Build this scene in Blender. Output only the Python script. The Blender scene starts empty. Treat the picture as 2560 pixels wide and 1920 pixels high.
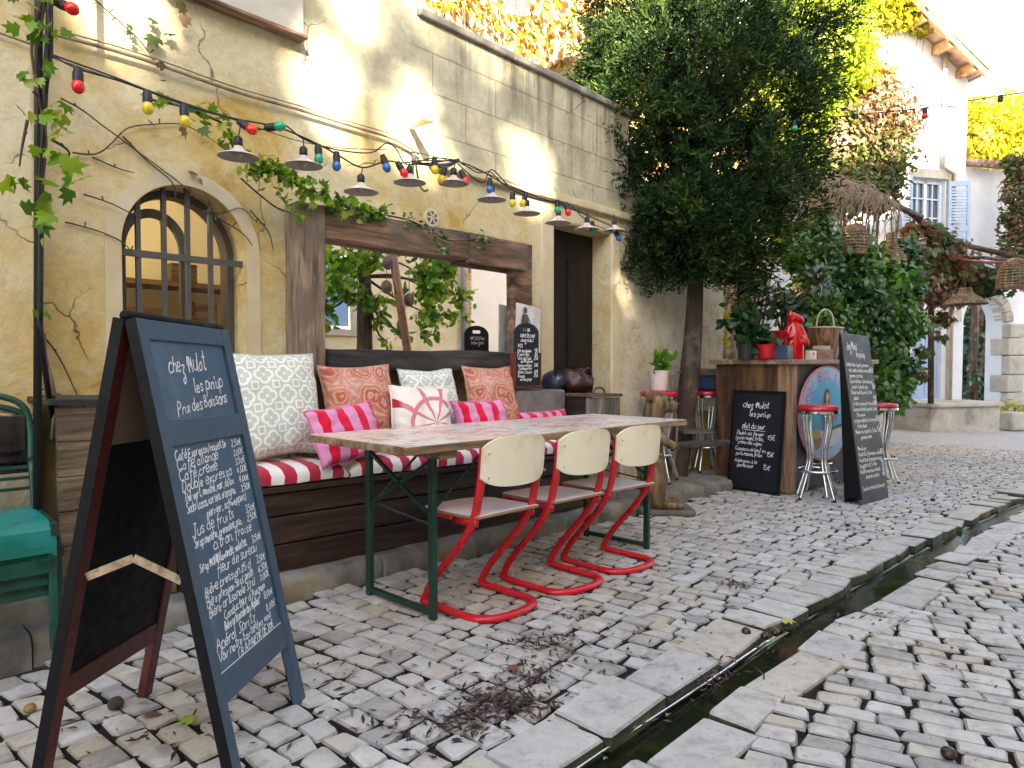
import bpy, bmesh, math, random
import numpy as np
from mathutils import Vector, Matrix, noise
R=math.radians; PI=math.pi
C=bpy.context.scene.collection
scene=bpy.context.scene
# ------------------------------------------------------------ camera, sky, sun
CAMZ=1.13; F0=1700.0; PITCH=R(-1.853); YAW=R(42.708)
cam_d=bpy.data.cameras.new('camera'); cam=bpy.data.objects.new('camera',cam_d); C.objects.link(cam)
cam_d.sensor_width=36; cam_d.lens=F0/2560*36; cam_d.clip_start=.05; cam_d.clip_end=400
cam.location=(0,0,CAMZ); cam.rotation_euler=(PI/2+PITCH,0,YAW-PI/2)
scene.camera=cam
SUN=Vector((-.50,-.72,.50)).normalized()
elev=math.asin(SUN.z); az=math.atan2(SUN.x,SUN.y)
world=bpy.data.worlds.new('World'); scene.world=world; world.use_nodes=True
wn=world.node_tree.nodes; sky=wn.new('ShaderNodeTexSky'); sky.sky_type='NISHITA'; sky.sun_disc=False
sky.sun_elevation=elev; sky.sun_rotation=az; sky.air_density=1.0; sky.dust_density=2.0; sky.ozone_density=1.0
veil=wn.new('ShaderNodeMixRGB'); veil.blend_type='ADD'; veil.inputs[0].default_value=1; veil.inputs[2].default_value=(.70,.66,.61,1)   # thin high cloud over the blue
world.node_tree.links.new(sky.outputs[0],veil.inputs[1]); world.node_tree.links.new(veil.outputs[0],wn['Background'].inputs[0]); wn['Background'].inputs[1].default_value=.06
sd=bpy.data.lights.new('sun','SUN'); sun=bpy.data.objects.new('sun',sd); C.objects.link(sun)
sd.energy=5.0; sd.angle=R(.53); sd.color=(1,.86,.64); sun.rotation_euler=SUN.to_track_quat('Z','Y').to_euler(); sun.location=(-8,-12,14)
scene.view_settings.view_transform='Standard'; scene.view_settings.look='None'; scene.view_settings.exposure=3.35; scene.view_settings.gamma=1
scene.cycles.use_denoising=True; scene.cycles.max_bounces=8; scene.cycles.transparent_max_bounces=8
# ------------------------------------------------------------ measuring helpers
K=2560/2212
fh=Vector((math.cos(YAW),math.sin(YAW),0)); RT=Vector((math.sin(YAW),-math.cos(YAW),0)); UPZ=Vector((0,0,1))
FW=fh*math.cos(PITCH)+UPZ*math.sin(PITCH); UP=UPZ*math.cos(PITCH)-fh*math.sin(PITCH); CO=Vector((0,0,CAMZ))
SL=.028
def gz(x): return -SL*(x-1.7)
def ray(x,y): return FW*F0+RT*(x*K-1280)-UP*(y*K-960)
def at(x,y,Y=None,X=None,Z=None,D=None):
    r=ray(x,y)
    t=Y/r.y if Y is not None else X/r.x if X is not None else (Z-CAMZ)/r.z if Z is not None else D/F0
    return CO+r*t
def ground(x,y,h=0):
    r=ray(x,y); t=-(CAMZ-h-SL*1.7)/(r.z+SL*r.x); return CO+r*t
HD=Vector((.848,-.530,0)); HN=Vector((-.53,-.848,0)); HS=Vector((18.6,4.3,0))
def fac(x,y,off=0):
    r=ray(x,y); t=(HS+HN*off-CO).dot(HN)/r.dot(HN); P=CO+r*t; return (P-HS).dot(HD),P.z
# ------------------------------------------------------------ materials
MATS={}
def newmat(name):
    m=bpy.data.materials.new(name); m.use_nodes=True; nt=m.node_tree; b=nt.nodes['Principled BSDF']; MATS[name]=m; return m,nt,b
class NB:
    def __init__(s,nt): s.nt=nt
    def n(s,t,**kw):
        x=s.nt.nodes.new('ShaderNode'+t)
        for k,v in kw.items():
            if k.startswith('i_'): x.inputs[int(k[2:]) if k[2:].isdigit() else k[2:].replace('_',' ')].default_value=v
            else: setattr(x,k,v)
        return x
    def l(s,a,b): s.nt.links.new(a,b)
    def coord(s,kind='Object',scale=(1,1,1),rot=(0,0,0)):
        c=s.n('TexCoord'); m=s.n('Mapping'); m.inputs['Scale'].default_value=scale; m.inputs['Rotation'].default_value=rot; s.l(c.outputs[kind],m.inputs[0]); return m.outputs[0]
    def noise(s,vec,scale,detail=5,rough=.6,dist=0):
        x=s.n('TexNoise'); x.inputs['Scale'].default_value=scale; x.inputs['Detail'].default_value=detail; x.inputs['Roughness'].default_value=rough; x.inputs['Distortion'].default_value=dist; s.l(vec,x.inputs['Vector']); return x.outputs[0]
    def ramp(s,fac,stops):
        r=s.n('ValToRGB'); e=r.color_ramp.elements
        while len(e)>1: e.remove(e[-1])
        e[0].position=stops[0][0]; e[0].color=(*stops[0][1],1) if len(stops[0][1])==3 else stops[0][1]
        for p,c in stops[1:]:
            q=e.new(p); q.color=(*c,1)
        s.l(fac,r.inputs[0]); return r.outputs[0]
    def math(s,op,a,b=None,c=None):
        x=s.n('Math',operation=op)
        for i,v in enumerate((a,b,c)):
            if v is None: continue
            if isinstance(v,(int,float)): x.inputs[i].default_value=v
            else: s.l(v,x.inputs[i])
        return x.outputs[0]
    def mix(s,f,a,b,mode='MIX'):
        x=s.n('MixRGB',blend_type=mode)
        for i,v in enumerate((f,a,b)):
            if isinstance(v,(int,float)): x.inputs[i].default_value=v
            elif isinstance(v,tuple): x.inputs[i].default_value=(*v,1)
            else: s.l(v,x.inputs[i])
        return x.outputs[0]
    def bump(s,h,strength,dist,b):
        x=s.n('Bump'); x.inputs['Strength'].default_value=strength; x.inputs['Distance'].default_value=dist; s.l(h,x.inputs['Height']); s.l(x.outputs[0],b.inputs['Normal'])
def g3(v): return (v,v,v)
def pbr(name,c1,c2=None,scale=6,rough=.6,bump=.15,bscale=40,metal=0,stretch=(1,1,1),detail=6,spec=.5,c3=None,s3=1.3,coat=0,lo=.35,hi=.65,bdist=.01):
    m,nt,b=newmat(name); N=NB(nt); v=N.coord(scale=stretch)
    c2=c2 or tuple(x*.75 for x in c1)
    n1=N.noise(v,scale,detail); col=N.ramp(n1,[(lo,c2),(hi,c1)])
    if c3:
        n3=N.noise(N.coord(),s3,4); f=N.ramp(n3,[(.52,g3(0)),(.68,g3(1))]); col=N.mix(f,col,c3)
    N.l(col,b.inputs['Base Color']); b.inputs['Metallic'].default_value=metal; b.inputs['Specular IOR Level'].default_value=spec
    rr=N.ramp(N.noise(v,scale*2,3),[(.3,g3(max(0,rough-.12))),(.7,g3(min(1,rough+.12)))]); N.l(rr,b.inputs['Roughness'])
    if coat: b.inputs['Coat Weight'].default_value=coat
    if bump: N.bump(N.noise(v,bscale,4),bump,bdist,b)
    return m
def wood(name,c1,c2,axis='x',ring=9,rough=.6,bump=.35,c3=None,spec=.4,gs=48):
    m,nt,b=newmat(name); N=NB(nt)
    st={'x':(1.2,ring,ring),'y':(ring,1.2,ring),'z':(ring,ring,1.2)}[axis]
    st2={'x':(3,gs,gs),'y':(gs,3,gs),'z':(gs,gs,3)}[axis]
    v=N.coord(scale=st); n1=N.noise(v,1,6,.62,.8); n2=N.noise(N.coord(scale=st2),1,3,.6,.2)
    col=N.ramp(n1,[(.30,tuple(x*.4 for x in c2)),(.42,c2),(.58,c1),(.75,tuple(min(1,x*1.25) for x in c1))])
    col=N.mix(.7,col,N.ramp(n2,[(.36,g3(.22)),(.55,g3(1))]),'MULTIPLY')
    if c3:
        f=N.ramp(N.noise(N.coord(),2.2,5),[(.48,g3(0)),(.66,g3(1))]); col=N.mix(f,col,c3)
    at_=N.n('Attribute',attribute_name='rnd'); col=N.mix(N.math('MULTIPLY',at_.outputs['Fac'],.35),col,tuple(x*.35 for x in c2))
    N.l(col,b.inputs['Base Color']); b.inputs['Roughness'].default_value=rough; b.inputs['Specular IOR Level'].default_value=spec
    N.bump(N.math('ADD',n1,N.math('MULTIPLY',n2,.6)),bump,.006,b); return m
def leafmat(name,stops,rough=.5,trans=.35,spec=.4):
    m,nt,b=newmat(name); N=NB(nt); a=N.n('Attribute',attribute_name='rnd'); col=N.ramp(a.outputs['Fac'],stops)
    N.l(col,b.inputs['Base Color']); b.inputs['Roughness'].default_value=rough; b.inputs['Specular IOR Level'].default_value=spec
    t=N.n('BsdfTranslucent'); N.l(N.mix(.5,col,(1,.95,.2),'OVERLAY'),t.inputs[0]); mx=N.n('MixShader'); mx.inputs[0].default_value=trans
    N.l(b.outputs[0],mx.inputs[1]); N.l(t.outputs[0],mx.inputs[2]); N.l(mx.outputs[0],nt.nodes['Material Output'].inputs[0]); return m
def simple(name,c,rough=.5,metal=0,spec=.5,coat=0): return pbr(name,c,tuple(x*.85 for x in c),scale=12,rough=rough,bump=.04,metal=metal,spec=spec,coat=coat)
# ------------------------------------------------------------ mesh helpers
class MB:
    def __init__(s): s.v=[]; s.f=[]; s.m=[]; s.r=[]; s.uv={}; s.rv=None; s.mi=0
    def add(s,vs,fs,mi=None,rv=None,uvs=None):
        o=len(s.v); s.v+= [tuple(v) for v in vs]; s.f+=[tuple(i+o for i in f) for f in fs]; s.m+=[s.mi if mi is None else mi]*len(fs)
        s.r+=[random.random() if rv is None else rv]*len(vs) if not isinstance(rv,list) else rv
        if uvs:
            for i,u in enumerate(uvs): s.uv[o+i]=u
        return s
    def box(s,c,d,rot=None,mi=None,rv=None):
        hx,hy,hz=d[0]/2,d[1]/2,d[2]/2; vs=[Vector((x,y,z)) for x in (-hx,hx) for y in (-hy,hy) for z in (-hz,hz)]
        if rot is not None: vs=[rot@v for v in vs]
        c=Vector(c); return s.add([v+c for v in vs],[(0,1,3,2),(4,6,7,5),(0,4,5,1),(2,3,7,6),(0,2,6,4),(1,5,7,3)],mi,rv if rv is not None else random.random())
    def bx(s,x0,x1,y0,y1,z0,z1,mi=None,rv=None): return s.box(((x0+x1)/2,(y0+y1)/2,(z0+z1)/2),(x1-x0,y1-y0,z1-z0),None,mi,rv)
    def bar(s,p,q,w,h=None,up=(0,0,1),mi=None):
        p,q=Vector(p),Vector(q); h=h or w; d=(q-p); L=d.length; d.normalize(); u=Vector(up); sx=d.cross(u)
        if sx.length<1e-4: sx=d.cross(Vector((1,0,0)))
        sx.normalize(); u=sx.cross(d); M=Matrix((d,sx,u)).transposed(); return s.box((p+q)/2,(L,w,h),M,mi)
    def tube(s,pts,r,seg=8,mi=None,closed=False,flat=None,caps=True,rv=None):
        pts=[Vector(p) for p in pts]; n=len(pts); rs=r if isinstance(r,(list,tuple)) else [r]*n; vs=[]; prev=None
        for i,p in enumerate(pts):
            a=pts[(i-1)%n] if (i>0 or closed) else p; b=pts[(i+1)%n] if (i<n-1 or closed) else p
            t=(b-a).normalized()
            if prev is None:
                nx=t.cross(Vector((0,0,1)));
                if nx.length<.05: nx=t.cross(Vector((1,0,0)))
            else: nx=prev-t*prev.dot(t)
            nx.normalize(); ny=t.cross(nx).normalized(); prev=nx
            for k in range(seg):
                an=2*PI*k/seg; vs.append(p+nx*math.cos(an)*rs[i]*(flat or 1)+ny*math.sin(an)*rs[i])
        fs=[]; m=n if closed else n-1
        for i in range(m):
            j=(i+1)%n
            for k in range(seg): fs.append((i*seg+k,i*seg+(k+1)%seg,j*seg+(k+1)%seg,j*seg+k))
        if caps and not closed: fs+= [tuple(range(seg-1,-1,-1)),tuple((n-1)*seg+k for k in range(seg))]
        return s.add(vs,fs,mi,random.random() if rv is None else rv)
    def lathe(s,prof,c=(0,0,0),seg=24,mi=None,sx=1,sy=1,cap=True):
        c=Vector(c); vs=[]; n=len(prof)
        for r,z in prof:
            for k in range(seg): a=2*PI*k/seg; vs.append(c+Vector((r*math.cos(a)*sx,r*math.sin(a)*sy,z)))
        fs=[(i*seg+k,i*seg+(k+1)%seg,(i+1)*seg+(k+1)%seg,(i+1)*seg+k) for i in range(n-1) for k in range(seg)]
        if cap: fs+=[tuple(range(seg-1,-1,-1)),tuple((n-1)*seg+k for k in range(seg))]
        return s.add(vs,fs,mi,random.random())
    def prism(s,poly,z0,z1,M=None,mi=None):
        n=len(poly); vs=[Vector((x,y,z0)) for x,y in poly]+[Vector((x,y,z1)) for x,y in poly]
        if M is not None: vs=[M@v for v in vs]
        return s.add(vs,[tuple(range(n-1,-1,-1)),tuple(range(n,2*n))]+[(i,(i+1)%n,n+(i+1)%n,n+i) for i in range(n)],mi,random.random())
    def ball(s,c,r,seg=12,ring=8,sc=(1,1,1),mi=None):
        prof=[(max(1e-4,r*math.sin(PI*i/ring)),-r*math.cos(PI*i/ring)) for i in range(ring+1)]
        c=Vector(c); o=len(s.v); s.lathe([(a,b*sc[2]) for a,b in prof],c,seg,mi,sc[0],sc[1],cap=False); return s
def smooth_pts(pts,k=4,closed=False):
    pts=[Vector(p) for p in pts]; n=len(pts); out=[]
    for i in range(n if closed else n-1):
        p0=pts[(i-1)%n] if closed or i>0 else pts[i]; p1=pts[i]; p2=pts[(i+1)%n]; p3=pts[(i+2)%n] if closed or i<n-2 else p2
        for j in range(k):
            t=j/k; out.append(.5*((2*p1)+(p2-p0)*t+(2*p0-5*p1+4*p2-p3)*t*t+(3*p1-p0-3*p2+p3)*t**3))
    if not closed: out.append(pts[-1])
    return out
def rootloc(o):
    while o.parent: o=o.parent
    return o.location
def finish(o,mats,smooth,bevel,shear,parent):
    me=o.data
    for m in (mats if isinstance(mats,(list,tuple)) else [mats]): me.materials.append(m)
    if smooth is True: me.polygons.foreach_set('use_smooth',[True]*len(me.polygons))
    elif smooth:
        me.polygons.foreach_set('use_smooth',[True]*len(me.polygons)); me.set_sharp_from_angle(angle=R(smooth))
    C.objects.link(o)
    if bevel:
        b=o.modifiers.new('bevel','BEVEL'); b.width=bevel; b.segments=2; b.limit_method='ANGLE'; b.angle_limit=R(40); b.harden_normals=False
    if parent: o.parent=parent
    return o
def build(name,mb,mats,parent=None,smooth=False,bevel=0,shear=False):
    vs=mb.v
    if shear: vs=[(x,y,z+gz(x)) for x,y,z in vs]
    if parent: L=rootloc(parent); loc=None
    else:
        a=np.array(vs); L=Vector(((a[:,0].min()+a[:,0].max())/2,(a[:,1].min()+a[:,1].max())/2,a[:,2].min())); loc=L
    me=bpy.data.meshes.new(name); me.from_pydata([(v[0]-L[0],v[1]-L[1],v[2]-L[2]) for v in vs],[],mb.f); me.polygons.foreach_set('material_index',mb.m)
    at_=me.attributes.new('rnd','FLOAT','POINT'); at_.data.foreach_set('value',mb.r)
    if mb.uv:
        u=me.uv_layers.new(name='UVMap'); li=np.empty(len(me.loops),dtype=np.int32); me.loops.foreach_get('vertex_index',li)
        u.data.foreach_set('uv',np.array([mb.uv.get(int(i),(0,0)) for i in li],dtype=np.float32).ravel())
    me.update(); o=bpy.data.objects.new(name,me)
    if loc: o.location=loc
    return finish(o,mats,smooth,bevel,shear,parent)
def thing(name,label,cat,loc=(0,0,0),group=None,rz=0):
    o=bpy.data.objects.new(name,None); C.objects.link(o); o.empty_display_size=.1; o.location=loc; o.rotation_euler.z=rz; o['label']=label; o['category']=cat
    if group: o['group']=group
    return o
def tag(o,label,cat,group=None):
    o['label']=label; o['category']=cat
    if group: o['group']=group
    return o
def struct(o): o['kind']='structure'; return o
def copy_tree(o,parent=None):
    c=o.copy(); C.objects.link(c)
    if parent: c.parent=parent
    for ch in [x for x in o.children]: copy_tree(ch,c)
    return c
TPL={'oval':([(0,0,0),(-.26,.33,.06),(.26,.33,.06),(-.22,.7,.03),(.22,.7,.03),(0,1,-.08)],[(0,2,1),(1,2,4,3),(3,4,5)]),
 'needle':([(0,0,0),(-.13,.5,.02),(.13,.5,.02),(0,1,-.03)],[(0,2,3,1)]),
 'lobed':([(0,0,0),(-.3,-.02,.02),(-.5,.28,-.05),(-.28,.38,.03),(-.42,.72,-.06),(-.14,.66,.03),(0,1.05,-.1),(.14,.66,.03),(.42,.72,-.06),(.28,.38,.03),(.5,.28,-.05),(.3,-.02,.02),(0,.4,.06)],[(12,i+1,i) for i in range(11)]+[(12,0,11)]),
 'long':([(0,0,0),(-.13,.3,.04),(.13,.3,.04),(-.11,.68,.02),(.11,.68,.02),(0,1,-.1)],[(0,2,1),(1,2,4,3),(3,4,5)])}
def leaves(name,cen,size,mats,parent=None,shape='oval',nrm=None,bias=.0,svar=.4,seed=1,rv=None,dirs=None,dbias=0,droop=0):
    rng=np.random.default_rng(seed); cen=np.asarray(cen,float); n=len(cen); tv,tf=TPL[shape]; tv=np.array(tv); k=len(tv)
    z=rng.normal(size=(n,3)); 
    if nrm is not None: z=z/np.linalg.norm(z,axis=1,keepdims=True)*(1-bias)+np.asarray(nrm)*bias
    z/=np.linalg.norm(z,axis=1,keepdims=True)+1e-9
    y=rng.normal(size=(n,3))
    if dirs is not None: y=y/np.linalg.norm(y,axis=1,keepdims=True)*(1-dbias)+np.asarray(dirs)*dbias
    y[:,2]-=droop; y-=z*(y*z).sum(1,keepdims=True); y/=np.linalg.norm(y,axis=1,keepdims=True)+1e-9; x=np.cross(y,z)
    sz=(np.asarray(size)*(1-svar+2*svar*rng.random(n)))[:,None,None]
    V=cen[:,None,:]+sz*(tv[None,:,0,None]*x[:,None,:]+tv[None,:,1,None]*y[:,None,:]+tv[None,:,2,None]*z[:,None,:])
    V=V.reshape(-1,3); r=rng.random(n) if rv is None else np.clip(rv+rng.normal(size=n)*.13,0,1); rr=np.repeat(r,k)
    if parent is None: L=np.array([(V[:,0].min()+V[:,0].max())/2,(V[:,1].min()+V[:,1].max())/2,V[:,2].min()])
    else: L=np.array(rootloc(parent))
    V=V-L
    loops=[]; starts=[]; tot=[]
    for f in tf: tot.append(len(f))
    base=(np.arange(n)*k)[:,None]; flat=np.concatenate([np.array(f) for f in tf])[None,:]+base; flat=flat.ravel()
    tots=np.tile(np.array(tot),n); st=np.concatenate([[0],np.cumsum(tots)[:-1]])
    me=bpy.data.meshes.new(name); me.vertices.add(len(V)); me.vertices.foreach_set('co',V.astype(np.float32).ravel()); me.loops.add(len(flat)); me.loops.foreach_set('vertex_index',flat.astype(np.int32))
    me.polygons.add(len(tots)); me.polygons.foreach_set('loop_start',st.astype(np.int32)); me.polygons.foreach_set('loop_total',tots.astype(np.int32))
    a=me.attributes.new('rnd','FLOAT','POINT'); a.data.foreach_set('value',rr.astype(np.float32)); me.update(calc_edges=True); me.validate()
    o=bpy.data.objects.new(name,me)
    if parent is None: o.location=L
    return finish(o,mats,False,0,False,parent)
def blob_pts(blobs,per,seed,shell=.55):
    rng=np.random.default_rng(seed); P=[];Nn=[];Bi=[]
    for b in blobs:
        c=np.array(b[:3]); rad=np.array(b[3:6] if len(b)>=6 else [b[3]]*3); n=int(per*rad[0]*rad[1]+per*rad[2]*rad[0])
        d=rng.normal(size=(n,3)); d/=np.linalg.norm(d,axis=1,keepdims=True); q=(shell+(1-shell)*rng.random((n,1)))*(1+.18*rng.normal(size=(n,1)))
        P.append(c+d*q*rad); Nn.append(d); Bi.append(np.full(n,rng.random()))
    return np.concatenate(P),np.concatenate(Nn),np.concatenate(Bi)
# wall made of one sheet with openings; frame: origin O, along A, up Z, outward N
def wallgrid(mb,O,A,N,s0,s1,z0,z1,holes=(),depth=.2,thick=None,mi=0,top=True):
    O,A,N=Vector(O),Vector(A),Vector(N)
    P=lambda s,z,d=0: O+A*s+UPZ*z-N*d
    ss=sorted({s0,s1,*[h[0] for h in holes],*[h[1] for h in holes]}); zs=sorted({z0,z1,*[h[2] for h in holes],*[h[3] for h in holes]})
    def q(a,b,c,d): mb.add([a,b,c,d],[(0,1,2,3)],mi,0)
    for i in range(len(ss)-1):
        for j in range(len(zs)-1):
            sm,zm=(ss[i]+ss[i+1])/2,(zs[j]+zs[j+1])/2
            if any(h[0]<sm<h[1] and h[2]<zm<h[3] for h in holes): continue
            q(P(ss[i],zs[j]),P(ss[i+1],zs[j]),P(ss[i+1],zs[j+1]),P(ss[i],zs[j+1]))
    for h in holes:
        a,b,c,d=h[:4]; rise=h[4] if len(h)>4 else 0; dp=h[5] if len(h)>5 else depth
        if not rise:
            ring=[(a,c),(a,d),(b,d),(b,c)]
        else:
            arc=[]; n=24; m=(a+b)/2; ra=(b-a)/2
            for k in range(n+1):
                an=PI-PI*k/n; arc.append((m+ra*math.cos(an),d-rise+rise*math.sin(an)))
            for k in range(n): q(P(*arc[k]),P(*arc[k+1]),P(arc[k+1][0],d+.0001),P(arc[k][0],d+.0001))
            ring=[(a,c)]+arc+[(b,c)]
        for k in range(len(ring)-1): q(P(*ring[k]),P(*ring[k],dp),P(*ring[k+1],dp),P(*ring[k+1]))
        q(P(*ring[-1]),P(*ring[-1],dp),P(*ring[0],dp),P(*ring[0]))
    if thick:
        q(P(s0,z1),P(s1,z1),P(s1,z1,thick),P(s0,z1,thick)); q(P(s1,z0),P(s1,z0,thick),P(s1,z1,thick),P(s1,z1)); q(P(s0,z0),P(s0,z1),P(s0,z1,thick),P(s0,z0,thick))
        if not holes: q(P(s0,z0,thick),P(s0,z1,thick),P(s1,z1,thick),P(s1,z0,thick))
# ------------------------------------------------------------ chalk handwriting: single-stroke letters
GL={'a':"4,4 2,5 0,3 0,1 2,0 4,1 4,5 4,1 5,0",'b':"0,9 0,0 3,0 4,2 3,4.5 0,4",'c':"4,4 2,5 0,3 0,1 2,0 4,1",'d':"4,4 2,5 0,3 0,1 2,0 4,1 4,9 4,1 5,0",'e':"0,2.5 4,3 3,5 1,5 0,3 0,1 2,0 4,1",'f':"4,9 3,9.5 2,8 1,-3|0,5 4,5",'g':"4,4 2,5 0,3 0,1 2,0 4,1 4,5 4,-2 2,-4 0,-3",'h':"0,9 0,0 0,3 2,5 4,4 4,0",'i':"0,5 0,1 1,0|.1,7.3 .4,7",'j':"2,5 2,-2 1,-4 -1,-3|2,7.3 2.3,7",'k':"0,9 0,0|4,5 0,2 4,0",'l':"0,9 0,1 1,0",'m':"0,5 0,0 0,3 1.5,5 3,4 3,0 3,3 4.5,5 6,4 6,0",'n':"0,5 0,0 0,3 2,5 4,4 4,0",'o':"2,5 0,3 0,1 2,0 4,1 4,3 2,5 4,4.6",'p':"0,5 0,-4 0,3 2,5 4,3 4,1 2,0 0,1",'q':"4,4 2,5 0,3 0,1 2,0 4,1 4,5 4,-4",'r':"0,5 0,0 0,3 2,5 3.4,4.6",'s':"4,4 2,5 .5,4 2,2.5 3.6,1 2,0 0,1",'t':"2,9 2,1 3,0 4,1|0,6 4,6",'u':"0,5 0,1 2,0 4,1 4,5 4,0",'v':"0,5 2,0 4,5",'w':"0,5 1.5,0 3,4 4.5,0 6,5",'x':"0,5 4,0|4,5 0,0",'y':"0,5 0,2 2,1 4,2|4,5 4,-2 2,-4 0,-3",'z':"0,5 4,5 1,1 3,0 4,-3 2,-6 0,-4 2,-2",
'A':"0,0 3,9 6,0|1,4 5,4",'B':"0,0 0,9 3,9 4,7 3,5 0,5 4,4 5,2 3,0 0,0",'C':"5,8 3,9 0,6 0,3 2,0 5,1",'D':"0,0 0,9 3,9 5,6 5,3 3,0 0,0",'E':"5,9 0,9 0,0 5,0|0,5 4,5",'I':"0,0 0,9",'J':"4,9 4,1 2,-1 0,1|2,9 6,9",'M':"-1,4 0,8 1.5,9 1,4 1.5,0 2,7 3,9 4.5,3 6,9 6.5,0",'N':"0,0 0,9 5,0 5,9",'O':"3,9 0,6 0,3 3,0 5,3 5,6 3,9",'P':"0,-1 0,9 3,9 5,7 3,5 0,4",'R':"0,0 0,9 4,8 4,6 0,5 5,0",'S':"5,8 3,9 1,7 3,5 4,3 3,0 0,1",'T':"0,9 6,9|3,9 3,0",'V':"0,9 3,0 6,9",'L':"0,9 0,0 5,0",'U':"0,9 0,2 2,0 4,2 4,9",
'0':"2,7 0,5 0,2 2,0 4,2 4,5 2,7",'1':"0,5 2,8 2,0",'2':"0,6 2,8 4,6 0,0 4,0",'3':"0,7 2,8 4,6 2,4 4,2 2,0 0,1",'4':"3,0 3,8 0,3 5,3",'5':"4,8 0,8 0,5 3,5 4,2 2,0 0,1",'6':"4,8 1,5 0,2 2,0 4,2 2,4 0,3",'7':"0,8 4,8 1,0",'8':"2,8 0,6 4,2 2,0 0,2 4,6 2,8",'9':"4,5 2,4 0,6 2,8 4,6 3,0",',':"1,1 .4,-1.5",'.':"0,0 .4,.3","'":"1,9 .5,6.5",'/':"0,-1 4,9",'(':"2,9 0,5 0,2 2,-2",')':"0,9 2,5 2,2 0,-2",'€':"4,7 2,8 .5,5 .5,3 2,0 4,1|-1,5 3,5|-1,3.4 3,3.4",'-':"0,3 3,3",'_':"0,0 4,0"}
ACC={'é':('e',"1.5,6.5 3.5,8.5"),'è':('e',"1,8.5 3,6.5"),'ê':('e',"0,6.5 2,8 4,6.5"),'ô':('o',"0,6.5 2,8 4,6.5"),'à':('a',"1,8.5 3,6.5"),'î':('i',"-1.5,6.5 0,8 1.5,6.5"),'œ':('o',None)}
def glyph(ch):
    ex=None
    if ch in ACC: ch,ex=ACC[ch]
    if ch not in GL: return None
    s=GL[ch].split('|')+([ex] if ex else [])
    return [[tuple(float(q) for q in p.split(',')) for p in st.split()] for st in s]
def write(mb,text,x,y,h,P,w=.0035,slant=.18,rise=0,jit=.05,align='l',maxw=None,rng=random.Random(5)):
    """text with baseline at (x,y) in board units; h = height of one em (10 glyph units); P maps (x,y)->point, face offset included"""
    u=h/10; adv=[]; cx=0
    for ch in text:
        g=glyph(ch)
        if g is None: adv.append((None,cx)); cx+=3.0; continue
        adv.append((g,cx)); cx+=max(p[0] for st in g for p in st)+1.5
    sx=1
    sy=1
    if maxw and cx*u>maxw: sx=maxw/(cx*u); sy=max(sx,.78)
    if align=='c': x-=cx*u*sx/2
    if align=='r': x-=cx*u*sx
    for g,ox in adv:
        if not g: continue
        jy=rng.uniform(-jit,jit)*h*1.4; js=rng.uniform(.82,1.16); sl_=slant+rng.uniform(-.10,.10)
        for st in g:
            pts=[Vector((x+(ox+px*js+py*sl_)*u*sx,y+jy+py*u*js*sy+rise*(ox+px)*u*sx,0)) for px,py in st]
            if len(pts)>2: pts=smooth_pts(pts,3)
            n=len(pts); vs=[]
            for i,p in enumerate(pts):
                t=(pts[min(i+1,n-1)]-pts[max(i-1,0)]);
                if t.length<1e-9: t=Vector((1,0,0))
                t.normalize(); nn=Vector((-t.y,t.x,0))*w/2*rng.uniform(.75,1.15); vs+=[P(p.x+nn.x,p.y+nn.y),P(p.x-nn.x,p.y-nn.y)]
            mb.add(vs,[(2*i,2*i+1,2*i+3,2*i+2) for i in range(n-1)],0,rng.random())
rnd=random.Random(11)
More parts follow.
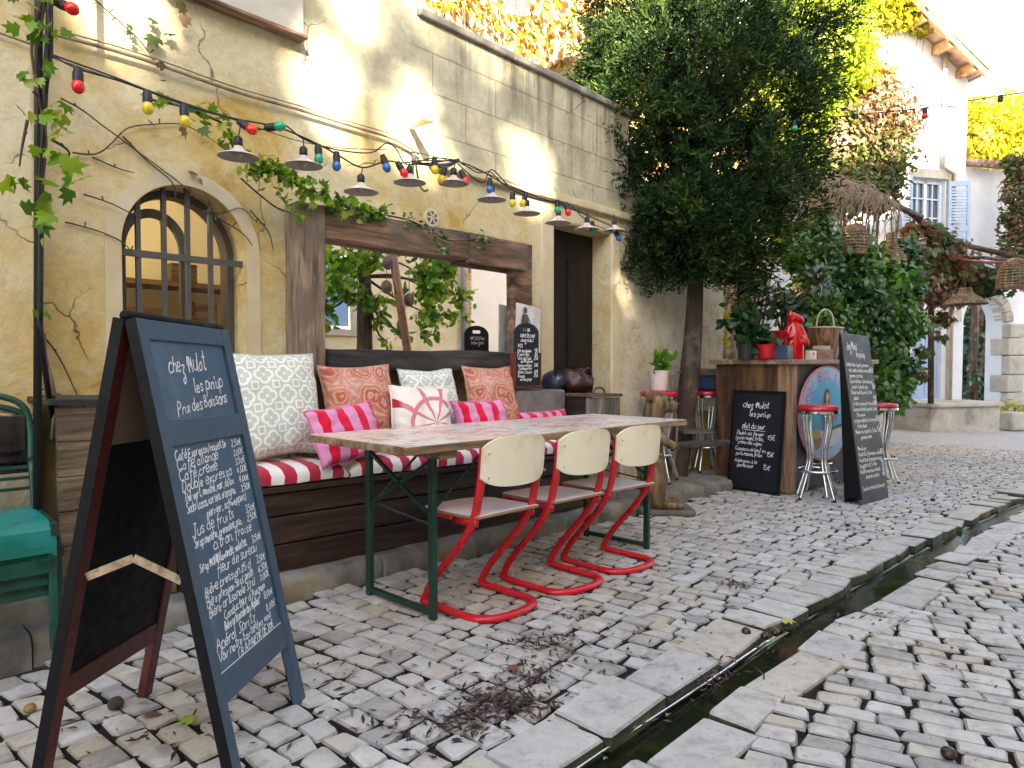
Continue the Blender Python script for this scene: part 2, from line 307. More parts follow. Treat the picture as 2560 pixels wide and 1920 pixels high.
# ------------------------------------------------------------ material library
def plaster():
    m,nt,b=newmat('plaster'); N=NB(nt); v=N.n('NewGeometry').outputs['Position']; sep=N.n('SeparateXYZ'); N.l(v,sep.inputs[0]); X,Z=sep.outputs[0],sep.outputs[2]
    big=N.noise(v,1.5,7,.62,.5); mid=N.noise(v,4.5,7,.65); fine=N.noise(v,26,5,.7)
    col=N.ramp(big,[(.33,(.46,.31,.09)),(.41,(.55,.43,.19)),(.5,(.60,.51,.30)),(.66,(.63,.57,.40))])
    col=N.mix(N.ramp(mid,[(.52,g3(0)),(.7,g3(.55))]),col,(.68,.64,.50)); col=N.mix(N.ramp(N.noise(N.coord(scale=(1,1,.5)),2.6,5),[(.56,g3(0)),(.74,g3(.55))]),col,(.50,.32,.07))
    zz=N.math('ADD',Z,N.math('MULTIPLY',N.math('SUBTRACT',big,.5),1.6))
    up=N.math('MULTIPLY',N.ramp(N.math('SUBTRACT',zz,1.9),[(.35,g3(0)),(.75,g3(1))]),N.ramp(N.math('MULTIPLY',X,.25),[(.15,g3(.15)),(.7,g3(1))]))
    col=N.mix(up,col,N.ramp(mid,[(.35,(.44,.41,.29)),(.6,(.58,.55,.41))]))
    # cement block joints on the upper wall
    cmb=N.n('CombineXYZ'); N.l(X,cmb.inputs[0]); N.l(Z,cmb.inputs[1]); br=N.n('TexBrick'); br.inputs['Scale'].default_value=1; br.inputs['Mortar Size'].default_value=.006; br.inputs['Mortar Smooth'].default_value=.2; br.inputs['Brick Width'].default_value=.62; br.inputs['Row Height'].default_value=.27
    br.inputs['Color1'].default_value=(1,1,1,1); br.inputs['Color2'].default_value=(.93,.93,.93,1); br.inputs['Mortar'].default_value=(.55,.55,.55,1); N.l(cmb.outputs[0],br.inputs['Vector'])
    right=N.ramp(N.math('MULTIPLY',X,.25),[(.72,g3(0)),(.75,g3(1))]); hi=N.ramp(N.math('SUBTRACT',Z,2.0),[(.50,g3(0)),(.53,g3(1))]); msk=N.math('MULTIPLY',right,hi)
    col=N.mix(msk,col,N.mix(.7,col,br.outputs[0],'MULTIPLY'))
    # soot runs below the parapet and rising damp at the foot
    run=N.noise(N.coord(scale=(9,9,.55)),1,6,.6); rm=N.math('MULTIPLY',N.ramp(run,[(.46,g3(0)),(.62,g3(1))]),N.ramp(N.math('SUBTRACT',Z,2.55),[(.0,g3(0)),(.85,g3(1))])); rm=N.math('MULTIPLY',rm,N.ramp(N.math('MULTIPLY',X,.2),[(.55,g3(.05)),(.8,g3(1))]))
    col=N.mix(N.math('MULTIPLY',rm,.7),col,(.08,.075,.06)); run2=N.math('MULTIPLY',N.ramp(run,[(.5,g3(0)),(.66,g3(1))]),N.ramp(Z,[(.0,g3(.9)),(.6,g3(0))])); col=N.mix(run2,col,(.16,.12,.06))
    pale=N.ramp(N.math('MULTIPLY',X,.125),[(.655,g3(0)),(.69,g3(1))]); col=N.mix(N.math('MULTIPLY',pale,.8),col,N.ramp(mid,[(.35,(.42,.38,.27)),(.5,(.60,.56,.45)),(.65,(.66,.63,.54))]))
    col=N.mix(.35,col,N.ramp(fine,[(.3,g3(.55)),(.55,g3(1))]),'MULTIPLY'); N.l(col,b.inputs['Base Color']); b.inputs['Roughness'].default_value=.92; b.inputs['Specular IOR Level'].default_value=.2
    vo=N.n('TexVoronoi',feature='DISTANCE_TO_EDGE'); vo.inputs['Scale'].default_value=1.15; dn=N.n('TexNoise'); dn.inputs['Scale'].default_value=5; dn.inputs['Detail'].default_value=6; N.l(v,dn.inputs['Vector']); N.l(N.mix(.22,v,dn.outputs[1],'ADD'),vo.inputs['Vector'])
    ck=N.math('MULTIPLY',N.ramp(vo.outputs['Distance'],[(.0,g3(1)),(.0045,g3(0))]),N.ramp(N.noise(v,1.9,3),[(.5,g3(0)),(.6,g3(1))])); col=N.mix(N.math('MULTIPLY',ck,.75),col,(.10,.075,.045)); N.l(col,b.inputs['Base Color'])
    h=N.math('ADD',N.math('MULTIPLY',mid,1.2),N.math('MULTIPLY',fine,.35)); h=N.math('ADD',h,N.math('MULTIPLY',N.math('MULTIPLY',br.outputs[1],msk),-.8)); N.bump(N.math('SUBTRACT',h,ck),.75,.02,b); return m
PLASTER=plaster()
def cobble_mat(name,tan=.4,dark=1.0):
    m,nt,b=newmat(name); N=NB(nt); a=N.n('Attribute',attribute_name='rnd'); v=N.coord()
    col=N.ramp(a.outputs['Fac'],[(0,(.34,.32,.285)),(.2,(.46,.44,.40)),(.55,(.54,.515,.47)),(.8,(.49,.44,.355)),(1,(.59,.57,.53))])
    n1=N.noise(v,13,7,.68,.4); n2=N.noise(v,70,4,.6); n3=N.noise(v,1.1,5,.6,.3)
    col=N.mix(.75,col,N.ramp(n1,[(.3,(.42,.40,.37)),(.47,g3(.85)),(.6,g3(1))]),'MULTIPLY'); col=N.mix(N.ramp(n2,[(.28,g3(.75)),(.36,g3(0))]),col,(.05,.04,.035))
    col=N.mix(N.ramp(n3,[(.56,g3(0)),(.72,g3(tan*1.3))]),col,(.30,.22,.09))
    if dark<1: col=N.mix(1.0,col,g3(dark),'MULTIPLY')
    N.l(col,b.inputs['Base Color']); N.l(N.ramp(n1,[(.3,g3(.75)),(.7,g3(.42))]),b.inputs['Roughness']); b.inputs['Specular IOR Level'].default_value=.45
    N.bump(N.math('ADD',n1,N.math('MULTIPLY',n2,.25)),.5,.012,b); return m
COB=cobble_mat('cobble_stone'); SLAB=cobble_mat('kerb_limestone',.5)
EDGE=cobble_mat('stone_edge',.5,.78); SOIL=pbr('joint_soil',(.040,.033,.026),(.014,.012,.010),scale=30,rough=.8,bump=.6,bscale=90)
FARCOB=pbr('far_paving',(.50,.48,.45),(.33,.31,.29),scale=9,rough=.7,bump=.5,bscale=14)
MUD=pbr('gutter_bed',(.06,.07,.035),(.025,.03,.018),scale=9,rough=.5,bump=.4,c3=(.16,.14,.05),s3=5)
TERR=pbr('old_step_stone',(.27,.255,.22),(.10,.092,.078),scale=5,rough=.85,bump=.6,bscale=22,c3=(.24,.17,.07),s3=3)
STONE=pbr('pale_stone',(.60,.55,.46),(.42,.38,.30),scale=4,rough=.9,bump=.4,bscale=24,c3=(.30,.27,.22),s3=2)
TRIM=pbr('window_stone',(.60,.53,.38),(.52,.43,.26),scale=5,rough=.9,bump=.3,bscale=30)
WHITEW=pbr('white_limewash',(.80,.80,.80),(.70,.71,.73),scale=2.2,rough=.9,bump=.25,bscale=20)
OCHRE=pbr('ochre_render',(.60,.40,.19),(.50,.30,.12),scale=2.2,rough=.95,bump=.45,bscale=18)
BLUESH=pbr('blue_grey_paint',(.42,.53,.70),(.36,.46,.62),scale=6,rough=.6,bump=.1)
DARKIN=simple('dark_interior',(.02,.014,.012),.8); IRON=simple('grey_iron',(.10,.10,.095),.6,.3); BLACKM=simple('black_cable',(.012,.012,.013),.55)
GLASS=None
def glassmat():
    m,nt,b=newmat('window_glass'); N=NB(nt); t=N.n('BsdfTransparent'); g=N.n('BsdfGlossy'); g.inputs['Roughness'].default_value=.02; f=N.n('Fresnel'); f.inputs[0].default_value=1.45; mx=N.n('MixShader'); N.l(f.outputs[0],mx.inputs[0]); N.l(t.outputs[0],mx.inputs[1]); N.l(g.outputs[0],mx.inputs[2]); N.l(mx.outputs[0],nt.nodes['Material Output'].inputs[0]); return m
GLASS=glassmat()
OLDWOOD=wood('weathered_beam',(.34,.21,.14),(.12,.07,.045),'x',7,.75,.6,c3=(.10,.085,.07))
POSTWOOD=wood('weathered_post',(.38,.28,.20),(.14,.095,.065),'z',7,.75,.6,c3=(.15,.12,.095))
DARKBEAM=wood('charred_beam',(.07,.066,.062),(.025,.023,.022),'x',6,.7,.8)
BENCHW=wood('bench_plank',(.075,.040,.022),(.028,.016,.011),'x',8,.6,.4)
BARW=wood('bar_plank',(.17,.085,.04),(.075,.034,.017),'z',9,.5,.35); BARPOST=wood('bar_post',(.42,.26,.15),(.28,.16,.09),'z',9,.5,.3)
GREYWOOD=wood('grey_plank',(.30,.26,.22),(.15,.125,.10),'z',8,.75,.5); MAHOG=wood('mahogany',(.16,.035,.022),(.075,.016,.012),'z',6,.45,.15)
LIGHTW=wood('pale_strip',(.55,.42,.27),(.42,.30,.18),'x',9,.5,.15)
RED=pbr('red_enamel',(.56,.010,.020),(.50,.009,.018),scale=3,rough=.32,bump=0,spec=.5,c3=(.36,.02,.02),s3=14); CHROME=simple('chrome',(.82,.82,.83),.12,1.0); VINYL=simple('red_vinyl',(.50,.012,.03),.3,coat=.2)
GREENM=simple('dark_green_steel',(.012,.05,.035),.4,.2); SLATE=pbr('chalkboard',(.050,.100,.160),(.040,.083,.138),scale=3,rough=.45,bump=.06,spec=.45,c3=(.085,.135,.185),s3=5); SLATE2=pbr('black_slate',(.011,.013,.018),(.007,.008,.012),scale=4,rough=.55,bump=.06,spec=.3)
GREYSL=pbr('dusty_slate',(.055,.062,.075),(.028,.032,.04),scale=3.5,rough=.55,bump=.06); CHALK=simple('chalk',(.85,.87,.88),.9)
BOARDFR=simple('board_frame',(.040,.075,.118),.45); BLACKP=simple('black_paint',(.005,.005,.006),.6,spec=.2)
# ------------------------------------------------------------ GROUND
def gut(X): return 1.08-.0085*max(0,X-1.5)**2*(1 if X<9 else 0)-(.478+.1275*(X-9) if X>=9 else 0)
def gw(X): return .066+.0065*max(0,min(X,9)-1.5)+.022*math.exp(-((X-4.2)/1.1)**2)+.006*math.sin(X*5.1)*(X>2.3)
mb=MB()
gx=[-40,-12,-6,-3,-1,0,1,2,3,4,5,6,7,8,9,10,12,14,17,20,26,34,60,120]; gy=[-60,-25,-12,-6,-3.2]
for i in range(len(gx)-1):
    x0,x1=gx[i],gx[i+1]
    cols=gy+[min(gut(x)-gw(x) for x in (x0,))]
    for j in range(len(gy)-1): mb.add([(x0,gy[j],-.030),(x1,gy[j],-.030),(x1,gy[j+1],-.030),(x0,gy[j+1],-.030)],[(0,1,2,3)],1 if gy[j]<-3.1 else 0)
    if -1<=x0<14:
        for a,b in ((-3.2,None),(None,7)):
            ya=(a,a) if a is not None else (gut(x0)+gw(x0),gut(x1)+gw(x1)); yb=(b,b) if b is not None else (gut(x0)-gw(x0),gut(x1)-gw(x1))
            mb.add([(x0,ya[0],-.030),(x1,ya[1],-.030),(x1,yb[1],-.030),(x0,yb[0],-.030)],[(0,1,2,3)],0)
        mb.add([(x0,7,-.030),(x1,7,-.030),(x1,60,-.030),(x0,60,-.030)],[(0,1,2,3)],1)
    else: mb.add([(x0,-3.2,-.030),(x1,-3.2,-.030),(x1,60,-.030),(x0,60,-.030)],[(0,1,2,3)],1 if x0>=14 else 0)
struct(build('ground',mb,[SOIL,FARCOB],shear=True))
def stone(mb,q,h,tilt,rv,rg,crown=.004,inset=.90):
    cx=sum(p[0] for p in q)/4; cy=sum(p[1] for p in q)/4; out=[]
    for i in range(4):
        p=q[i]; a=q[(i-1)%4]; b=q[(i+1)%4]; ka=rg.uniform(.005,.015)/max(.05,math.dist(p,a)); kb=rg.uniform(.005,.015)/max(.05,math.dist(p,b))
        out.append((p[0]+(a[0]-p[0])*ka,p[1]+(a[1]-p[1])*ka)); out.append((p[0]+(b[0]-p[0])*kb,p[1]+(b[1]-p[1])*kb))
    sz=max(abs(q[0][0]-q[2][0]),abs(q[0][1]-q[2][1])); j=min(.005,.05*sz)
    out=[(x+rg.uniform(-j,j),y+rg.uniform(-j,j)) for x,y in out]
    def Z(x,y,z): return z+tilt[0]*(x-cx)+tilt[1]*(y-cy)
    vs=[(x,y,-.05) for x,y in out]+[(x,y,Z(x,y,h-.008)) for x,y in out]
    tp=[(cx+(x-cx)*inset,cy+(y-cy)*inset) for x,y in out]; vs+=[(x,y,Z(x,y,h+rg.uniform(-.0025,.0025))) for x,y in tp]; vs.append((cx,cy,h+crown))
    fs=[]
    for r in (0,8):
        for i in range(8): fs.append((r+i,r+(i+1)%8,r+8+(i+1)%8,r+8+i))
    for i in range(8): fs.append((16+i,16+(i+1)%8,24))
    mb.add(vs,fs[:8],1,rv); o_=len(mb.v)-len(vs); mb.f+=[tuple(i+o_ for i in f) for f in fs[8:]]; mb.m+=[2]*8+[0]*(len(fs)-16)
def paving(name,inside,x0,x1,y0,y1,ang,rowh,lo,hi,seed,gap=.0085,z=0):
    rg=random.Random(seed); mb=MB(); ca,sa=math.cos(ang),math.sin(ang)
    # rows are stacked along a (image x of the street), stones run along b
    cs=[(x*ca+y*sa,-x*sa+y*ca) for x in (x0,x1) for y in (y0,y1)]; a0,a1=min(c[0] for c in cs),max(c[0] for c in cs); b0,b1=min(c[1] for c in cs),max(c[1] for c in cs)
    def W(a,b):
        w=.035*math.sin(b*1.3+a*.35)+.02*math.sin(b*2.9+1.7*a); a2=a+w; return a2*ca-b*sa,a2*sa+b*ca
    a=a0
    while a<a1:
        rh=rowh*rg.uniform(.86,1.16); b=b0+rg.uniform(0,.1)
        while b<b1:
            L=rg.uniform(lo,hi); x,y=W(a+rh/2,b+L/2)
            if x0<x<x1 and y0<y<y1 and inside(x,y):
                g=gap*rg.uniform(.6,1.7)/2; jj=lambda: rg.uniform(-.008,.008)
                q=[W(a+g+jj(),b+g+jj()),W(a+rh-g+jj(),b+g+jj()),W(a+rh-g+jj(),b+L-g+jj()),W(a+g+jj(),b+L-g+jj())]
                stone(mb,q,z+rg.uniform(-.004,.003),(rg.uniform(-.022,.022),rg.uniform(-.022,.022)),rg.random(),rg)
            b+=L
        a+=rh
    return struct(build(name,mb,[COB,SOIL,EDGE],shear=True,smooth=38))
KY=2.95
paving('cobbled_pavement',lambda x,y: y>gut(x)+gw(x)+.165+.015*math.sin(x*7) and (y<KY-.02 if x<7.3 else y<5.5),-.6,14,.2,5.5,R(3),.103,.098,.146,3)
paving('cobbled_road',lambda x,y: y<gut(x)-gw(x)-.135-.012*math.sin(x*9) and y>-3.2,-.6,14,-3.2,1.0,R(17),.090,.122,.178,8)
def slabs(side,seed):
    rg=random.Random(seed); mb=MB(); x=-.6
    while x<13:
        L=rg.uniform(.28,.5) if x<2.5 else rg.uniform(.16,.36)
        if x>2.5 and rg.random()<.05: x+=L*.6; continue
        big=1 if x<2.5 else 1.5; a,b=x+.006,x+L-.006+rg.uniform(-.01,0)
        if side>0: e0,e1=gut(a)+gw(a)+big*rg.uniform(-.02,.015),gut(b)+gw(b)+big*rg.uniform(-.02,.015); wd=rg.uniform(.17,.23); q=[(a,e0),(b,e1),(b,e1+wd),(a,e0+wd*rg.uniform(.9,1.05))]; h=rg.uniform(.008,.022)
        else: e0,e1=gut(a)-gw(a)+big*rg.uniform(-.015,.02),gut(b)-gw(b)+big*rg.uniform(-.015,.02); wd=rg.uniform(.15,.20); q=[(a,e0-wd),(b,e1-wd),(b,e1),(a,e0)]; h=rg.uniform(.004,.012)
        stone(mb,q,h,(big*rg.uniform(-.03,.03),big*rg.uniform(-.02,.02)),rg.uniform(.1,.8),rg,.002,.95); x+=L
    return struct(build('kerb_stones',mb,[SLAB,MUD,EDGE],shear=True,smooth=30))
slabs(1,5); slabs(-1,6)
mb=MB(); ww=MB(); xs=[-.6+.35*i for i in range(42)]
for i in range(len(xs)-1):
    a,b=xs[i],xs[i+1]
    for f,z in ((mb,-.085),):
        f.add([(a,gut(a)-gw(a)-.03,z+.03),(b,gut(b)-gw(b)-.03,z+.03),(b,gut(b)-.02,z),(a,gut(a)-.02,z),(b,gut(b)+gw(b)+.03,z),(a,gut(a)+gw(a)+.03,z)],[(0,1,2,3),(3,2,4,5)],0)
    ww.add([(a,gut(a)-gw(a)-.06,-.034),(b,gut(b)-gw(b)-.06,-.034),(b,gut(b)+gw(b)+.06,-.034),(a,gut(a)+gw(a)+.06,-.034)],[(0,1,2,3)],0)
struct(build('gutter_bed',mb,MUD,shear=True))
def watermat():
    m,nt,b=newmat('gutter_water'); N=NB(nt); t=N.n('BsdfTransparent'); t.inputs[0].default_value=(.55,.62,.48,1); g=N.n('BsdfGlossy'); g.inputs['Roughness'].default_value=.03; f=N.n('Fresnel'); f.inputs[0].default_value=1.33; mx=N.n('MixShader'); N.l(f.outputs[0],mx.inputs[0]); N.l(t.outputs[0],mx.inputs[1]); N.l(g.outputs[0],mx.inputs[2]); N.l(mx.outputs[0],nt.nodes['Material Output'].inputs[0])
    bp=N.n('Bump'); bp.inputs['Strength'].default_value=.12; bp.inputs['Distance'].default_value=.01; N.l(N.noise(N.coord(),22,3),bp.inputs['Height']); N.l(bp.outputs[0],g.inputs['Normal']); N.l(bp.outputs[0],f.inputs['Normal']); return m
struct(build('gutter_water',ww,watermat(),shear=True))
mb=MB(); mb.tube([(x,gut(x)+.057+.0065*(x-1.5)+.003*math.sin(x*5),-.02) for x in [1.1+.1*i for i in range(19)]],.006,6); tag(build('metal_strip',mb,CHROME,shear=True,smooth=True),'thin bright metal strip along the near edge of the street gutter','strip')
# raised step that carries the bench and runs behind the bar
mb=MB(); rg=random.Random(4); x=-1.2
while x<7.3:
    L=rg.uniform(.5,1.0); a,b=x+.004,min(7.3,x+L-.004); fr=[KY+rg.uniform(-.012,.02) for _ in range(2)]; n=6
    vs=[];fs=[]
    prof=[(0,-.06),(0,.055),(.012,.082),(.035,.094),(.12,.097),(.75,.097)]
    for k in range(n+1):
        xx=a+(b-a)*k/n; y0=fr[0]+(fr[1]-fr[0])*k/n+rg.uniform(-.008,.008)
        for j,(py,pz) in enumerate(prof): vs.append((xx,y0+py,pz+rg.uniform(-.006,.006)))
    m=len(prof)
    for k in range(n):
        for j in range(m-1): fs.append((k*m+j,(k+1)*m+j,(k+1)*m+j+1,k*m+j+1))
    fs+= [tuple(range(m)),tuple(n*m+j for j in range(m-1,-1,-1))]
    mb.add(vs,fs,0,rg.random()); x+=L
struct(build('stone_step',mb,TERR,shear=True,smooth=40))
# ------------------------------------------------------------ CAFE BUILDING
YW=3.6
cafe=thing('cafe_building','cream rendered cafe building with arched barred window and dark doorway','building',(3,YW,0))
WX0,WX1,WZ0,WZ1=1.14,1.76,.86,2.03
DX0,DX1,DZ1=4.41,5.24,2.30
mb=MB(); A=(1,0,0); Nn=(0,-1,0)
wallgrid(mb,(0,YW,0),A,Nn,-6,2.96,-.2,5.4,[(WX0,WX1,WZ0,WZ1,.33,.22)],thick=.3)
wallgrid(mb,(0,YW,0),A,Nn,2.96,5.52,-.3,3.44,[(DX0,DX1,-.05,DZ1,0,.25)],thick=.3)
wallgrid(mb,(0,YW,0),A,Nn,5.52,7.55,-.3,2.9,(),thick=.3)
build('wall',mb,PLASTER,cafe)
# projecting left pier, its stone foot
mb=MB(); px1=at(85,700,Y=3.48).x; mb.bx(-2.5,px1,3.48,YW-.003,.2,5.4); build('pier',mb,PLASTER,cafe,bevel=.015)
mb=MB(); mb.bx(-2.5,px1-.02,3.12,YW-.004,.02,.235); build('foot_stone',mb,TERR,cafe,bevel=.03)
# parapet coping and string course
mb=MB()
for a,b in ((2.97,3.9),(3.905,4.75),(4.755,5.52)): mb.bx(a,b,YW-.035,YW+.34,3.443,3.50)
build('coping',mb,pbr('coping_cement',(.30,.29,.26),(.14,.13,.11),scale=6,rough=.9,bump=.5),cafe,bevel=.012)
mb=MB(); x=3.05
while x<5.5: L=rnd.uniform(.28,.36); mb.bx(x,x+L-.006,YW-.05,YW-.002,2.46,2.525); x+=L
build('string_course',mb,TRIM,cafe,bevel=.01)
mb=MB(); mb.bx(1.35,2.09,YW-.06,YW-.002,2.99,3.9); build('blank_sign_panel',mb,pbr('panel_render',(.52,.50,.44),(.44,.42,.36),scale=4,rough=.9,bump=.25),cafe,bevel=.008)
mb=MB(); mb.bx(1.33,2.10,YW-.085,YW-.004,2.965,2.986); build('panel_ledge',mb,OLDWOOD,cafe,bevel=.004)
# arched window
def arch_ring(mb,x0,x1,z0,ztop,rise,w,y0,y1,Aq=None,n=26,grow=False,P=None):
    P=P or (lambda x,y,z:(x,y,z)); mx=(x0+x1)/2
    def ring(x0,x1,zt,rs): 
        m=(x0+x1)/2; r=(x1-x0)/2; return [(x0,z0)]+[(m-r*math.cos(PI*k/n),zt-rs+rs*math.sin(PI*k/n)) for k in range(n+1)]+[(x1,z0)]
    o=ring(x0,x1,ztop,rise); i=ring(x0+w,x1-w,ztop-w,rise-w); k=len(o); vs=[P(x,y0,z) for x,z in o]+[P(x,y0,z) for x,z in i]+[P(x,y1,z) for x,z in o]+[P(x,y1,z) for x,z in i]; fs=[]
    for j in range(k-1): fs+=[(j,j+1,k+j+1,k+j),(2*k+j,3*k+j,3*k+j+1,2*k+j+1),(k+j,k+j+1,3*k+j+1,3*k+j),(j,2*k+j,2*k+j+1,j+1)]
    fs+=[(0,k,3*k,2*k),(k-1,3*k-1,4*k-1,2*k-1)]
    mb.add(vs,fs,None,0)
mb=MB(); arch_ring(mb,WX0-.075,WX1+.075,WZ0,WZ1+.073,.40,.073,YW-.008,YW+.05); ws=build('window_surround',mb,TRIM,cafe,smooth=35)
mb=MB(); mb.bx(WX0-.13,WX1+.13,YW-.05,YW+.2,WZ0-.07,WZ0-.002); build('window_sill',mb,TRIM,cafe,bevel=.01)
mb=MB(); arch_ring(mb,WX0+.002,WX1-.002,WZ0,WZ1-.002,.33,.035,YW+.15,YW+.24); m_=(WX0+WX1)/2; wf=build('window_frame',mb,simple('grey_frame',(.085,.075,.065),.5),cafe,smooth=35)
mb=MB(); arch_ring(mb,WX0+.04,WX0+.40,WZ0,WZ1-.10,.22,.045,YW+.21,YW+.235); build('casement',mb,MATS['grey_frame'],wf,smooth=35)
mb=MB(); mb.add([(WX0+.02,YW+.175,WZ0),(WX1-.02,YW+.175,WZ0),(WX1-.02,YW+.175,WZ1-.3),(WX0+.02,YW+.175,WZ1-.3)]+[(m_-(.29)*math.cos(PI*k/20),YW+.175,WZ1-.32+.30*math.sin(PI*k/20)) for k in range(1,20)],[(0,1,2)+tuple(range(22,3,-1))+(3,)],0); build('pane',mb,GLASS,wf)
mb=MB()
for bxp,tz in ((299,415),(355,388),(406,392),(455,440)):
    p=at(bxp,600,Y=YW+.06); t=at(bxp,tz,Y=YW+.06).z-.06; mb.box((p.x,YW+.06,(WZ0+t)/2),(.022,.022,t-WZ0)); mb.lathe([(.012,0),(.017,.02),(.001,.085)],(p.x,YW+.06,t-.004),8)
hz=at(370,556,Y=YW+.06).z
mb.box((m_,YW+.05,hz),(WX1-WX0+.01,.014,.034)); build('iron_bars',mb,IRON,cafe,smooth=35)
# room seen through the window
room=MB(); YI=YW+.33; room.add([(.3,YI+1.0,.0),(3,YI+1.0,.0),(3,YI+1.0,2.3),(.3,YI+1.0,2.3)],[(0,1,2,3)],0); room.add([(.3,YI,0),(.3,YI+1.0,0),(.3,YI+1.0,2.3),(.3,YI,2.3)],[(0,1,2,3)],0); room.add([(3,YI,0),(3,YI+1.0,0),(3,YI+1.0,2.3),(3,YI,2.3)],[(0,1,2,3)],0); room.add([(.3,YI,0),(3,YI,0),(3,YI+1.0,0),(.3,YI+1.0,0)],[(0,1,2,3)],0)
build('back_room',room,pbr('yellow_room_paint',(.90,.80,.50),(.85,.73,.42),scale=3,rough=.8,bump=.05),cafe)
mb=MB()
for z in (1.28,1.62): mb.bx(.9,2.9,YI+.65,YI+.99,z,z+.03)
for x,z,w,h in ((1.5,1.31,.2,.16),(1.9,1.31,.14,.22),(2.2,1.65,.25,.1),(2.5,1.65,.12,.18),(1.75,1.65,.16,.12),(2.45,1.31,.2,.12)): mb.bx(x,x+w,YI+.67,YI+.85,z,z+h)
build('room_shelf',mb,wood('shelf_wood',(.30,.17,.07),(.16,.09,.04),'x'),cafe)
mb=MB(); mb.ball((1.05,YI+.35,2.2),.09,14,10); em,nt_,b_=newmat('warm_fill_glow'); b_.inputs['Emission Color'].default_value=(1,.82,.50,1); b_.inputs['Emission Strength'].default_value=5.0; build('room_fill_globe',mb,em,cafe,smooth=True)  # unseen glowing ball added above the arch to brighten the room
mb=MB(); mb.bx(2.25,2.6,YI+.96,YI+.998,1.85,2.15); build('room_picture',mb,simple('dark_picture',(.06,.045,.035),.5),cafe)
# doorway
mb=MB(); mb.bx(DX0-.17,DX0-.002,YW-.015,YW+.1,.0,DZ1+.10); mb.bx(DX1+.002,DX1+.15,YW-.015,YW+.1,-.02,DZ1+.10); mb.bx(DX0-.002,DX1+.002,YW-.012,YW+.1,DZ1+.003,DZ1+.13); build('door_surround',mb,TRIM,cafe,bevel=.02)
mb=MB(); mb.bx(DX0+.004,DX1-.004,YW+.20,YW+.24,.0,DZ1-.005)
for i in range(2):
    for z0,z1 in ((.2,.95),(1.08,2.05)): mb.bx(DX0+.08+i*.36,DX0+.36+i*.36,YW+.185,YW+.202,z0,z1)
dl=build('door',mb,wood('door_wood',(.016,.008,.006),(.008,.004,.004),'z'),cafe,bevel=.006)
mb=MB(); mb.tube([(DX1-.12,YW+.19,1.02),(DX1-.12,YW+.15,1.02),(DX1-.22,YW+.15,1.02)],.009,8); build('handle',mb,IRON,dl,smooth=True)
# ------------------------------------------------------------ ochre building behind the parapet
och=thing('ochre_building','sunlit ochre rendered house rising behind the grey parapet','building',(6,6.2,0))
mb=MB(); wallgrid(mb,(0,6.2,0),A,Nn,3.6,14.5,-.8,7.6,(),thick=4); build('wall',mb,OCHRE,och)
mb=MB(); mb.bx(3.4,14.7,6.05,10.3,7.6,7.75); build('roof',mb,pbr('terracotta_tile',(.42,.20,.11),(.28,.12,.07),scale=12,rough=.9,bump=.3),och)
mb=MB(); p=[at(x,y,Y=6.13) for x,y in ((1150,158),(1190,140),(1230,128),(1300,120))]; mb.tube(p,.045,10); build('drain_pipe',mb,pbr('rusty_pipe',(.30,.17,.09),(.16,.09,.05),scale=14,rough=.7),och,smooth=True)
# ------------------------------------------------------------ far house and gateway
def HP(s,z,off=0): return HS+HD*s+UPZ*z+HN*off
gf=lambda s: gz((HS+HD*s).x)
house=thing('far_house','tall white limewashed house with pale blue shutters at street end','house',(HS.x,HS.y,-.5))
mb=MB(); top=10.8
wallgrid(mb,HS,HD,HN,-4.6,1.91,-.7,7.5,[(.36,1.26,.2,2.1,0,.18),(.22,1.28,3.75,5.62,0,.16)],depth=.18,thick=6)
build('wall',mb,WHITEW,house)
e0=fac(2138,150,.55); e1=fac(1985,0,.55); ms=(e1[1]-e0[1])/(e1[0]-e0[0]); zr=lambda q: e0[1]+ms*(q-e0[0]); az_=zr(-2.6)
def slab4(mb,pts,th): mb.add(pts+[v+UPZ*th for v in pts],[(0,1,2,3),(7,6,5,4),(0,4,5,1),(1,5,6,2),(2,6,7,3),(3,7,4,0)],0)
mb=MB(); slab4(mb,[HP(e0[0],e0[1],.55),HP(-2.6,az_,.55),HP(-2.6,az_,-6),HP(e0[0],e0[1],-6)],.12); slab4(mb,[HP(-2.6,az_,.55),HP(-5.2,zr(-2.6)-1.7,.55),HP(-5.2,zr(-2.6)-1.7,-6),HP(-2.6,az_,-6)],.12)
rf=build('roof',mb,pbr('roof_tile',(.45,.30,.22),(.30,.18,.12),scale=9,rough=.9,bump=.4),house)
mb=MB(); mb.bar(HP(e0[0]-.05,e0[1]-.10,.5),HP(-.6,zr(-.6)-.06,.5),.07,.14); build('barge_board',mb,wood('eave_wood',(.50,.27,.13),(.34,.17,.08),'x'),rf)
for s_ in (e0[0]-.35,e0[0]-1.1,e0[0]-1.9): mb=MB(); mb.bar(HP(s_,zr(s_)-.16,-.1),HP(s_,zr(s_)-.16,.48),.15,.2); build('rafter',mb,MATS['eave_wood'],rf)
mb=MB(); mb.tube([HP(e0[0]+.08,e0[1],.6),HP(e0[0]+.08,e0[1],-5.8)],.07,10); build('rain_gutter',mb,simple('zinc',(.35,.33,.30),.5,.4),rf,smooth=True)
mb=MB(); mb.add([HP(-4.6,7.5,.0),HP(1.91,7.5,.0),HP(1.91,zr(1.91)-.03),HP(-2.6,az_-.03),HP(-4.6,az_-1.35)],[(0,1,2,3,4)],0); mb.add([HP(1.91,7.5),HP(1.91,7.5,-6),HP(1.91,zr(1.91)-.03,-6),HP(1.91,zr(1.91)-.03)],[(0,1,2,3)],0); build('gable',mb,WHITEW,house)
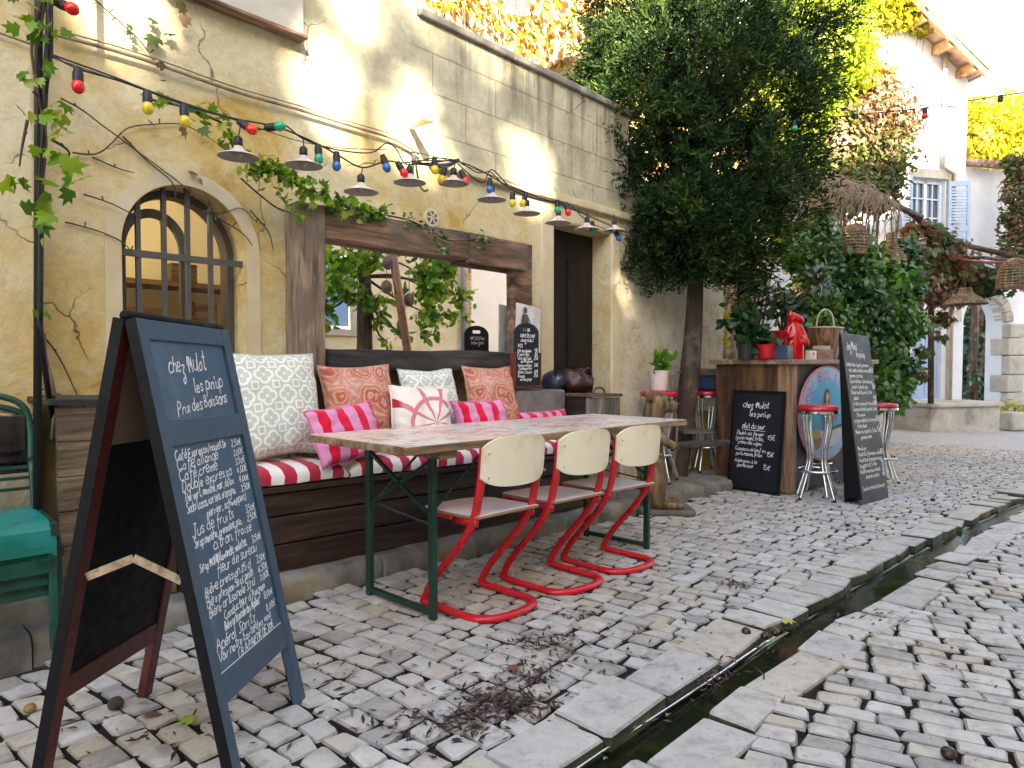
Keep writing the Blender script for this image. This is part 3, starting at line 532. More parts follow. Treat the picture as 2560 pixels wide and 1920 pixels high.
def hwindow(par,s0,s1,z0,z1,rows=4):
    mb=MB()
    for a,b,c,d in ((s0,s0+.09,z0,z1),(s1-.09,s1,z0,z1),((s0+s1)/2-.05,(s0+s1)/2+.05,z0,z1),(s0+.09,s1-.09,z0,z0+.1),(s0+.09,s1-.09,z1-.09,z1)):
        mb.add([HP(a,c,-.08),HP(b,c,-.08),HP(b,d,-.08),HP(a,d,-.08)]+[HP(a,c,-.13),HP(b,c,-.13),HP(b,d,-.13),HP(a,d,-.13)],[(0,1,2,3),(0,4,5,1),(1,5,6,2),(2,6,7,3),(3,7,4,0)],0,0)
    for i in range(1,rows):
        z=z0+(z1-z0)*i/rows
        mb.bar(HP(s0+.05,z,-.105),HP(s1-.05,z,-.105),.03,.03)
    for s in (s0+(s1-s0)*.27,s0+(s1-s0)*.73): mb.bar(HP(s,z0+.05,-.106),HP(s,z1-.05,-.106),.028,.03,up=HD)
    w=build('window',mb,simple('pale_blue_frame',(.66,.72,.80),.5),par)
    mb=MB(); mb.add([HP(s0,z0,-.14),HP(s1,z0,-.14),HP(s1,z1,-.14),HP(s0,z1,-.14)],[(0,1,2,3)],0); build('pane',mb,simple('dull_glass',(.10,.13,.16),.08,spec=.8),w)
    return w
hwindow(house,.24,1.26,3.76,5.60)
def shutter(par,s0,s1,z0,z1,off=.04,sw=0,louv=True):
    """hinged at s0; swings by angle sw"""
    def Q(u,z,d): 
        s=s0+(s1-s0)*u*math.cos(sw); o=off+abs(s1-s0)*u*math.sin(sw); return HP(s,z,o+d)
    mb=MB()
    def slab(u0,u1,za,zb,d0,d1):
        mb.add([Q(u0,za,d1),Q(u1,za,d1),Q(u1,zb,d1),Q(u0,zb,d1),Q(u0,za,d0),Q(u1,za,d0),Q(u1,zb,d0),Q(u0,zb,d0)],[(0,1,2,3),(7,6,5,4),(0,4,5,1),(1,5,6,2),(2,6,7,3),(3,7,4,0)],0,0)
    slab(0,.13,z0,z1,0,.04); slab(.87,1,z0,z1,0,.04); zm=(z0+z1)/2-.2
    for a,b in ((z0,z0+.14),(zm-.07,zm+.07),(z1-.12,z1)): slab(.13,.87,a,b,.002,.038)
    n=int((z1-z0)/.085)
    for i in range(n):
        z=z0+.16+i*(z1-z0-.3)/n
        if abs(z-zm)<.1: continue
        mb.add([Q(.13,z,.035),Q(.87,z,.035),Q(.87,z+.05,.01),Q(.13,z+.05,.01)],[(0,1,2,3)],0,0)
    return build('shutter',mb,BLUESH,par)
shutter(house,.20,-.30,3.66,5.62,.05,R(20)); shutter(house,1.30,1.78,3.66,5.56,.05,R(25))
mb=MB(); 
for a,b in ((.08,.22),(1.28,1.40)): mb.bar(HP((a+b)/2,3.7,.02),HP((a+b)/2,5.75,.02),.12,.06,up=HD)
mb.bar(HP(.02,5.72,.02),HP(1.46,5.72,.02),.06,.2); build('window_lintel',mb,STONE,house)
s0,z0=fac(1893,232); s1,z1=fac(1912,150); mb=MB(); mb.add([HP(s0,z0,.004),HP(s1,z0,.004),HP(s1,z1,.004),HP(s0,z1,.004)]+[HP(s0,z0,.1),HP(s1,z0,.1),HP(s1,z1,.1),HP(s0,z1,.1)],[(4,5,6,7),(0,4,7,3),(1,2,6,5),(0,1,5,4),(2,3,7,6)],0); build('window_lintel',mb,MATS['eave_wood'],house)
mb=MB(); a=fac(2040,205); b=fac(2068,232); mb.add([HP(a[0],b[1],.03),HP(b[0],b[1],.03),HP(b[0],a[1],.03),HP(a[0],a[1],.03)]+[HP(a[0],b[1],.08),HP(b[0],b[1],.08),HP(b[0],a[1],.08),HP(a[0],a[1],.08)],[(4,5,6,7),(0,4,7,3),(1,2,6,5),(0,1,5,4),(2,3,7,6)],0); build('shutter',mb,BLUESH,house)
mb=MB(); mb.tube([HP(1.12,8.6,.07),HP(1.12,5.9,.07),HP(1.45,5.75,.09),HP(1.45,.0,.09)],.05,8); build('downpipe',mb,pbr('buff_pipe',(.52,.42,.30),(.42,.33,.22),rough=.6),house,smooth=True)
mb=MB(); mb.add([HP(.36,.2,-.1),HP(1.26,.2,-.1),HP(1.26,2.1,-.1),HP(.36,2.1,-.1)],[(0,1,2,3)],0)
for z0,z1 in ((.32,1.05),(1.15,1.95)):
    for a in (.46,.86): mb.add([HP(a,z0,-.085),HP(a+.3,z0,-.085),HP(a+.3,z1,-.085),HP(a,z1,-.085),HP(a,z0,-.1),HP(a+.3,z0,-.1),HP(a+.3,z1,-.1),HP(a,z1,-.1)],[(0,1,2,3),(0,4,5,1),(1,5,6,2),(2,6,7,3),(3,7,4,0)],0,0)
build('door',mb,BLUESH,house)
mb=MB()
for a,b,z0,z1,d in ((-.1,.34,.2,2.0,.03),(1.28,1.62,.2,2.0,.03)): mb.bar(HP((a+b)/2,z0,d),HP((a+b)/2,z1,d),(b-a)*.5,.1,up=HD)
mb.bar(HP(-.1,2.28,.04),HP(1.75,2.28,.04),.16,.28); build('door_surround',mb,STONE,house,bevel=.02)
mb=MB()
for (a,b,z0,z1,d) in ((-.15,1.9,-.75,.08,1.05),(-.2,1.95,.083,.19,1.12)):
    M=Matrix((HD,HN,UPZ)).transposed(); c=HP((a+b)/2,(z0+z1)/2,d/2); mb.box(c,(b-a,d,z1-z0),M)
build('door_step',mb,STONE,house,bevel=.03)
# low wing and stone gateway to the right
gate=thing('arched_gateway','white garden wall with rough stone archway beside the far house','gateway',tuple(HP(3,-.6)))
mb=MB(); wallgrid(mb,HP(0,0,-.05),HD,HN,1.92,7.5,-.9,6.0,[(1.99,3.25,-.9,2.78,.63,.45)],thick=.5); build('wall',mb,WHITEW,gate)
mb=MB()
for k in range(9):
    a0,a1=PI*k/9+.01,PI*(k+1)/9-.01; ring=[]
    for an in (a0,(a0+a1)/2,a1):
        ring.append((2.62-.63*math.cos(an),2.15+.63*math.sin(an)))
    ro=[(2.62-.9*math.cos(an),2.15+.92*math.sin(an)) for an in (a1,(a0+a1)/2,a0)]
    poly=ring+ro
    if 2.62-.9*math.cos((a0+a1)/2)<2.0: continue
    vs=[HP(s,z,-.3) for s,z in poly]+[HP(s,z,.06) for s,z in poly]; mb.add(vs,[tuple(range(5,-1,-1)),tuple(range(6,12))]+[(i,(i+1)%6,6+(i+1)%6,6+i) for i in range(6)],0,random.random())
z=-.8; i=0
while z<2.1:
    h=rnd.uniform(.34,.5); w=rnd.uniform(.55,1.0); M=Matrix((HD,HN,UPZ)).transposed(); mb.box(HP(3.26+w/2-.04*(i%2),z+h/2,-.1),(w,.5,h-.015),M); z+=h; i+=1
build('arch_stones',mb,STONE,gate,bevel=.035)
mb=MB()
for k in range(26):
    s=2.0+k*.21; P0=HP(s,6.0,-.5); mb.tube([HP(s,6.02,.28),HP(s,6.3,-.6)],.085,8)
build('tile_edge',mb,MATS['roof_tile'],gate,smooth=40)
mb=MB(); 
for s,w,h in ((2.75,.55,.45),(3.9,.7,.35)): M=Matrix((HD,HN,UPZ)).transposed(); mb.box(HP(s,gf(s)-.0+h/2,.7),(w,.4,h),M)
tag(build('stone_block',mb,STONE,bevel=.05),'rough pale stone blocks lying at foot of the far archway','stone block')
# pale garden porch behind the bar
po=thing('garden_porch','white flat roofed garden porch half hidden by shrubs','porch',(10.5,4.9,-.25))
pA=at(1625,600,D=11.2); pB=at(1712,622,D=12.6); dirp=(pB-pA); dirp.z=0; dirp.normalize(); nrm=Vector((dirp.y,-dirp.x,0))
if nrm.y>0: nrm=-nrm
base=Vector((pA.x,pA.y,0)); PPt=lambda s,z,o=0: base+dirp*s+UPZ*z+nrm*o; zt=(pA.z+pB.z)/2
mb=MB(); M=Matrix((dirp,nrm,UPZ)).transposed(); mb.box(PPt(1.2,zt,-.6),(4.4,1.6,.22),M); build('flat_roof',mb,WHITEW,po,bevel=.01)
for s in (.25,2.9): mb=MB(); mb.box(PPt(s,(zt-.35)/2-.06,.05),(.34,.25,zt+.1),M); build('post',mb,WHITEW,po)
mb=MB(); mb.box(PPt(1.2,(zt-.4)/2-.06,-1.2),(4.2,.1,zt),M); build('back_wall',mb,pbr('olive_wall',(.36,.34,.25),(.28,.26,.19),scale=3),po)
gw_=thing('garden_wall','grey rubble garden wall behind the wooden bar','wall',(10.5,5.6,0))
mb=MB(); wallgrid(mb,(0,5.45,0),A,Nn,7.58,9.8,-.6,3.6,(),thick=.35); build('wall',mb,STONE,gw_)
mb=MB(); wallgrid(mb,(0,6.1,0),A,Nn,9.85,14.4,-.8,4.2,(),thick=.35); tag(build('back_garden_wall',mb,STONE),'tall pale stone wall closing the garden behind the laurel','wall')
# ------------------------------------------------------------ MIRROR FRAME
mf=thing('framed_mirror','large wall mirror framed in heavy weathered wooden beams','mirror',(3,3.55,1))
mb=MB(); mb.bx(2.12,3.98,3.565,3.572,1.15,1.93); mm,nt,b=newmat('mirror_glass'); b.inputs['Metallic'].default_value=1; b.inputs['Roughness'].default_value=.012; b.inputs['Base Color'].default_value=(.93,.94,.92,1); build('mirror_glass',mb,mm,mf)
def rough_beam(name,x0,x1,y0,y1,z0,z1,axis,mat,seed,par,amp=.008,n=18):
    rg=random.Random(seed); mb=MB(); vs=[]; fs=[]; prof=[(0,.06),(.06,0),(.5,-.01),(.94,0),(1,.06),(1,.5),(1,.94),(.94,1),(.06,1),(0,.94),(0,.5)]; m=len(prof)
    L=(x1-x0) if axis=='x' else (z1-z0)
    of=[(rg.uniform(0,9),rg.uniform(0,9)) for _ in prof]
    for k in range(n+1):
        t=k/n
        for j,(u,v) in enumerate(prof):
            du=amp*(noise.noise((t*L*2.2,of[j][0],0))+.5*noise.noise((t*L*7,of[j][0],3))); dv=amp*(noise.noise((t*L*2.2,of[j][1],5))+.5*noise.noise((t*L*7,of[j][1],8)))
            yy=y0+(y1-y0)*u+du
            if axis=='x': vs.append((x0+L*t,yy,z0+(z1-z0)*v+dv))
            else: vs.append((x0+(x1-x0)*v+dv,yy,z0+L*t))
    for k in range(n):
        for j in range(m): fs.append((k*m+j,k*m+(j+1)%m,(k+1)*m+(j+1)%m,(k+1)*m+j))
    fs+=[tuple(range(m-1,-1,-1)),tuple(n*m+j for j in range(m))]
    if axis=='z': fs=[tuple(reversed(f)) for f in fs]
    mb.add(vs,fs,0,rg.random()*.4); o=build(name,mb,mat,par,smooth=50); return o
rough_beam('post',1.985,2.155,3.44,YW-.003,.55,2.02,'z',POSTWOOD,1,mf,.009)
rough_beam('post',3.86,4.03,3.50,YW-.003,.5,2.04,'z',OLDWOOD,2,mf,.008)
rough_beam('top_beam',2.158,3.30,3.46,3.562,1.845,2.03,'x',OLDWOOD,3,mf,.009); rough_beam('top_beam',3.302,3.90,3.44,3.497,1.825,2.03,'x',OLDWOOD,4,mf,.008)
rough_beam('bottom_beam',2.158,3.859,3.42,3.562,1.07,1.205,'x',DARKBEAM,5,mf,.011)
# ------------------------------------------------------------ BENCH
be=thing('wooden_bench','long dark plank bench box with raised end boxes against the wall','bench',(2.7,3.1,.1))
bx0,bx1=.74,4.66; BF=3.07; rg=random.Random(9)
mb=MB()
for z0,z1 in ((.10,.235),(.24,.375),(.38,.49)):
    x=1.19
    while x<4.21:
        L=rg.uniform(1.0,1.6); e=min(4.21,x+L); mb.bx(x,e-.003,BF+rg.uniform(-.002,.003),BF+.025,z0,z1-.004,rv=rg.random()); x=e
build('front_panel',mb,BENCHW,be,bevel=.003,shear=True)
mb=MB()
for y0,y1 in ((BF-.02,3.24),(3.244,3.42),(3.424,3.56)): mb.bx(1.19,4.21,y0,y1,.493,.523)
build('seat',mb,BENCHW,be,bevel=.004,shear=True)
for (a,b,mt) in ((.74,1.18,GREYWOOD),(4.22,4.66,GREYWOOD)):
    mb=MB()
    for i in range(4):
        w=(b-a)/4
        if mt is GREYWOOD and a>2: mb.bx(a+i*w+.002,a+(i+1)*w-.002,3.10,3.125,.10,.925,rv=rg.random())
    if a<2:
        for i in range(6): mb.bx(a,b,3.10,3.125,.10+i*.138,.10+(i+1)*.138-.004,rv=rg.random())
    build('end_box_front',mb,wood('knotty_plank',(.27,.20,.13),(.13,.09,.055),'x',7,.7,.4) if a<2 else GREYWOOD,be,bevel=.003,shear=True)
    mb=MB()
    for i in range(5): z0=.10+i*.166; mb.bx((a if a>2 else b-.024),(a+.024 if a>2 else b),3.128,3.56,z0,z0+.163,rv=.5)
    build('end_box_side',mb,wood('dark_plank_y',(.05,.024,.016),(.022,.012,.009),'y',8,.55,.3) if 'dark_plank_y' not in MATS else MATS['dark_plank_y'],be,bevel=.003,shear=True)
    mb=MB(); mb.bx(a-.015,b+.015,3.085,3.57,.932,.957); build('end_box_top',mb,DARKBEAM if a<2 else wood('chest_top',(.16,.11,.08),(.07,.045,.03),'x'),be,bevel=.005,shear=True)
mb=MB(); mb.bx(3.62,4.2,3.30,3.545,.526,.985); build('shelf_block',mb,pbr('grey_block',(.20,.19,.17),(.09,.085,.08),scale=7,rough=.8,bump=.4),be,bevel=.02,shear=True)
p=(4.5,3.2); mb=MB(); mb.tube(smooth_pts([(4.42,3.2,.957),(4.44,3.2,.99),(4.5,3.2,1.003),(4.56,3.2,.99),(4.58,3.2,.957)],4),.009,8); build('handle',mb,IRON,be,smooth=True,shear=True)
# striped seat cushions
def stripe_mat(name,ca,cb,n,axis='u',edge=.5,soft=.012,scale=1.0):
    m,nt,b=newmat(name); N=NB(nt); uv=N.n('UVMap'); s=N.n('SeparateXYZ'); N.l(uv.outputs[0],s.inputs[0]); x=s.outputs[0] if axis=='u' else s.outputs[1]
    wob=N.math('MULTIPLY',N.math('SUBTRACT',N.noise(N.coord(),5,3),.5),.03)
    f=N.math('FRACT',N.math('MULTIPLY',N.math('ADD',x,wob),n)); r=N.ramp(f,[(0,g3(0)),(edge-soft,g3(0)),(edge+soft,g3(1)),(1-soft,g3(1)),(1,g3(0))])
    col=N.mix(r,ca,cb); col=N.mix(.25,col,N.ramp(N.noise(N.coord(),9,5),[(.3,g3(.6)),(.6,g3(1))]),'MULTIPLY'); N.l(col,b.inputs['Base Color']); b.inputs['Roughness'].default_value=.9; b.inputs['Specular IOR Level'].default_value=.15; b.inputs['Sheen Weight'].default_value=.2
    N.bump(N.noise(N.coord(),320,2),.15,.002,b); return m
SEATST=stripe_mat('red_white_stripe',(.78,.74,.68),(.42,.022,.045),1/.135,'u')
def seat_pad(x0,x1,label,seed):
    mb=MB(); rg=random.Random(seed); nx=40; prof=[(3.50,.525),(3.52,.56),(3.49,.60),(3.38,.618),(3.25,.622),(3.13,.618),(3.07,.605),(3.045,.575),(3.05,.535),(3.09,.525)]; m=len(prof); vs=[];fs=[];uv=[]
    for i in range(nx+1):
        t=i/nx; x=x0+(x1-x0)*t; e=min(t,1-t)*(x1-x0); k=1-math.exp(-e/.025)*.55
        for j,(y,z) in enumerate(prof):
            zz=.525+(z-.525)*k+.006*noise.noise((x*5,y*5,seed)); yy=3.28+(y-3.28)*(1-.06*(1-k)); vs.append((x+.012*noise.noise((y*4,x*3,seed+3)),yy,zz)); uv.append((x-x0,j/m))
    for i in range(nx):
        for j in range(m): fs.append((i*m+j,(i+1)*m+j,(i+1)*m+(j+1)%m,i*m+(j+1)%m))
    fs+=[tuple(range(m-1,-1,-1)),tuple(nx*m+j for j in range(m))]; mb.add([tuple(v) for v in vs],[tuple(reversed(f)) for f in fs],0,0,uv); o=build('seat_cushion',mb,SEATST,smooth=60,shear=True); return tag(o,label,'cushion','striped seat cushions on the bench')
seat_pad(1.2,2.04,'red and white striped seat pad nearest the big folding chalkboard',1); seat_pad(2.05,3.12,'red and white striped seat pad lying behind near half of the table',2); seat_pad(3.13,4.2,'red and white striped seat pad beside the bench end box with the bags',3)
# scatter cushions
def pillow(name,label,w,h,t,loc,rx,rz,mat,seed,ry=0,group='scatter cushions along the bench',wr=1,edge=None):
    n=26; vs=[];fs=[];uv=[]; idx={}
    for side in (1,-1):
        for i in range(n+1):
            for j in range(n+1):
                u=-1+2*i/n; v=-1+2*j/n
                if side==-1 and (i in (0,n) or j in (0,n)): continue
                k=((1-u**4)*(1-v**4))**.55; k*=(1-.18*(u*u+v*v)/2)
                x=w/2*u*(1-.075*(1-v*v)*abs(u)**3); z=h/2*v*(1-.075*(1-u*u)*abs(v)**3)
                q=noise.noise((u*1.6+seed,v*1.6,seed*.7)); ex=max(abs(u),abs(v))
                wk=wr*(.010*noise.noise((u*4+seed*3,v*4,side))+.007*ex*math.sin(9*u*v+6*noise.noise((u*2,v*2,seed))+seed))
                idx[(side,i,j)]=len(vs); vs.append((x+.010*q,-side*(t/2*k)-side*wk*(k>0.02)+.012*noise.noise((u,v,seed+9)),z+.014*noise.noise((u*1.2,seed,v*.3))-.012*(1-v)*u*u*0)); uv.append((u*w/2/.5+.5,v*h/2/.5+.5))
    G=lambda s,i,j: idx.get((s,i,j),idx[(1,i,j)])
    for s in (1,-1):
        for i in range(n):
            for j in range(n):
                f=(G(s,i,j),G(s,i+1,j),G(s,i+1,j+1),G(s,i,j+1)); fs.append(f if s==1 else tuple(reversed(f)))
    M=Matrix.Rotation(rz,3,'Z')@Matrix.Rotation(rx,3,'X')@Matrix.Rotation(ry,3,'Y'); vs=[M@Vector(v)+Vector(loc) for v in vs]
    mb=MB(); mb.add(vs,fs,0,0,uv)
    T=thing(name,label,'cushion',(loc[0],loc[1],loc[2]-h/2),group)
    build('cover',mb,mat,T,smooth=True)
    pts=[Vector(vs[idx[(1,i,0)]]) for i in range(n+1)]+[Vector(vs[idx[(1,n,j)]]) for j in range(1,n+1)]+[Vector(vs[idx[(1,i,n)]]) for i in range(n-1,-1,-1)]+[Vector(vs[idx[(1,0,j)]]) for j in range(n-1,0,-1)]
    pb=MB(); pb.tube(pts,.0045,6,closed=True); build('piping',pb,edge or mat,T,smooth=True); return T
def fabric(name,fn,rough=.9):
    m,nt,b=newmat(name); N=NB(nt); uv=N.n('UVMap'); s=N.n('SeparateXYZ'); N.l(uv.outputs[0],s.inputs[0]); col=fn(N,uv.outputs[0],s.outputs[0],s.outputs[1])
    col=N.mix(.2,col,N.ramp(N.noise(N.coord(),11,5),[(.3,g3(.65)),(.6,g3(1))]),'MULTIPLY'); N.l(col,b.inputs['Base Color']); b.inputs['Roughness'].default_value=rough; b.inputs['Specular IOR Level'].default_value=.15; b.inputs['Sheen Weight'].default_value=.15
    N.bump(N.noise(N.coord(),260,2),.2,.002,b); return m
def trellis(N,uv,u,v):
    def cell(ou,ov,sc):
        x=N.math('ABSOLUTE',N.math('SUBTRACT',N.math('FRACT',N.math('ADD',N.math('MULTIPLY',u,sc),ou)),.5)); y=N.math('ABSOLUTE',N.math('SUBTRACT',N.math('FRACT',N.math('ADD',N.math('MULTIPLY',v,sc),ov)),.5))
        a=N.math('SUBTRACT',N.math('MAXIMUM',x,y),.20); b=N.math('MINIMUM',x,y); return N.math('SUBTRACT',N.math('SQRT',N.math('ADD',N.math('MULTIPLY',a,a),N.math('MULTIPLY',b,b))),.205)
    d1=cell(0,0,4.4); line=N.ramp(N.math('ABSOLUTE',d1),[(.045,g3(1)),(.07,g3(0))])
    x=N.math('ABSOLUTE',N.math('SUBTRACT',N.math('FRACT',N.math('MULTIPLY',u,4.4)),.5)); y=N.math('ABSOLUTE',N.math('SUBTRACT',N.math('FRACT',N.math('MULTIPLY',v,4.4)),.5))
    link=N.ramp(N.math('ABSOLUTE',N.math('SUBTRACT',N.math('MAXIMUM',N.math('SUBTRACT',.5,x),N.math('SUBTRACT',.5,y)),.16)),[(.03,g3(1)),(.05,g3(0))])
    return N.mix(N.math('MAXIMUM',line,link),(.50,.56,.50),(.82,.82,.74))
def paisley(N,uv,u,v):
    mp=N.n('Mapping'); N.l(uv,mp.inputs[0]); d=N.n('TexNoise'); d.inputs['Scale'].default_value=4; N.l(uv,d.inputs['Vector']); add=N.mix(.16,mp.outputs[0],d.outputs[1])
    vo=N.n('TexVoronoi'); vo.inputs['Scale'].default_value=5.5; N.l(add,vo.inputs['Vector']); w=N.math('FRACT',N.math('MULTIPLY',vo.outputs['Distance'],4.2))
    rings=N.ramp(w,[(.0,g3(0)),(.42,g3(0)),(.55,g3(1)),(.75,g3(1)),(.9,g3(0))]); fl=N.ramp(N.noise(add,24,3),[(.45,g3(0)),(.55,g3(1))])
    base=N.ramp(vo.outputs['Distance'],[(.0,(.55,.28,.22)),(.25,(.42,.11,.07)),(.5,(.50,.22,.14)),(.8,(.58,.33,.28))]); col=N.mix(N.math('MULTIPLY',rings,.75),base,(.70,.45,.34)); return N.mix(N.math('MULTIPLY',fl,.35),col,(.38,.09,.06))
def burst(N,uv,u,v):
    du=N.math('SUBTRACT',u,.62); dv=N.math('SUBTRACT',v,.42); an=N.math('ARCTAN2',dv,du); r=N.math('SQRT',N.math('ADD',N.math('MULTIPLY',du,du),N.math('MULTIPLY',dv,dv)))
    w=N.math('ABSOLUTE',N.math('SINE',N.math('ADD',N.math('MULTIPLY',an,4.5),N.math('MULTIPLY',N.noise(uv,3,2),1.2)))); ray_=N.ramp(N.math('SUBTRACT',w,N.math('DIVIDE',.03,N.math('ADD',r,.05))),[(.0,g3(1)),(.26,g3(1)),(.31,g3(0))])
    ring=N.ramp(N.math('ABSOLUTE',N.math('SUBTRACT',r,.30)),[(.022,g3(1)),(.03,g3(0))]); f=N.math('MAXIMUM',ray_,ring); side=N.ramp(u,[(.16,g3(1)),(.22,g3(0))]); col=N.mix(f,(.76,.70,.64),(.58,.20,.24)); return N.mix(N.math('MULTIPLY',side,f),col,(.36,.02,.03))
TREL=fabric('trellis_print',trellis); PAIS=fabric('paisley_print',paisley); BURST=fabric('burst_print',burst)
PINKST=stripe_mat('pink_red_stripe',(.66,.27,.46),(.66,.006,.045),4.1,'u',.52); PIPING=simple('pink_piping',(.62,.15,.30),.8)
b0=.62
pillow('cushion','largest sage trellis patterned cushion, next to the big folding chalkboard',.56,.56,.17,(1.75,3.29,.905),R(-14),R(4),TREL,1.3)
pillow('cushion','rust paisley cushion between the two sage trellis cushions',.47,.50,.17,(2.30,3.33,.865),R(-13),R(-3),PAIS,2.7)
pillow('cushion','smaller sage trellis cushion leaning below middle of the mirror',.48,.48,.15,(2.87,3.36,.855),R(-13),R(3),TREL,4.1)
pillow('cushion','rust paisley cushion standing below the small wine slate',.47,.50,.15,(3.42,3.35,.855),R(-12),R(-4),PAIS,5.9)
pillow('bolster_cushion','pink and red striped cushion lying partly behind near table corner',.46,.30,.13,(2.06,3.10,.755),R(-20),R(6),PINKST,6.6,ry=R(-7),edge=PIPING)
pillow('cushion','white cushion with dusky red starburst bands and dark red side',.40,.40,.15,(2.60,3.13,.79),R(-17),R(-14),BURST,7.2,ry=R(4))
pillow('bolster_cushion','pink and red striped cushion beside the starburst cushion',.44,.30,.13,(3.12,3.15,.74),R(-20),R(-4),PINKST,8.8,edge=PIPING)
pillow('bolster_cushion','red striped cushion lying below the bench end box with the bags',.55,.22,.12,(3.86,3.24,.66),R(-12),R(0),PINKST,9.7,edge=PIPING)
# ------------------------------------------------------------ TABLE
ta=thing('folding_table','long wooden beer table with faded pasted pictures and dark green legs','table',(2.8,2.5,0))
TX0,TX1,TY0,TY1=1.68,3.95,2.12,2.86
def tz(x): return .79-.0133*(x-TX0)
def tslab(mb,x0,x1,y0,y1,z0,z1,mi=None): mb.add([(x,y,tz(x)+z) for x in (x0,x1) for y in (y0,y1) for z in (z0,z1)],[(0,1,3,2),(4,6,7,5),(0,4,5,1),(2,3,7,6),(0,2,6,4),(1,5,7,3)],mi,rnd.random())
def decoup():
    m,nt,b=newmat('pasted_table_top'); N=NB(nt); v=N.coord(); br=N.n('TexBrick'); br.offset=.37; br.inputs['Scale'].default_value=1; br.inputs['Mortar Size'].default_value=.004; br.inputs['Brick Width'].default_value=.31; br.inputs['Row Height'].default_value=.23; br.inputs['Bias'].default_value=-.1
    br.inputs['Color1'].default_value=(0,0,0,1); br.inputs['Color2'].default_value=(1,1,1,1); br.inputs['Mortar'].default_value=(.5,.5,.5,1); N.l(v,br.inputs['Vector'])
    pic=N.ramp(br.outputs[0],[(0,(.62,.30,.26)),(.2,(.70,.66,.58)),(.4,(.36,.42,.44)),(.6,(.72,.68,.60)),(.8,(.70,.50,.24)),(1,(.62,.62,.60))])
    n1=N.noise(N.coord(scale=(1,2.4,1)),7,6,.6,1.2); pic=N.mix(N.ramp(n1,[(.42,g3(0)),(.55,g3(.8))]),pic,(.74,.72,.66)); pic=N.mix(N.ramp(N.noise(v,16,4),[(.56,g3(0)),(.62,g3(.8))]),pic,(.42,.14,.12)); pic=N.mix(N.ramp(N.noise(v,21,4,.6,1),[(.60,g3(0)),(.66,g3(.8))]),pic,(.08,.10,.10))
    N.l(pic,b.inputs['Base Color']); b.inputs['Roughness'].default_value=.32; b.inputs['Coat Weight'].default_value=.15; b.inputs['Coat Roughness'].default_value=.25; return m
mb=MB(); tslab(mb,TX0,TX1,TY0+.001,TY1-.001,-.032,0); top=build('table_top',mb,[wood('table_edge',(.42,.29,.17),(.27,.17,.09),'x',7,.55,.3)],ta,bevel=.004)
mb=MB(); tslab(mb,TX0+.006,TX1-.006,TY0+.006,TY1-.006,.0012,.0022); build('pasted_pictures',mb,decoup(),top)
mb=MB()
for x in (TX0+.27,TX1-.27): mb=MB(); tslab(mb,x-.05,x+.05,TY0+.05,TY1-.05,-.072,-.034); build('under_batten',mb,MATS['table_edge'],ta,bevel=.003)
for x in (1.945,3.715):
    zt=tz(x)-.074
    for y in (2.27,2.74):
        mb=MB(); mb.tube([(x,y,gz(x)),(x,y,zt)],.0,4) if False else mb.box((x,y,(zt+gz(x))/2),(.028,.036,zt-gz(x))); build('leg',mb,GREENM,ta,bevel=.004)
    mb=MB(); z1=gz(x)+.03; mb.bx(x-.012,x+.012,2.29,2.72,z1-.012,z1+.012); build('foot_rail',mb,GREENM,ta); mb=MB(); mb.bar((x,2.285,zt-.26),(x,2.725,zt-.02),.016,.016); mb.bar((x,2.285,zt-.02),(x,2.725,zt-.27),.016,.016); s=1 if x<3 else -1
    mb.bar((x,2.285,zt-.30),(x,2.725,zt-.26),.008); 
    for y in (2.3,2.71): mb.bar((x+s*.02,y,zt-.25),(x+s*.40,y,zt+.035),.010)
    build('leg_brace',mb,GREENM,ta)
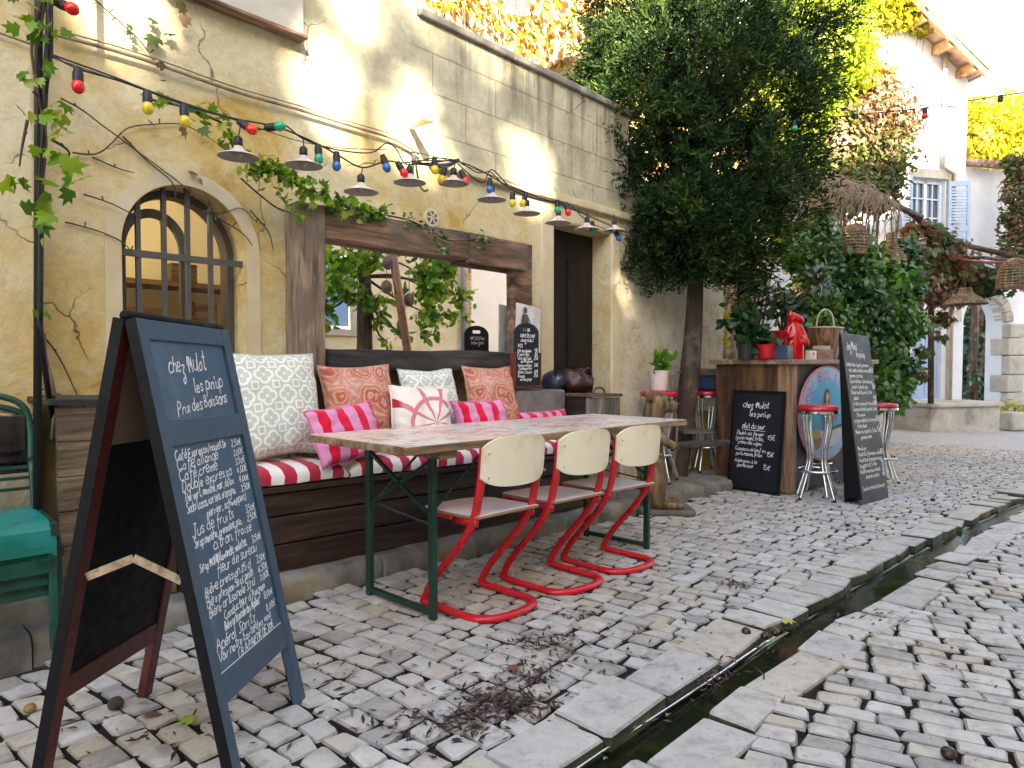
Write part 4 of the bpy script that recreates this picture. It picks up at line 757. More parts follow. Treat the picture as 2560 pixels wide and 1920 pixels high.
# ------------------------------------------------------------ RED CHAIRS
PLY=pbr('cream_ply',(.78,.72,.56),(.73,.66,.48),scale=3,rough=.45,bump=.04,c3=(.62,.50,.30),s3=4); PLYS=pbr('seat_ply',(.93,.91,.88),(.87,.84,.80),scale=5,rough=.42,bump=.05); PLYE=simple('ply_edge',(.30,.20,.11),.6); RUB=simple('rubber_foot',(.012,.012,.012),.8)
def chair():
    T=thing('school_chair','x','chair',(0,0,0),'red cantilever chairs at the table'); w=.193
    loop=[(-w,.19,.055),(-w,.205,.03),(-w,.185,.016),(-w,.10,.014),(-w,-.04,.014),(-w*.97,-.12,.014),(-w*.75,-.175,.014),(-w*.38,-.20,.014),(0,-.205,.014)]; loop=loop+[(-x,y,z) for x,y,z in loop[-2::-1]]
    side=[(.19,.055),(.165,.10),(.10,.18),(.0,.29),(-.075,.385),(-.115,.46),(-.14,.56),(-.155,.66),(-.165,.765)]
    pts=[(-w,y,z) for y,z in side[::-1]]+loop[1:-1]+[(w,y,z) for y,z in side]
    mb=MB(); mb.tube(smooth_pts(pts,4),.0172,10,flat=1.3); 
    for s in (-1,1): mb.bar((s*w,-.13,.432),(s*w*.98,.02,.437),.02,.034); 
    arc=[(-w*.98,.02,.437),(-w*.95,.16,.44),(-w*.72,.25,.44),(0,.275,.44)]; arc=arc+[(-x,y,z) for x,y,z in arc[-2::-1]]; mb.tube(smooth_pts(arc,4),.012,8)
    build('frame',mb,RED,T,smooth=True)
    out=[]; 
    for x,y in [(-.205,-.155),(-.21,.05),(-.205,.17),(-.165,.245),(-.09,.28),(0,.29)]: out.append((x,y))
    out=out+[(-x,y) for x,y in out[-2::-1]]; P=[(p.x,p.y) for p in smooth_pts([(x,y,0) for x,y in out],3)]
    n=len(P); vs=[]; 
    def sz(x,y): return .452+.012*max(0,(y-.12)/.16)**2*-1+.006*(y<-.05)*(-y-.05)/.1-.010*(1-(x/.21)**2)*(y<.2)
    for zoff in (.012,0): vs+=[(x,y,sz(x,y)+zoff) for x,y in P]
    mid=[(x*.55,y*.55+.03) for x,y in P]; o1=len(vs); vs+=[(x,y,sz(x,y)+.012) for x,y in mid]; o2=len(vs); vs+=[(x,y,sz(x,y)) for x,y in mid]
    fs=[];mi=[]
    mb=MB()
    fs_top=[(i,(i+1)%n,o1+(i+1)%n,o1+i) for i in range(n)]+[tuple(o1+i for i in range(n))]; fs_bot=[(n+(i+1)%n,n+i,o2+i,o2+(i+1)%n) for i in range(n)]+[tuple(o2+i for i in range(n-1,-1,-1))]; edge=[(i,n+i,n+(i+1)%n,(i+1)%n) for i in range(n)]
    flip=lambda F:[tuple(reversed(f)) for f in F]
    mb.add(vs,flip(fs_top)+flip(fs_bot),0,.5); mb.add(vs,flip(edge),1,.5); build('seat',mb,[PLYS,PLYE],T,smooth=40)
    # curved backrest
    nu,nv=20,10; vs=[];fs=[]
    def Bk(u,v):
        a=u; hw=.213; x=a*hw; y=-.172-.045*(1-a*a)-.010*v; ztop=.79+.03*(1-abs(a)**3.2)-.02*abs(a)**6; zbot=.605-.012*(1-a*a)+.03*abs(a)**6; return (x,y,zbot+(ztop-zbot)*v)
    for d in (0,.011):
        for i in range(nu+1):
            for j in range(nv+1): x,y,z=Bk(-1+2*i/nu,j/nv); vs.append((x,y+d,z))
    k=(nu+1)*(nv+1); I=lambda d,i,j:d*k+i*(nv+1)+j; f0=[];f1=[];fe=[]
    for i in range(nu):
        for j in range(nv): f0.append((I(0,i,j),I(0,i+1,j),I(0,i+1,j+1),I(0,i,j+1))); f1.append((I(1,i,j),I(1,i,j+1),I(1,i+1,j+1),I(1,i+1,j)))
        fe+=[(I(0,i,0),I(1,i,0),I(1,i+1,0),I(0,i+1,0)),(I(0,i,nv),I(0,i+1,nv),I(1,i+1,nv),I(1,i,nv))]
    for j in range(nv): fe+=[(I(0,0,j),I(0,0,j+1),I(1,0,j+1),I(1,0,j)),(I(0,nu,j),I(1,nu,j),I(1,nu,j+1),I(0,nu,j+1))]
    mb=MB(); mb.add(vs,f0+f1,0,.5); mb.add(vs,fe,0,.5); bk=build('backrest',mb,[PLY],T,smooth=45)
    mb=MB()
    for s in (-1,1):
        for z in (.64,.745): mb.ball((s*.193,-.197,z),.0055,8,5,(1,.5,1))
    build('rivet',mb,simple('steel_rivet',(.5,.45,.35),.3,.9),bk,smooth=True)
    for s in (-1,1): mb=MB(); mb.bx(s*.1-.03,s*.1+.03,-.205,-.18,-.004,.01) if s<0 else mb.bx(-.03,.03,-.222,-.19,-.004,.01); build('foot_pad',mb,RUB,T)
    return T
ch=chair()
for i,(x,lab) in enumerate(((2.24,'red tubed chair with cream backrest nearest the camera, by table corner'),(2.775,'red tubed chair with cream backrest between the two other red chairs'),(3.29,'red tubed chair with cream backrest nearest the wooden animal statue'))):
    o=ch if i==0 else copy_tree(ch); o.location=(x,2.245+.0*i,gz(x)+.001); o.rotation_euler=(0,R(1.4),R([1.5,-.5,-2][i])); o['label']=lab
# ------------------------------------------------------------ BIG A-FRAME CHALKBOARD
FR=Vector((1.17,2.01,gz(1.17))); ud=Vector((.785,.62,0)); WB=.484; FL=FR-ud*WB; FL.z=gz(FL.x); BR_=Vector((.81,2.42,gz(.81))); BL_=BR_-ud*WB; BL_.z=gz(BL_.x)
TOP=1.245; tR=(FR+BR_)/2; tR.z=TOP-.01; tL=(FL+BL_)/2; tL.z=TOP; fo=(FR-BR_).normalized()*.028
af=thing('folding_chalkboard','big blue-grey folding chalkboard with handwritten white drinks price list','chalkboard',(FL+BR_)/2)
def panel(b0,b1,t0,t1,out):
    """leaf from bottom edge b0-b1 to top edge t0-t1; returns map (x,t,depth): x metres from b0 side, t metres up from the bottom"""
    def P(x,t,d=0):
        L=((t0-b0).length+(t1-b1).length)/2; a=b0+(t0-b0)*(t/L); c=b1+(t1-b1)*(t/L); return a+(c-a)*(x/WB)+nm*d
    nm=(b1-b0).cross(t0-b0).normalized(); 
    if nm.dot(out)<0: nm=-nm
    return P,((t0-b0).length+(t1-b1).length)/2
def pslab(mb,P,x0,x1,t0,t1,d0,d1,mi=None):
    mb.add([P(x,t,d) for x in (x0,x1) for t in (t0,t1) for d in (d0,d1)],[(0,1,3,2),(4,6,7,5),(0,4,5,1),(2,3,7,6),(0,2,6,4),(1,5,7,3)],mi,rnd.random())
PF,LF=panel(FL,FR,tL+fo,tR+fo,fo); PB,LB=panel(BL_,BR_,tL-fo,tR-fo,-fo)
th=.028; sw=.044
mb=MB(); pslab(mb,PF,0,sw,0,LF,-th,0); pslab(mb,PF,WB-sw,WB,0,LF,-th,0)
for a,b in ((LF-.055,LF),(LF-.345,LF-.275),(.20,.275)): pslab(mb,PF,sw,WB-sw,a,b,-th+.002,-.0015)
frm=build('front_frame',mb,BOARDFR,af,bevel=.003)
mb=MB(); pslab(mb,PF,-.0015,.0,0,LF,-th-.001,.0005); pslab(mb,PF,.0,sw,0,LF,-th-.0015,-th-.0002); pslab(mb,PF,WB-sw,WB,0,LF,-th-.0015,-th-.0002); build('frame_edge',mb,BLACKP,frm)
mb=MB(); pslab(mb,PF,sw,WB-sw,LF-.275,LF-.055,-.018,-.010); pslab(mb,PF,sw,WB-sw,.275,LF-.345,-.018,-.010); bd=build('front_board',mb,SLATE,af)
RB=simple('oxblood_frame',(.085,.012,.010),.45)
mb=MB(); pslab(mb,PB,0,sw,0,LB,-th,0); pslab(mb,PB,WB-sw,WB,0,LB,-th,0)
for a,b in ((LB-.055,LB),(.20,.265)): pslab(mb,PB,sw,WB-sw,a,b,-th+.002,-.0015)
rfr=build('rear_frame',mb,RB,af,bevel=.003)
mb=MB(); pslab(mb,PB,-.0016,0,0,LB,-th-.001,.001); build('frame_edge',mb,BLACKP,rfr)
mb=MB(); pslab(mb,PB,sw,WB-sw,.265,LB-.34,-.02,-.008); build('rear_board',mb,BLACKP,af)
mb=MB(); pslab(mb,PB,sw,WB-sw,LB-.338,LB-.055,-.02,-.008); build('rear_plate',mb,pbr('bare_hardboard',(.24,.15,.11),(.19,.12,.09),scale=5,rough=.8),af)
a=PF(.02,.55,-th-.012); b=PB(.02,.55,-th-.012); m_=(a+b)/2+UPZ*.055; mb=MB(); mb.bar(a,m_+Vector((0,0,.0)),.004,.022); mb.bar(m_,b,.004,.022); build('folding_stay',mb,LIGHTW,af)
mb=MB(); mb.tube([tL+Vector((0,0,.004)),tR+Vector((0,0,.004))],.014,8); build('hinge',mb,BLACKP,af,smooth=True)
cb=MB(); D=-.0088; Pf=lambda x,t: PF(x,t,D)
def W(text,xf,tf,h,maxw=None,al='l',rise=.02,w=.0042,s=.2): write(cb,text,xf,tf,h,Pf,w,s,rise,.04,al,maxw)
U=LF
W('chez Mulot',.115,U-.145,.075,.20,rise=.05); W("les pin'up",.225,U-.20,.060,.165,rise=.07); W('Prix des Boissons',.115,U-.262,.055,.285,rise=.1)
build('heading',cb,CHALK,bd); cb=MB()
lines=[('Café Expresso/noisette','2,50€',0),('Café allongé','3,00€',0),('Café crème','3,50€',0),('Double expresso','4,00€',0),('Thé vert, menthe, noir, détox','4,00€',0),('Soda (coca, ice tea, orangina,','3,50€',0),('perrier, schweppes)','',.09),('Jus de fruits','3,50€',0),('Sirop menthe, grenadine, pac,','2,50€',0),('citron, fraise','',.09),('Sirop MONIN lavande, violette,','3,50€',0),('fleur de sureau','',.08),('Bière pression 25 cl','3,50€',0),('Bière pression 50 cl, pinte','6,50€',0),('Bière artisanale 33 cl','7,00€',0),('Conducteur d\'Avignon','',.07),('Bière artisanale des Alpilles','8,00€',.06),('Apérol Spritz','8,00€',0),('Voir notre carte des vins','',0),('CB A PARTIR DE 20€','',.10)]
t=U-.382
for i,(a,b,ind) in enumerate(lines):
    W(a,.058+ind,t,.036,.275-ind if b else .33-ind,rise=.035,w=.0036)
    if b: W(b,WB-sw-.075,t+.006,.030,.065,rise=.035,w=.0032)
    t-=.0288 if i not in (6,9,11,16) else .0385
build('writing',cb,CHALK,bd)
cb=MB(); pslab(cb,PF,sw,WB-sw,.2765,.2785,-.0095,-.0085); build('chalk_line',cb,CHALK,bd)
# ------------------------------------------------------------ WINE SLATE
def slate_on(T,x0,x1,z0,z1,y,lines,back):
    w=x1-x0; r=.075; out=[(x0,z0),(x1,z0),(x1,z1-r)]
    for k in range(1,8): an=PI/2*k/8; out.append((x1-w/2+w/2*math.cos(an),z1-r+r*math.sin(an)))
    out+=[((x0+x1)/2,z1)]
    for k in range(1,8): an=PI/2+PI/2*k/8; out.append((x1-w/2+w/2*math.cos(an),z1-r+r*math.sin(an)))
    out+=[(x0,z1-r)]
    # hand hole ring: split into upper and lower strips around the slot
    mb=MB(); sx0,sx1=x0+w*.32,x0+w*.68; sz0,sz1=z1-.062,z1-.035
    lower=[(x0,z0),(x1,z0),(x1,sz0),(x0,sz0)]
    def ed(z): 
        if z<=z1-r: return w/2
        return w/2*math.sqrt(max(0,1-((z-(z1-r))/r)**2))
    mx=(x0+x1)/2; zz=[sz0+(z1-sz0)*k/10 for k in range(11)]
    mb.prism([(a,b) for a,b in lower],0,.014,Matrix(((1,0,0,0),(0,0,-1,y),(0,1,0,0),(0,0,0,1))))
    M4=Matrix(((1,0,0,0),(0,0,-1,y),(0,1,0,0),(0,0,0,1)))
    for k in range(10):
        a,b=zz[k],zz[k+1]; ea,eb=ed(a),ed(b)
        if b<=sz1+.003:
            mb.prism([(mx-ea,a),(sx0,a),(sx0,b),(mx-eb,b)],0,.014,M4); mb.prism([(sx1,a),(mx+ea,a),(mx+eb,b),(sx1,b)],0,.014,M4)
        else: mb.prism([(mx-ea,a),(mx+ea,a),(mx+max(eb,.004),b),(mx-max(eb,.004),b)],0,.014,M4)
    b_=build('slate',mb,SLATE2,T); cb=MB(); Pm=lambda x,z: Vector((x,y-.0155,z))
    for (tx,x,z,h,mw) in lines: write(cb,tx,x0+x,z1-z,h,Pm,.0042,.05,0,.03,'l',mw)
    Pr=lambda x,z: Vector((x1-(x-x0),y+.002,z))
    build('writing',cb,CHALK,b_); cb=MB()
    for (tx,x,z,h,mw) in back: write(cb,tx,x0+x,z1-z,h,Pr,.004,.05,0,.03,'l',mw)
    build('rear_writing',cb,CHALK,b_)
ws_=thing('wine_slate','small round topped wine list slate on a wooden stand below the mirror','slate board',(3.74,3.3,.95))
slate_on(ws_,3.605,3.865,.955,1.415,3.31,[('CARTE DES VINS',.055,.105,.03,.16),('chez mulot',.06,.137,.03,.14),('ROSÉ',.03,.178,.03,.06),('Côt. des Alpilles',.025,.213,.026,.15),('5€',.215,.213,.03,.04),('Puech Noir',.025,.240,.026,.13),('6€',.215,.240,.03,.04),('Vins de l\'isle',.025,.268,.026,.15),('25€',.205,.268,.03,.05),('de Maillane',.06,.290,.024,.15),('Domaine d\'Eole',.03,.318,.026,.15),('28€',.205,.318,.03,.05),('Coteaux d\'Aix',.04,.340,.024,.14),('Blanc Cassis',.03,.368,.026,.15),('30€',.205,.368,.03,.05),('Rouge',.03,.396,.026,.08),('25€',.205,.396,.03,.05),('vin de pays',.05,.420,.024,.15)],[('CARTE DES VINS',.05,.11,.03,.16),('chez mulot',.06,.145,.03,.14)])
mb=MB(); mb.bx(3.585,3.603,3.285,3.33,.70+.26,1.20); mb.bx(3.867,3.885,3.285,3.33,.96,1.20); mb.bx(3.585,3.885,3.285,3.335,.935,.953); build('stand',mb,MAHOG,ws_,bevel=.003)
# paper notice
po2=thing('paper_notice','creased white paper notice with a grey figure pinned by the doorway','poster',(4.0,3.48,1.2)); mb=MB(); x0,x1,z0,z1=3.80,4.13,1.09,1.58; n=10; vs=[];fs=[]
for i in range(n+1):
    for j in range(n+1): u,v=i/n,j/n; vs.append((x0+(x1-x0)*u+.01*v,3.475+.008*noise.noise((u*3,v*4,1))+(.10*max(0,u-.62) if True else 0),z0+(z1-z0)*v-.03*u*v))
for i in range(n):
    for j in range(n): a=i*(n+1)+j; fs.append((a,a+n+1,a+n+2,a+1))
mb.add(vs,fs,0,0); mb.add([(x,y+.002,z) for x,y,z in vs],[tuple(reversed(f)) for f in fs],0,0); sh=build('sheet',mb,simple('notice_paper',(.72,.71,.70),.8),po2,smooth=True)
mb=MB(); INK=simple('print_grey',(.09,.09,.10),.8)
def pp(u,v): return Vector((x0+(x1-x0)*u+.01*v,3.475-.011+(.10*max(0,u-.62)),z0+(z1-z0)*v-.03*u*v))
def patch(pts): mb.add([pp(*p) for p in pts],[tuple(range(len(pts)))],0,0)
patch([(.24,.86),(.34,.86),(.36,.93),(.28,.96),(.22,.92)]); patch([(.20,.84),(.38,.84),(.40,.66),(.36,.58),(.40,.40),(.24,.40),(.24,.60),(.19,.70)]); patch([(.40,.82),(.52,.66),(.48,.60),(.44,.62),(.47,.67),(.39,.76)]); patch([(.19,.82),(.14,.56),(.18,.56),(.22,.74)])
for k in range(9): write(mb,'menu du soir et vins'[k:k+11],0,0,.018,lambda x,y,k=k: pp(.56+x*1.2,.78-k*.055+y*2),.0012,.0,0,0,'l',.30)
build('print',mb,INK,sh)
# bags on the end box
def lump(T,name,c,r,mat,seed,amp=.12,flat=.0):
    mb=MB(); n=20; m=14; vs=[];fs=[]
    for i in range(m+1):
        ph=PI*i/m
        for k in range(n):
            th_=2*PI*k/n; d=Vector((math.sin(ph)*math.cos(th_),math.sin(ph)*math.sin(th_),-math.cos(ph))); q=1+amp*noise.noise(d*2.2+Vector((seed,0,0)))+amp*.5*noise.noise(d*5+Vector((0,seed,0))); p=Vector((d.x*r[0]*q,d.y*r[1]*q,d.z*r[2]*q)); p.z=max(p.z,-r[2]*.82); vs.append(p+Vector(c))
    for i in range(m):
        for k in range(n): fs.append((i*n+k,i*n+(k+1)%n,(i+1)*n+(k+1)%n,(i+1)*n+k))
    mb.add(vs,fs,0,.5); return build(name,mb,mat,T,smooth=True)
zt=.96+gz(4.3)
b1=thing('handbag','rounded glossy dark blue handbag beside the wine slate','bag',(4.2,3.33,zt)); lump(b1,'body',(4.245,3.46,zt+.075),(.085,.11,.095),pbr('navy_leather',(.020,.035,.06),(.010,.015,.028),rough=.25),2); mb=MB(); mb.tube(smooth_pts([(4.2,3.40,zt+.12),(4.19,3.41,zt+.17),(4.22,3.43,zt+.20),(4.26,3.46,zt+.16)],4),.008,8); build('handle',mb,BLACKP,b1,smooth=True)
b2=thing('leather_bag','slumped dark brown leather bag in front of the doorway','bag',(4.35,3.3,zt)); lump(b2,'body',(4.40,3.36,zt+.085),(.145,.13,.11),pbr('brown_leather',(.06,.018,.013),(.03,.010,.008),rough=.4,bump=.5,bscale=18),7,.28); mb=MB(); mb.tube(smooth_pts([(4.33,3.26,zt+.14),(4.38,3.24,zt+.19),(4.46,3.26,zt+.17),(4.51,3.29,zt+.08),(4.53,3.3,zt+.02)],4),.01,8,flat=1.6); build('strap',mb,MATS['brown_leather'],b2,smooth=True)
# tin with label under the table
p=ground(1358,1012,.10); ti=thing('tin_pot','small silver tin with pale label standing on the stone step','tin',p); mb=MB(); mb.lathe([(.05,0),(.055,.01),(.055,.10),(.058,.105),(.05,.107)],p,20); build('body',mb,simple('dull_silver',(.5,.52,.55),.3,.7),ti,smooth=40); mb=MB(); mb.lathe([(.0565,.02),(.0565,.065)],p,20,cap=False); build('label_band',mb,simple('label_cream',(.66,.50,.46),.7),ti,smooth=True)
# ------------------------------------------------------------ GREEN STACKED CHAIRS
TURQ=pbr('chipped_turquoise',(.013,.22,.185),(.009,.14,.11),scale=6,rough=.4,bump=.35,bscale=30,c3=(.06,.045,.03),s3=9); DGREEN=pbr('worn_green_steel',(.012,.085,.055),(.008,.05,.035),scale=9,rough=.35,bump=.2,c3=(.05,.04,.03),s3=11)
def gchair():
    T=thing('metal_chair','x','chair',(0,0,0),'stacked green metal chairs')
    w=.2
    for s in (-1,1):
        mb=MB(); mb.tube(smooth_pts([(s*w,.19,0),(s*w,.185,.25),(s*w,.18,.44),(s*(w-.005),.20,.62)],3),.0125,8); build('leg',mb,DGREEN,T,smooth=True)
        mb=MB(); mb.box((s*(w-.005),-.19,.20),(.025,.03,.40)); build('leg',mb,DGREEN,T,bevel=.004)
    mb=MB(); mb.tube(smooth_pts([(-w+.005,.20,.62),(-w+.005,.215,.76),(-w+.03,.222,.84),(-w+.10,.225,.875),(0,.225,.88),(w-.10,.225,.875),(w-.03,.222,.84),(w-.005,.215,.76),(w-.005,.20,.62)],5),.0125,8); build('back_hoop',mb,DGREEN,T,smooth=True)
    mb=MB(); mb.bx(-w+.02,w-.02,.205,.213,.66,.80); build('backrest',mb,pbr('dark_back_plate',(.03,.025,.02),(.012,.01,.01),scale=8,rough=.3),T,bevel=.02)
    mb=MB(); mb.bar((-w,.20,.60),(w,.20,.60),.012); mb.bar((-w,.0,.18),(-w,.17,.18),.01); build('rail',mb,DGREEN,T)
    mb=MB(); prof=[(.19,.45),(.10,.447),(-.10,.452),(-.17,.447),(-.205,.425),(-.215,.385),(-.205,.355)]; vs=[];fs=[]
    for x in (-.205,-.19,-.07,.07,.19,.205):
        for y,z in prof: vs.append((x,y,z-(.016 if abs(x)>.2 else 0)))
    m=len(prof)
    for i in range(5):
        for j in range(m-1): fs.append((i*m+j,i*m+j+1,(i+1)*m+j+1,(i+1)*m+j))
    o=len(vs); vs+=[(x,y,z-.012) for x,y,z in vs]; fs+=[tuple(reversed([q+o for q in f])) for f in fs]
    bo=[i*m for i in range(6)]; mb.add(vs,fs,0,.5); build('seat',mb,TURQ,T,smooth=35); 
    mb=MB()
    for s in (-1,1): mb.box((s*.2,-.015,.425),(.022,.40,.035))
    mb.box((0,-.2,.30),(.38,.012,.05)); build('seat_rail',mb,DGREEN,T); return T
gc=gchair(); GX=.46; GY=2.98
for i,(lab) in enumerate(('turquoise seated metal chair on top of the stack at left edge','dark green metal chair second in the stack at left edge','dark green metal chair at bottom of the stack at left edge')):
    o=gc if i==0 else copy_tree(gc); o['label']=lab; o.location=(GX+.012*i,GY+.0+.02*i,gz(GX)+.09-.045*i); o.rotation_euler.z=R(-4)
    if i:
        for c in o.children:
            if c.name.startswith('seat') and 'rail' not in c.name: c.scale=(.96,.95,.985)
# ------------------------------------------------------------ WOODEN ANIMAL STATUE
def limbs(chains,voxel,mat,name,parent,seg=14):
    mb=MB()
    for pts,rs in chains:
        P=smooth_pts([(*p,) for p in pts],4); n=len(pts); rr=[]
        for k in range(len(P)):
            t=k/4; i=min(int(t),n-2); f=t-i; rr.append(rs[i]*(1-f)+rs[i+1]*f)
        mb.tube(P,rr,seg); mb.ball(P[0],rr[0],12,8); mb.ball(P[-1],rr[-1],12,8)
    o=build(name,mb,mat,parent,smooth=True); r=o.modifiers.new('remesh','REMESH'); r.mode='VOXEL'; r.voxel_size=voxel; r.use_smooth_shade=True; sm=o.modifiers.new('smooth','SMOOTH'); sm.factor=.6; sm.iterations=4; return o
st=thing('animal_statue','carved golden wooden otter-like statue standing upright holding a flat tray','statue',(0,0,0))
CARV=wood('carved_wood',(.30,.20,.09),(.13,.085,.04),'z',10,.38,.2)
limbs([([(0,0,.03),(0,.01,.10),(0,.02,.22),(0,.035,.36),(0,.045,.50),(0,.035,.64),(0,.02,.74)],[.07,.095,.118,.118,.108,.092,.082]),
 ([(0,.02,.74),(0,.005,.81),(0,-.02,.85),(0,-.075,.84),(0,-.125,.825)],[.082,.09,.094,.076,.056]),
 ([(-.062,.04,.89),(-.078,.045,.935)],[.032,.022]),([(.062,.04,.89),(.078,.045,.935)],[.032,.022]),
 ([(-.065,.02,.36),(-.085,.0,.22),(-.075,-.005,.09),(-.075,-.05,.045),(-.085,-.19,.035)],[.075,.075,.058,.044,.033]),([(.065,.02,.36),(.085,.0,.22),(.075,-.005,.09),(.075,-.05,.045),(.085,-.19,.035)],[.075,.075,.058,.044,.033]),
 ([(-.085,.02,.64),(-.12,-.04,.57),(-.095,-.12,.52),(-.04,-.17,.505)],[.046,.04,.033,.028]),([(.085,.02,.64),(.12,-.04,.57),(.095,-.12,.52),(.04,-.17,.505)],[.046,.04,.033,.028])],.009,CARV,'body',st)
mb=MB()
for s in (-1,1): mb.ball((s*.062,-.098,.885),.013,10,6)
mb.ball((0,-.178,.842),.018,10,6); build('eyes_and_nose',mb,simple('carved_dark',(.03,.02,.012),.4),st,smooth=True)
mb=MB(); mb.box((0,-.08,-.012),(.30,.44,.045)); build('plinth',mb,pbr('plinth_stone',(.15,.14,.12),(.08,.075,.065),scale=8,rough=.8,bump=.4),st,bevel=.012)
mb=MB(); n=18; tr=[]
for k in range(n+1): t=k/n; tr.append((t,math.sin(PI*min(1,t*1.02))**.6*.10*(1-.25*t)+.012))
vs=[];fs=[]
for t,hw in tr:
    y=-.10-.50*t; 
    for u,dz in ((-1,.008),(-.6,-.004),(0,-.012),(.6,-.004),(1,.008)): vs.append((u*hw,y,.515+dz+.03*t))
    for u,dz in ((1,-.006),(0,-.035),(-1,-.006)): vs.append((u*hw,y,.515+dz+.03*t))
for i in range(n):
    for j in range(8): fs.append((i*8+j,(i+1)*8+j,(i+1)*8+(j+1)%8,i*8+(j+1)%8))
fs+=[tuple(range(8)),tuple(n*8+j for j in range(7,-1,-1))]; mb.add(vs,fs,0,.4); build('tray',mb,wood('tray_wood',(.10,.085,.07),(.045,.04,.035),'y',8,.45,.2),st,smooth=40)
pS=ground(1425,1108); st.location=(4.80,2.86,gz(4.8)+.035); st.rotation_euler.z=R(42)
# ------------------------------------------------------------ BAR
bc=ground(1705,1070); BRZ=R(-7.3)
bar=thing('wooden_bar','rustic plank street bar counter with dark chalk front','bar',(0,0,0))
BH=1.155-gz(bc.x)-.0; bl=at(1545,900,X=1) ; 
# length of the left end: meet the ray through x=1545 with the end face
dv=Vector((-math.sin(BRZ),math.cos(BRZ),0)); r=ray(1545,900); dB=(bc.x*r.y-bc.y*r.x)/(dv.y*r.x-dv.x*r.y); BLn=1.75
mb=MB(); rg=random.Random(2); y=.13
while y<dB: w=min(rg.uniform(.10,.14),dB-y); mb.bx(.0,.022,y,y+w-.003,.03,BH-.05,rv=rg.random()); y+=w
build('end_planks',mb,BARW,bar,bevel=.003)
mb=MB(); mb.bx(-.012,.10,-.012,.058,.02,BH-.052,rv=.2); mb.bx(-.008,.03,.06,.126,.02,BH-.052,rv=.5); build('corner_post',mb,BARPOST,bar,bevel=.004)
mb=MB(); mb.bx(.102,BLn,.012,.04,.03,BH-.05); build('front_panel',mb,GREYSL,bar,bevel=.003)
mb=MB(); mb.bx(BLn,BLn+.05,-.01,.06,.02,BH-.05); mb.bx(.03,BLn+.03,dB-.03,dB,.05,BH-.05); build('rear_post',mb,BARPOST,bar)
mb=MB()
for i in range(4): w=(dB+.10)/4; mb.bx(-.06,BLn+.09,-.055+i*w,-.055+(i+1)*w-.003,BH-.048,BH)
build('counter_top',mb,wood('bar_top',(.40,.28,.19),(.25,.15,.10),'x',8,.45,.3),bar,bevel=.005)
mb=MB(); mb.bx(-.004,-.0015,.36,.368,.62,.80); build('door_gap',mb,simple('gap_light',(.6,.5,.38),.8),bar)
bar.location=(bc.x,bc.y,gz(bc.x)); bar.rotation_euler.z=BRZ
MBar=Matrix.Translation(bar.location)@Matrix.Rotation(BRZ,4,'Z'); BP=lambda x,y,z: MBar@Vector((x,y,z))
# oval sign fixed on the bar front
ov=thing('oval_sign','oval painted sign of a dark haired woman kneeling on a blue beach','sign',(0,0,0))
cu,cz,ru,rz_=.62,.75,.40,.48
def localx(px): # ray to bar front plane -> local x,z
    r=ray(px,885); n=Vector((math.sin(BRZ),-math.cos(BRZ),0)); o=Vector(bar.location)+n*.03; t=(o-CO).dot(n)/r.dot(n); q=MBar.inverted()@(CO+r*t); return q.x
xl=localx(1727); xt=localx(1786); ru=xt-xl; cu=xt
M4=lambda y:Matrix(((1,0,0,cu),(0,0,-1,y),(0,1,0,cz),(0,0,0,1)))
EL=lambda a,b,n=48:[(a*math.cos(2*PI*k/n),b*math.sin(2*PI*k/n)) for k in range(n)]
mb=MB(); mb.prism(EL(ru,rz_),0,.018,M4(-.012)); build('board',mb,simple('sign_rim',(.55,.22,.24),.5),ov,smooth=40)
SB=-.0305
def flat(pts,mat,name,d=0):
    mb=MB(); mb.add([(cu+x*ru,SB-d,cz+z*rz_) for x,z in pts],[tuple(range(len(pts)))],0,.5); return build(name,mb,mat,ov)
flat([(x*.955,z*.955) for x,z in EL(1,1)],simple('sign_sky',(.32,.50,.72),.5),'border',.0002)
flat([(x*.70,z*.74-.04) for x,z in EL(1,1)],simple('sign_blue',(.05,.40,.66),.5),'sea',.0008)
flat([(-.62,-.40),(.66,-.26),(.60,-.50),(.36,-.70),(-.30,-.74),(-.52,-.58)],simple('sign_pale',(.55,.60,.62),.5),'sand',.0014); flat([(-.1,-.33),(.66,-.24),(.67,-.31),(-.1,-.42)],simple('sign_dark',(.03,.06,.08),.5),'sea_wall',.002)
SKIN=simple('sign_skin',(.62,.40,.24),.5); 
flat([(-.10,.46),(-.03,.52),(.06,.50),(.10,.42),(.08,.30),(.13,.10),(.10,-.04),(.03,.0),(-.02,.12),(-.07,.10),(-.10,-.06),(-.14,.10),(-.15,.30)],simple('sign_hair',(.035,.015,.01),.5),'hair',.002)
flat([(-.03,.42),(.03,.44),(.07,.38),(.05,.28),(.02,.24),(.06,.18),(.15,.10),(.26,.0),(.33,-.12),(.20,-.13),(.10,-.02),(.10,-.14),(.04,-.14),(.02,.0),(-.06,-.14),(-.12,-.14),(-.04,.06),(-.04,.18),(-.02,.26),(-.05,.33)],SKIN,'figure',.0026)
flat([(.14,-.06),(.28,-.01),(.40,-.08),(.42,-.14),(.14,-.14)],simple('sign_red',(.60,.03,.04),.5),'swimsuit',.0032)
flat([(-.56,-.36),(-.40,-.30),(-.24,-.38),(-.20,-.50),(-.56,-.50)],simple('sign_yellow',(.5,.42,.06),.5),'flowers',.002); flat([(-.5,-.50),(-.18,-.50),(-.22,-.70),(-.40,-.74)],simple('sign_terracotta',(.42,.14,.07),.5),'flower_pot',.0026)
mb=MB(); txt="L'AROLI BILL'S PIER CO"; 
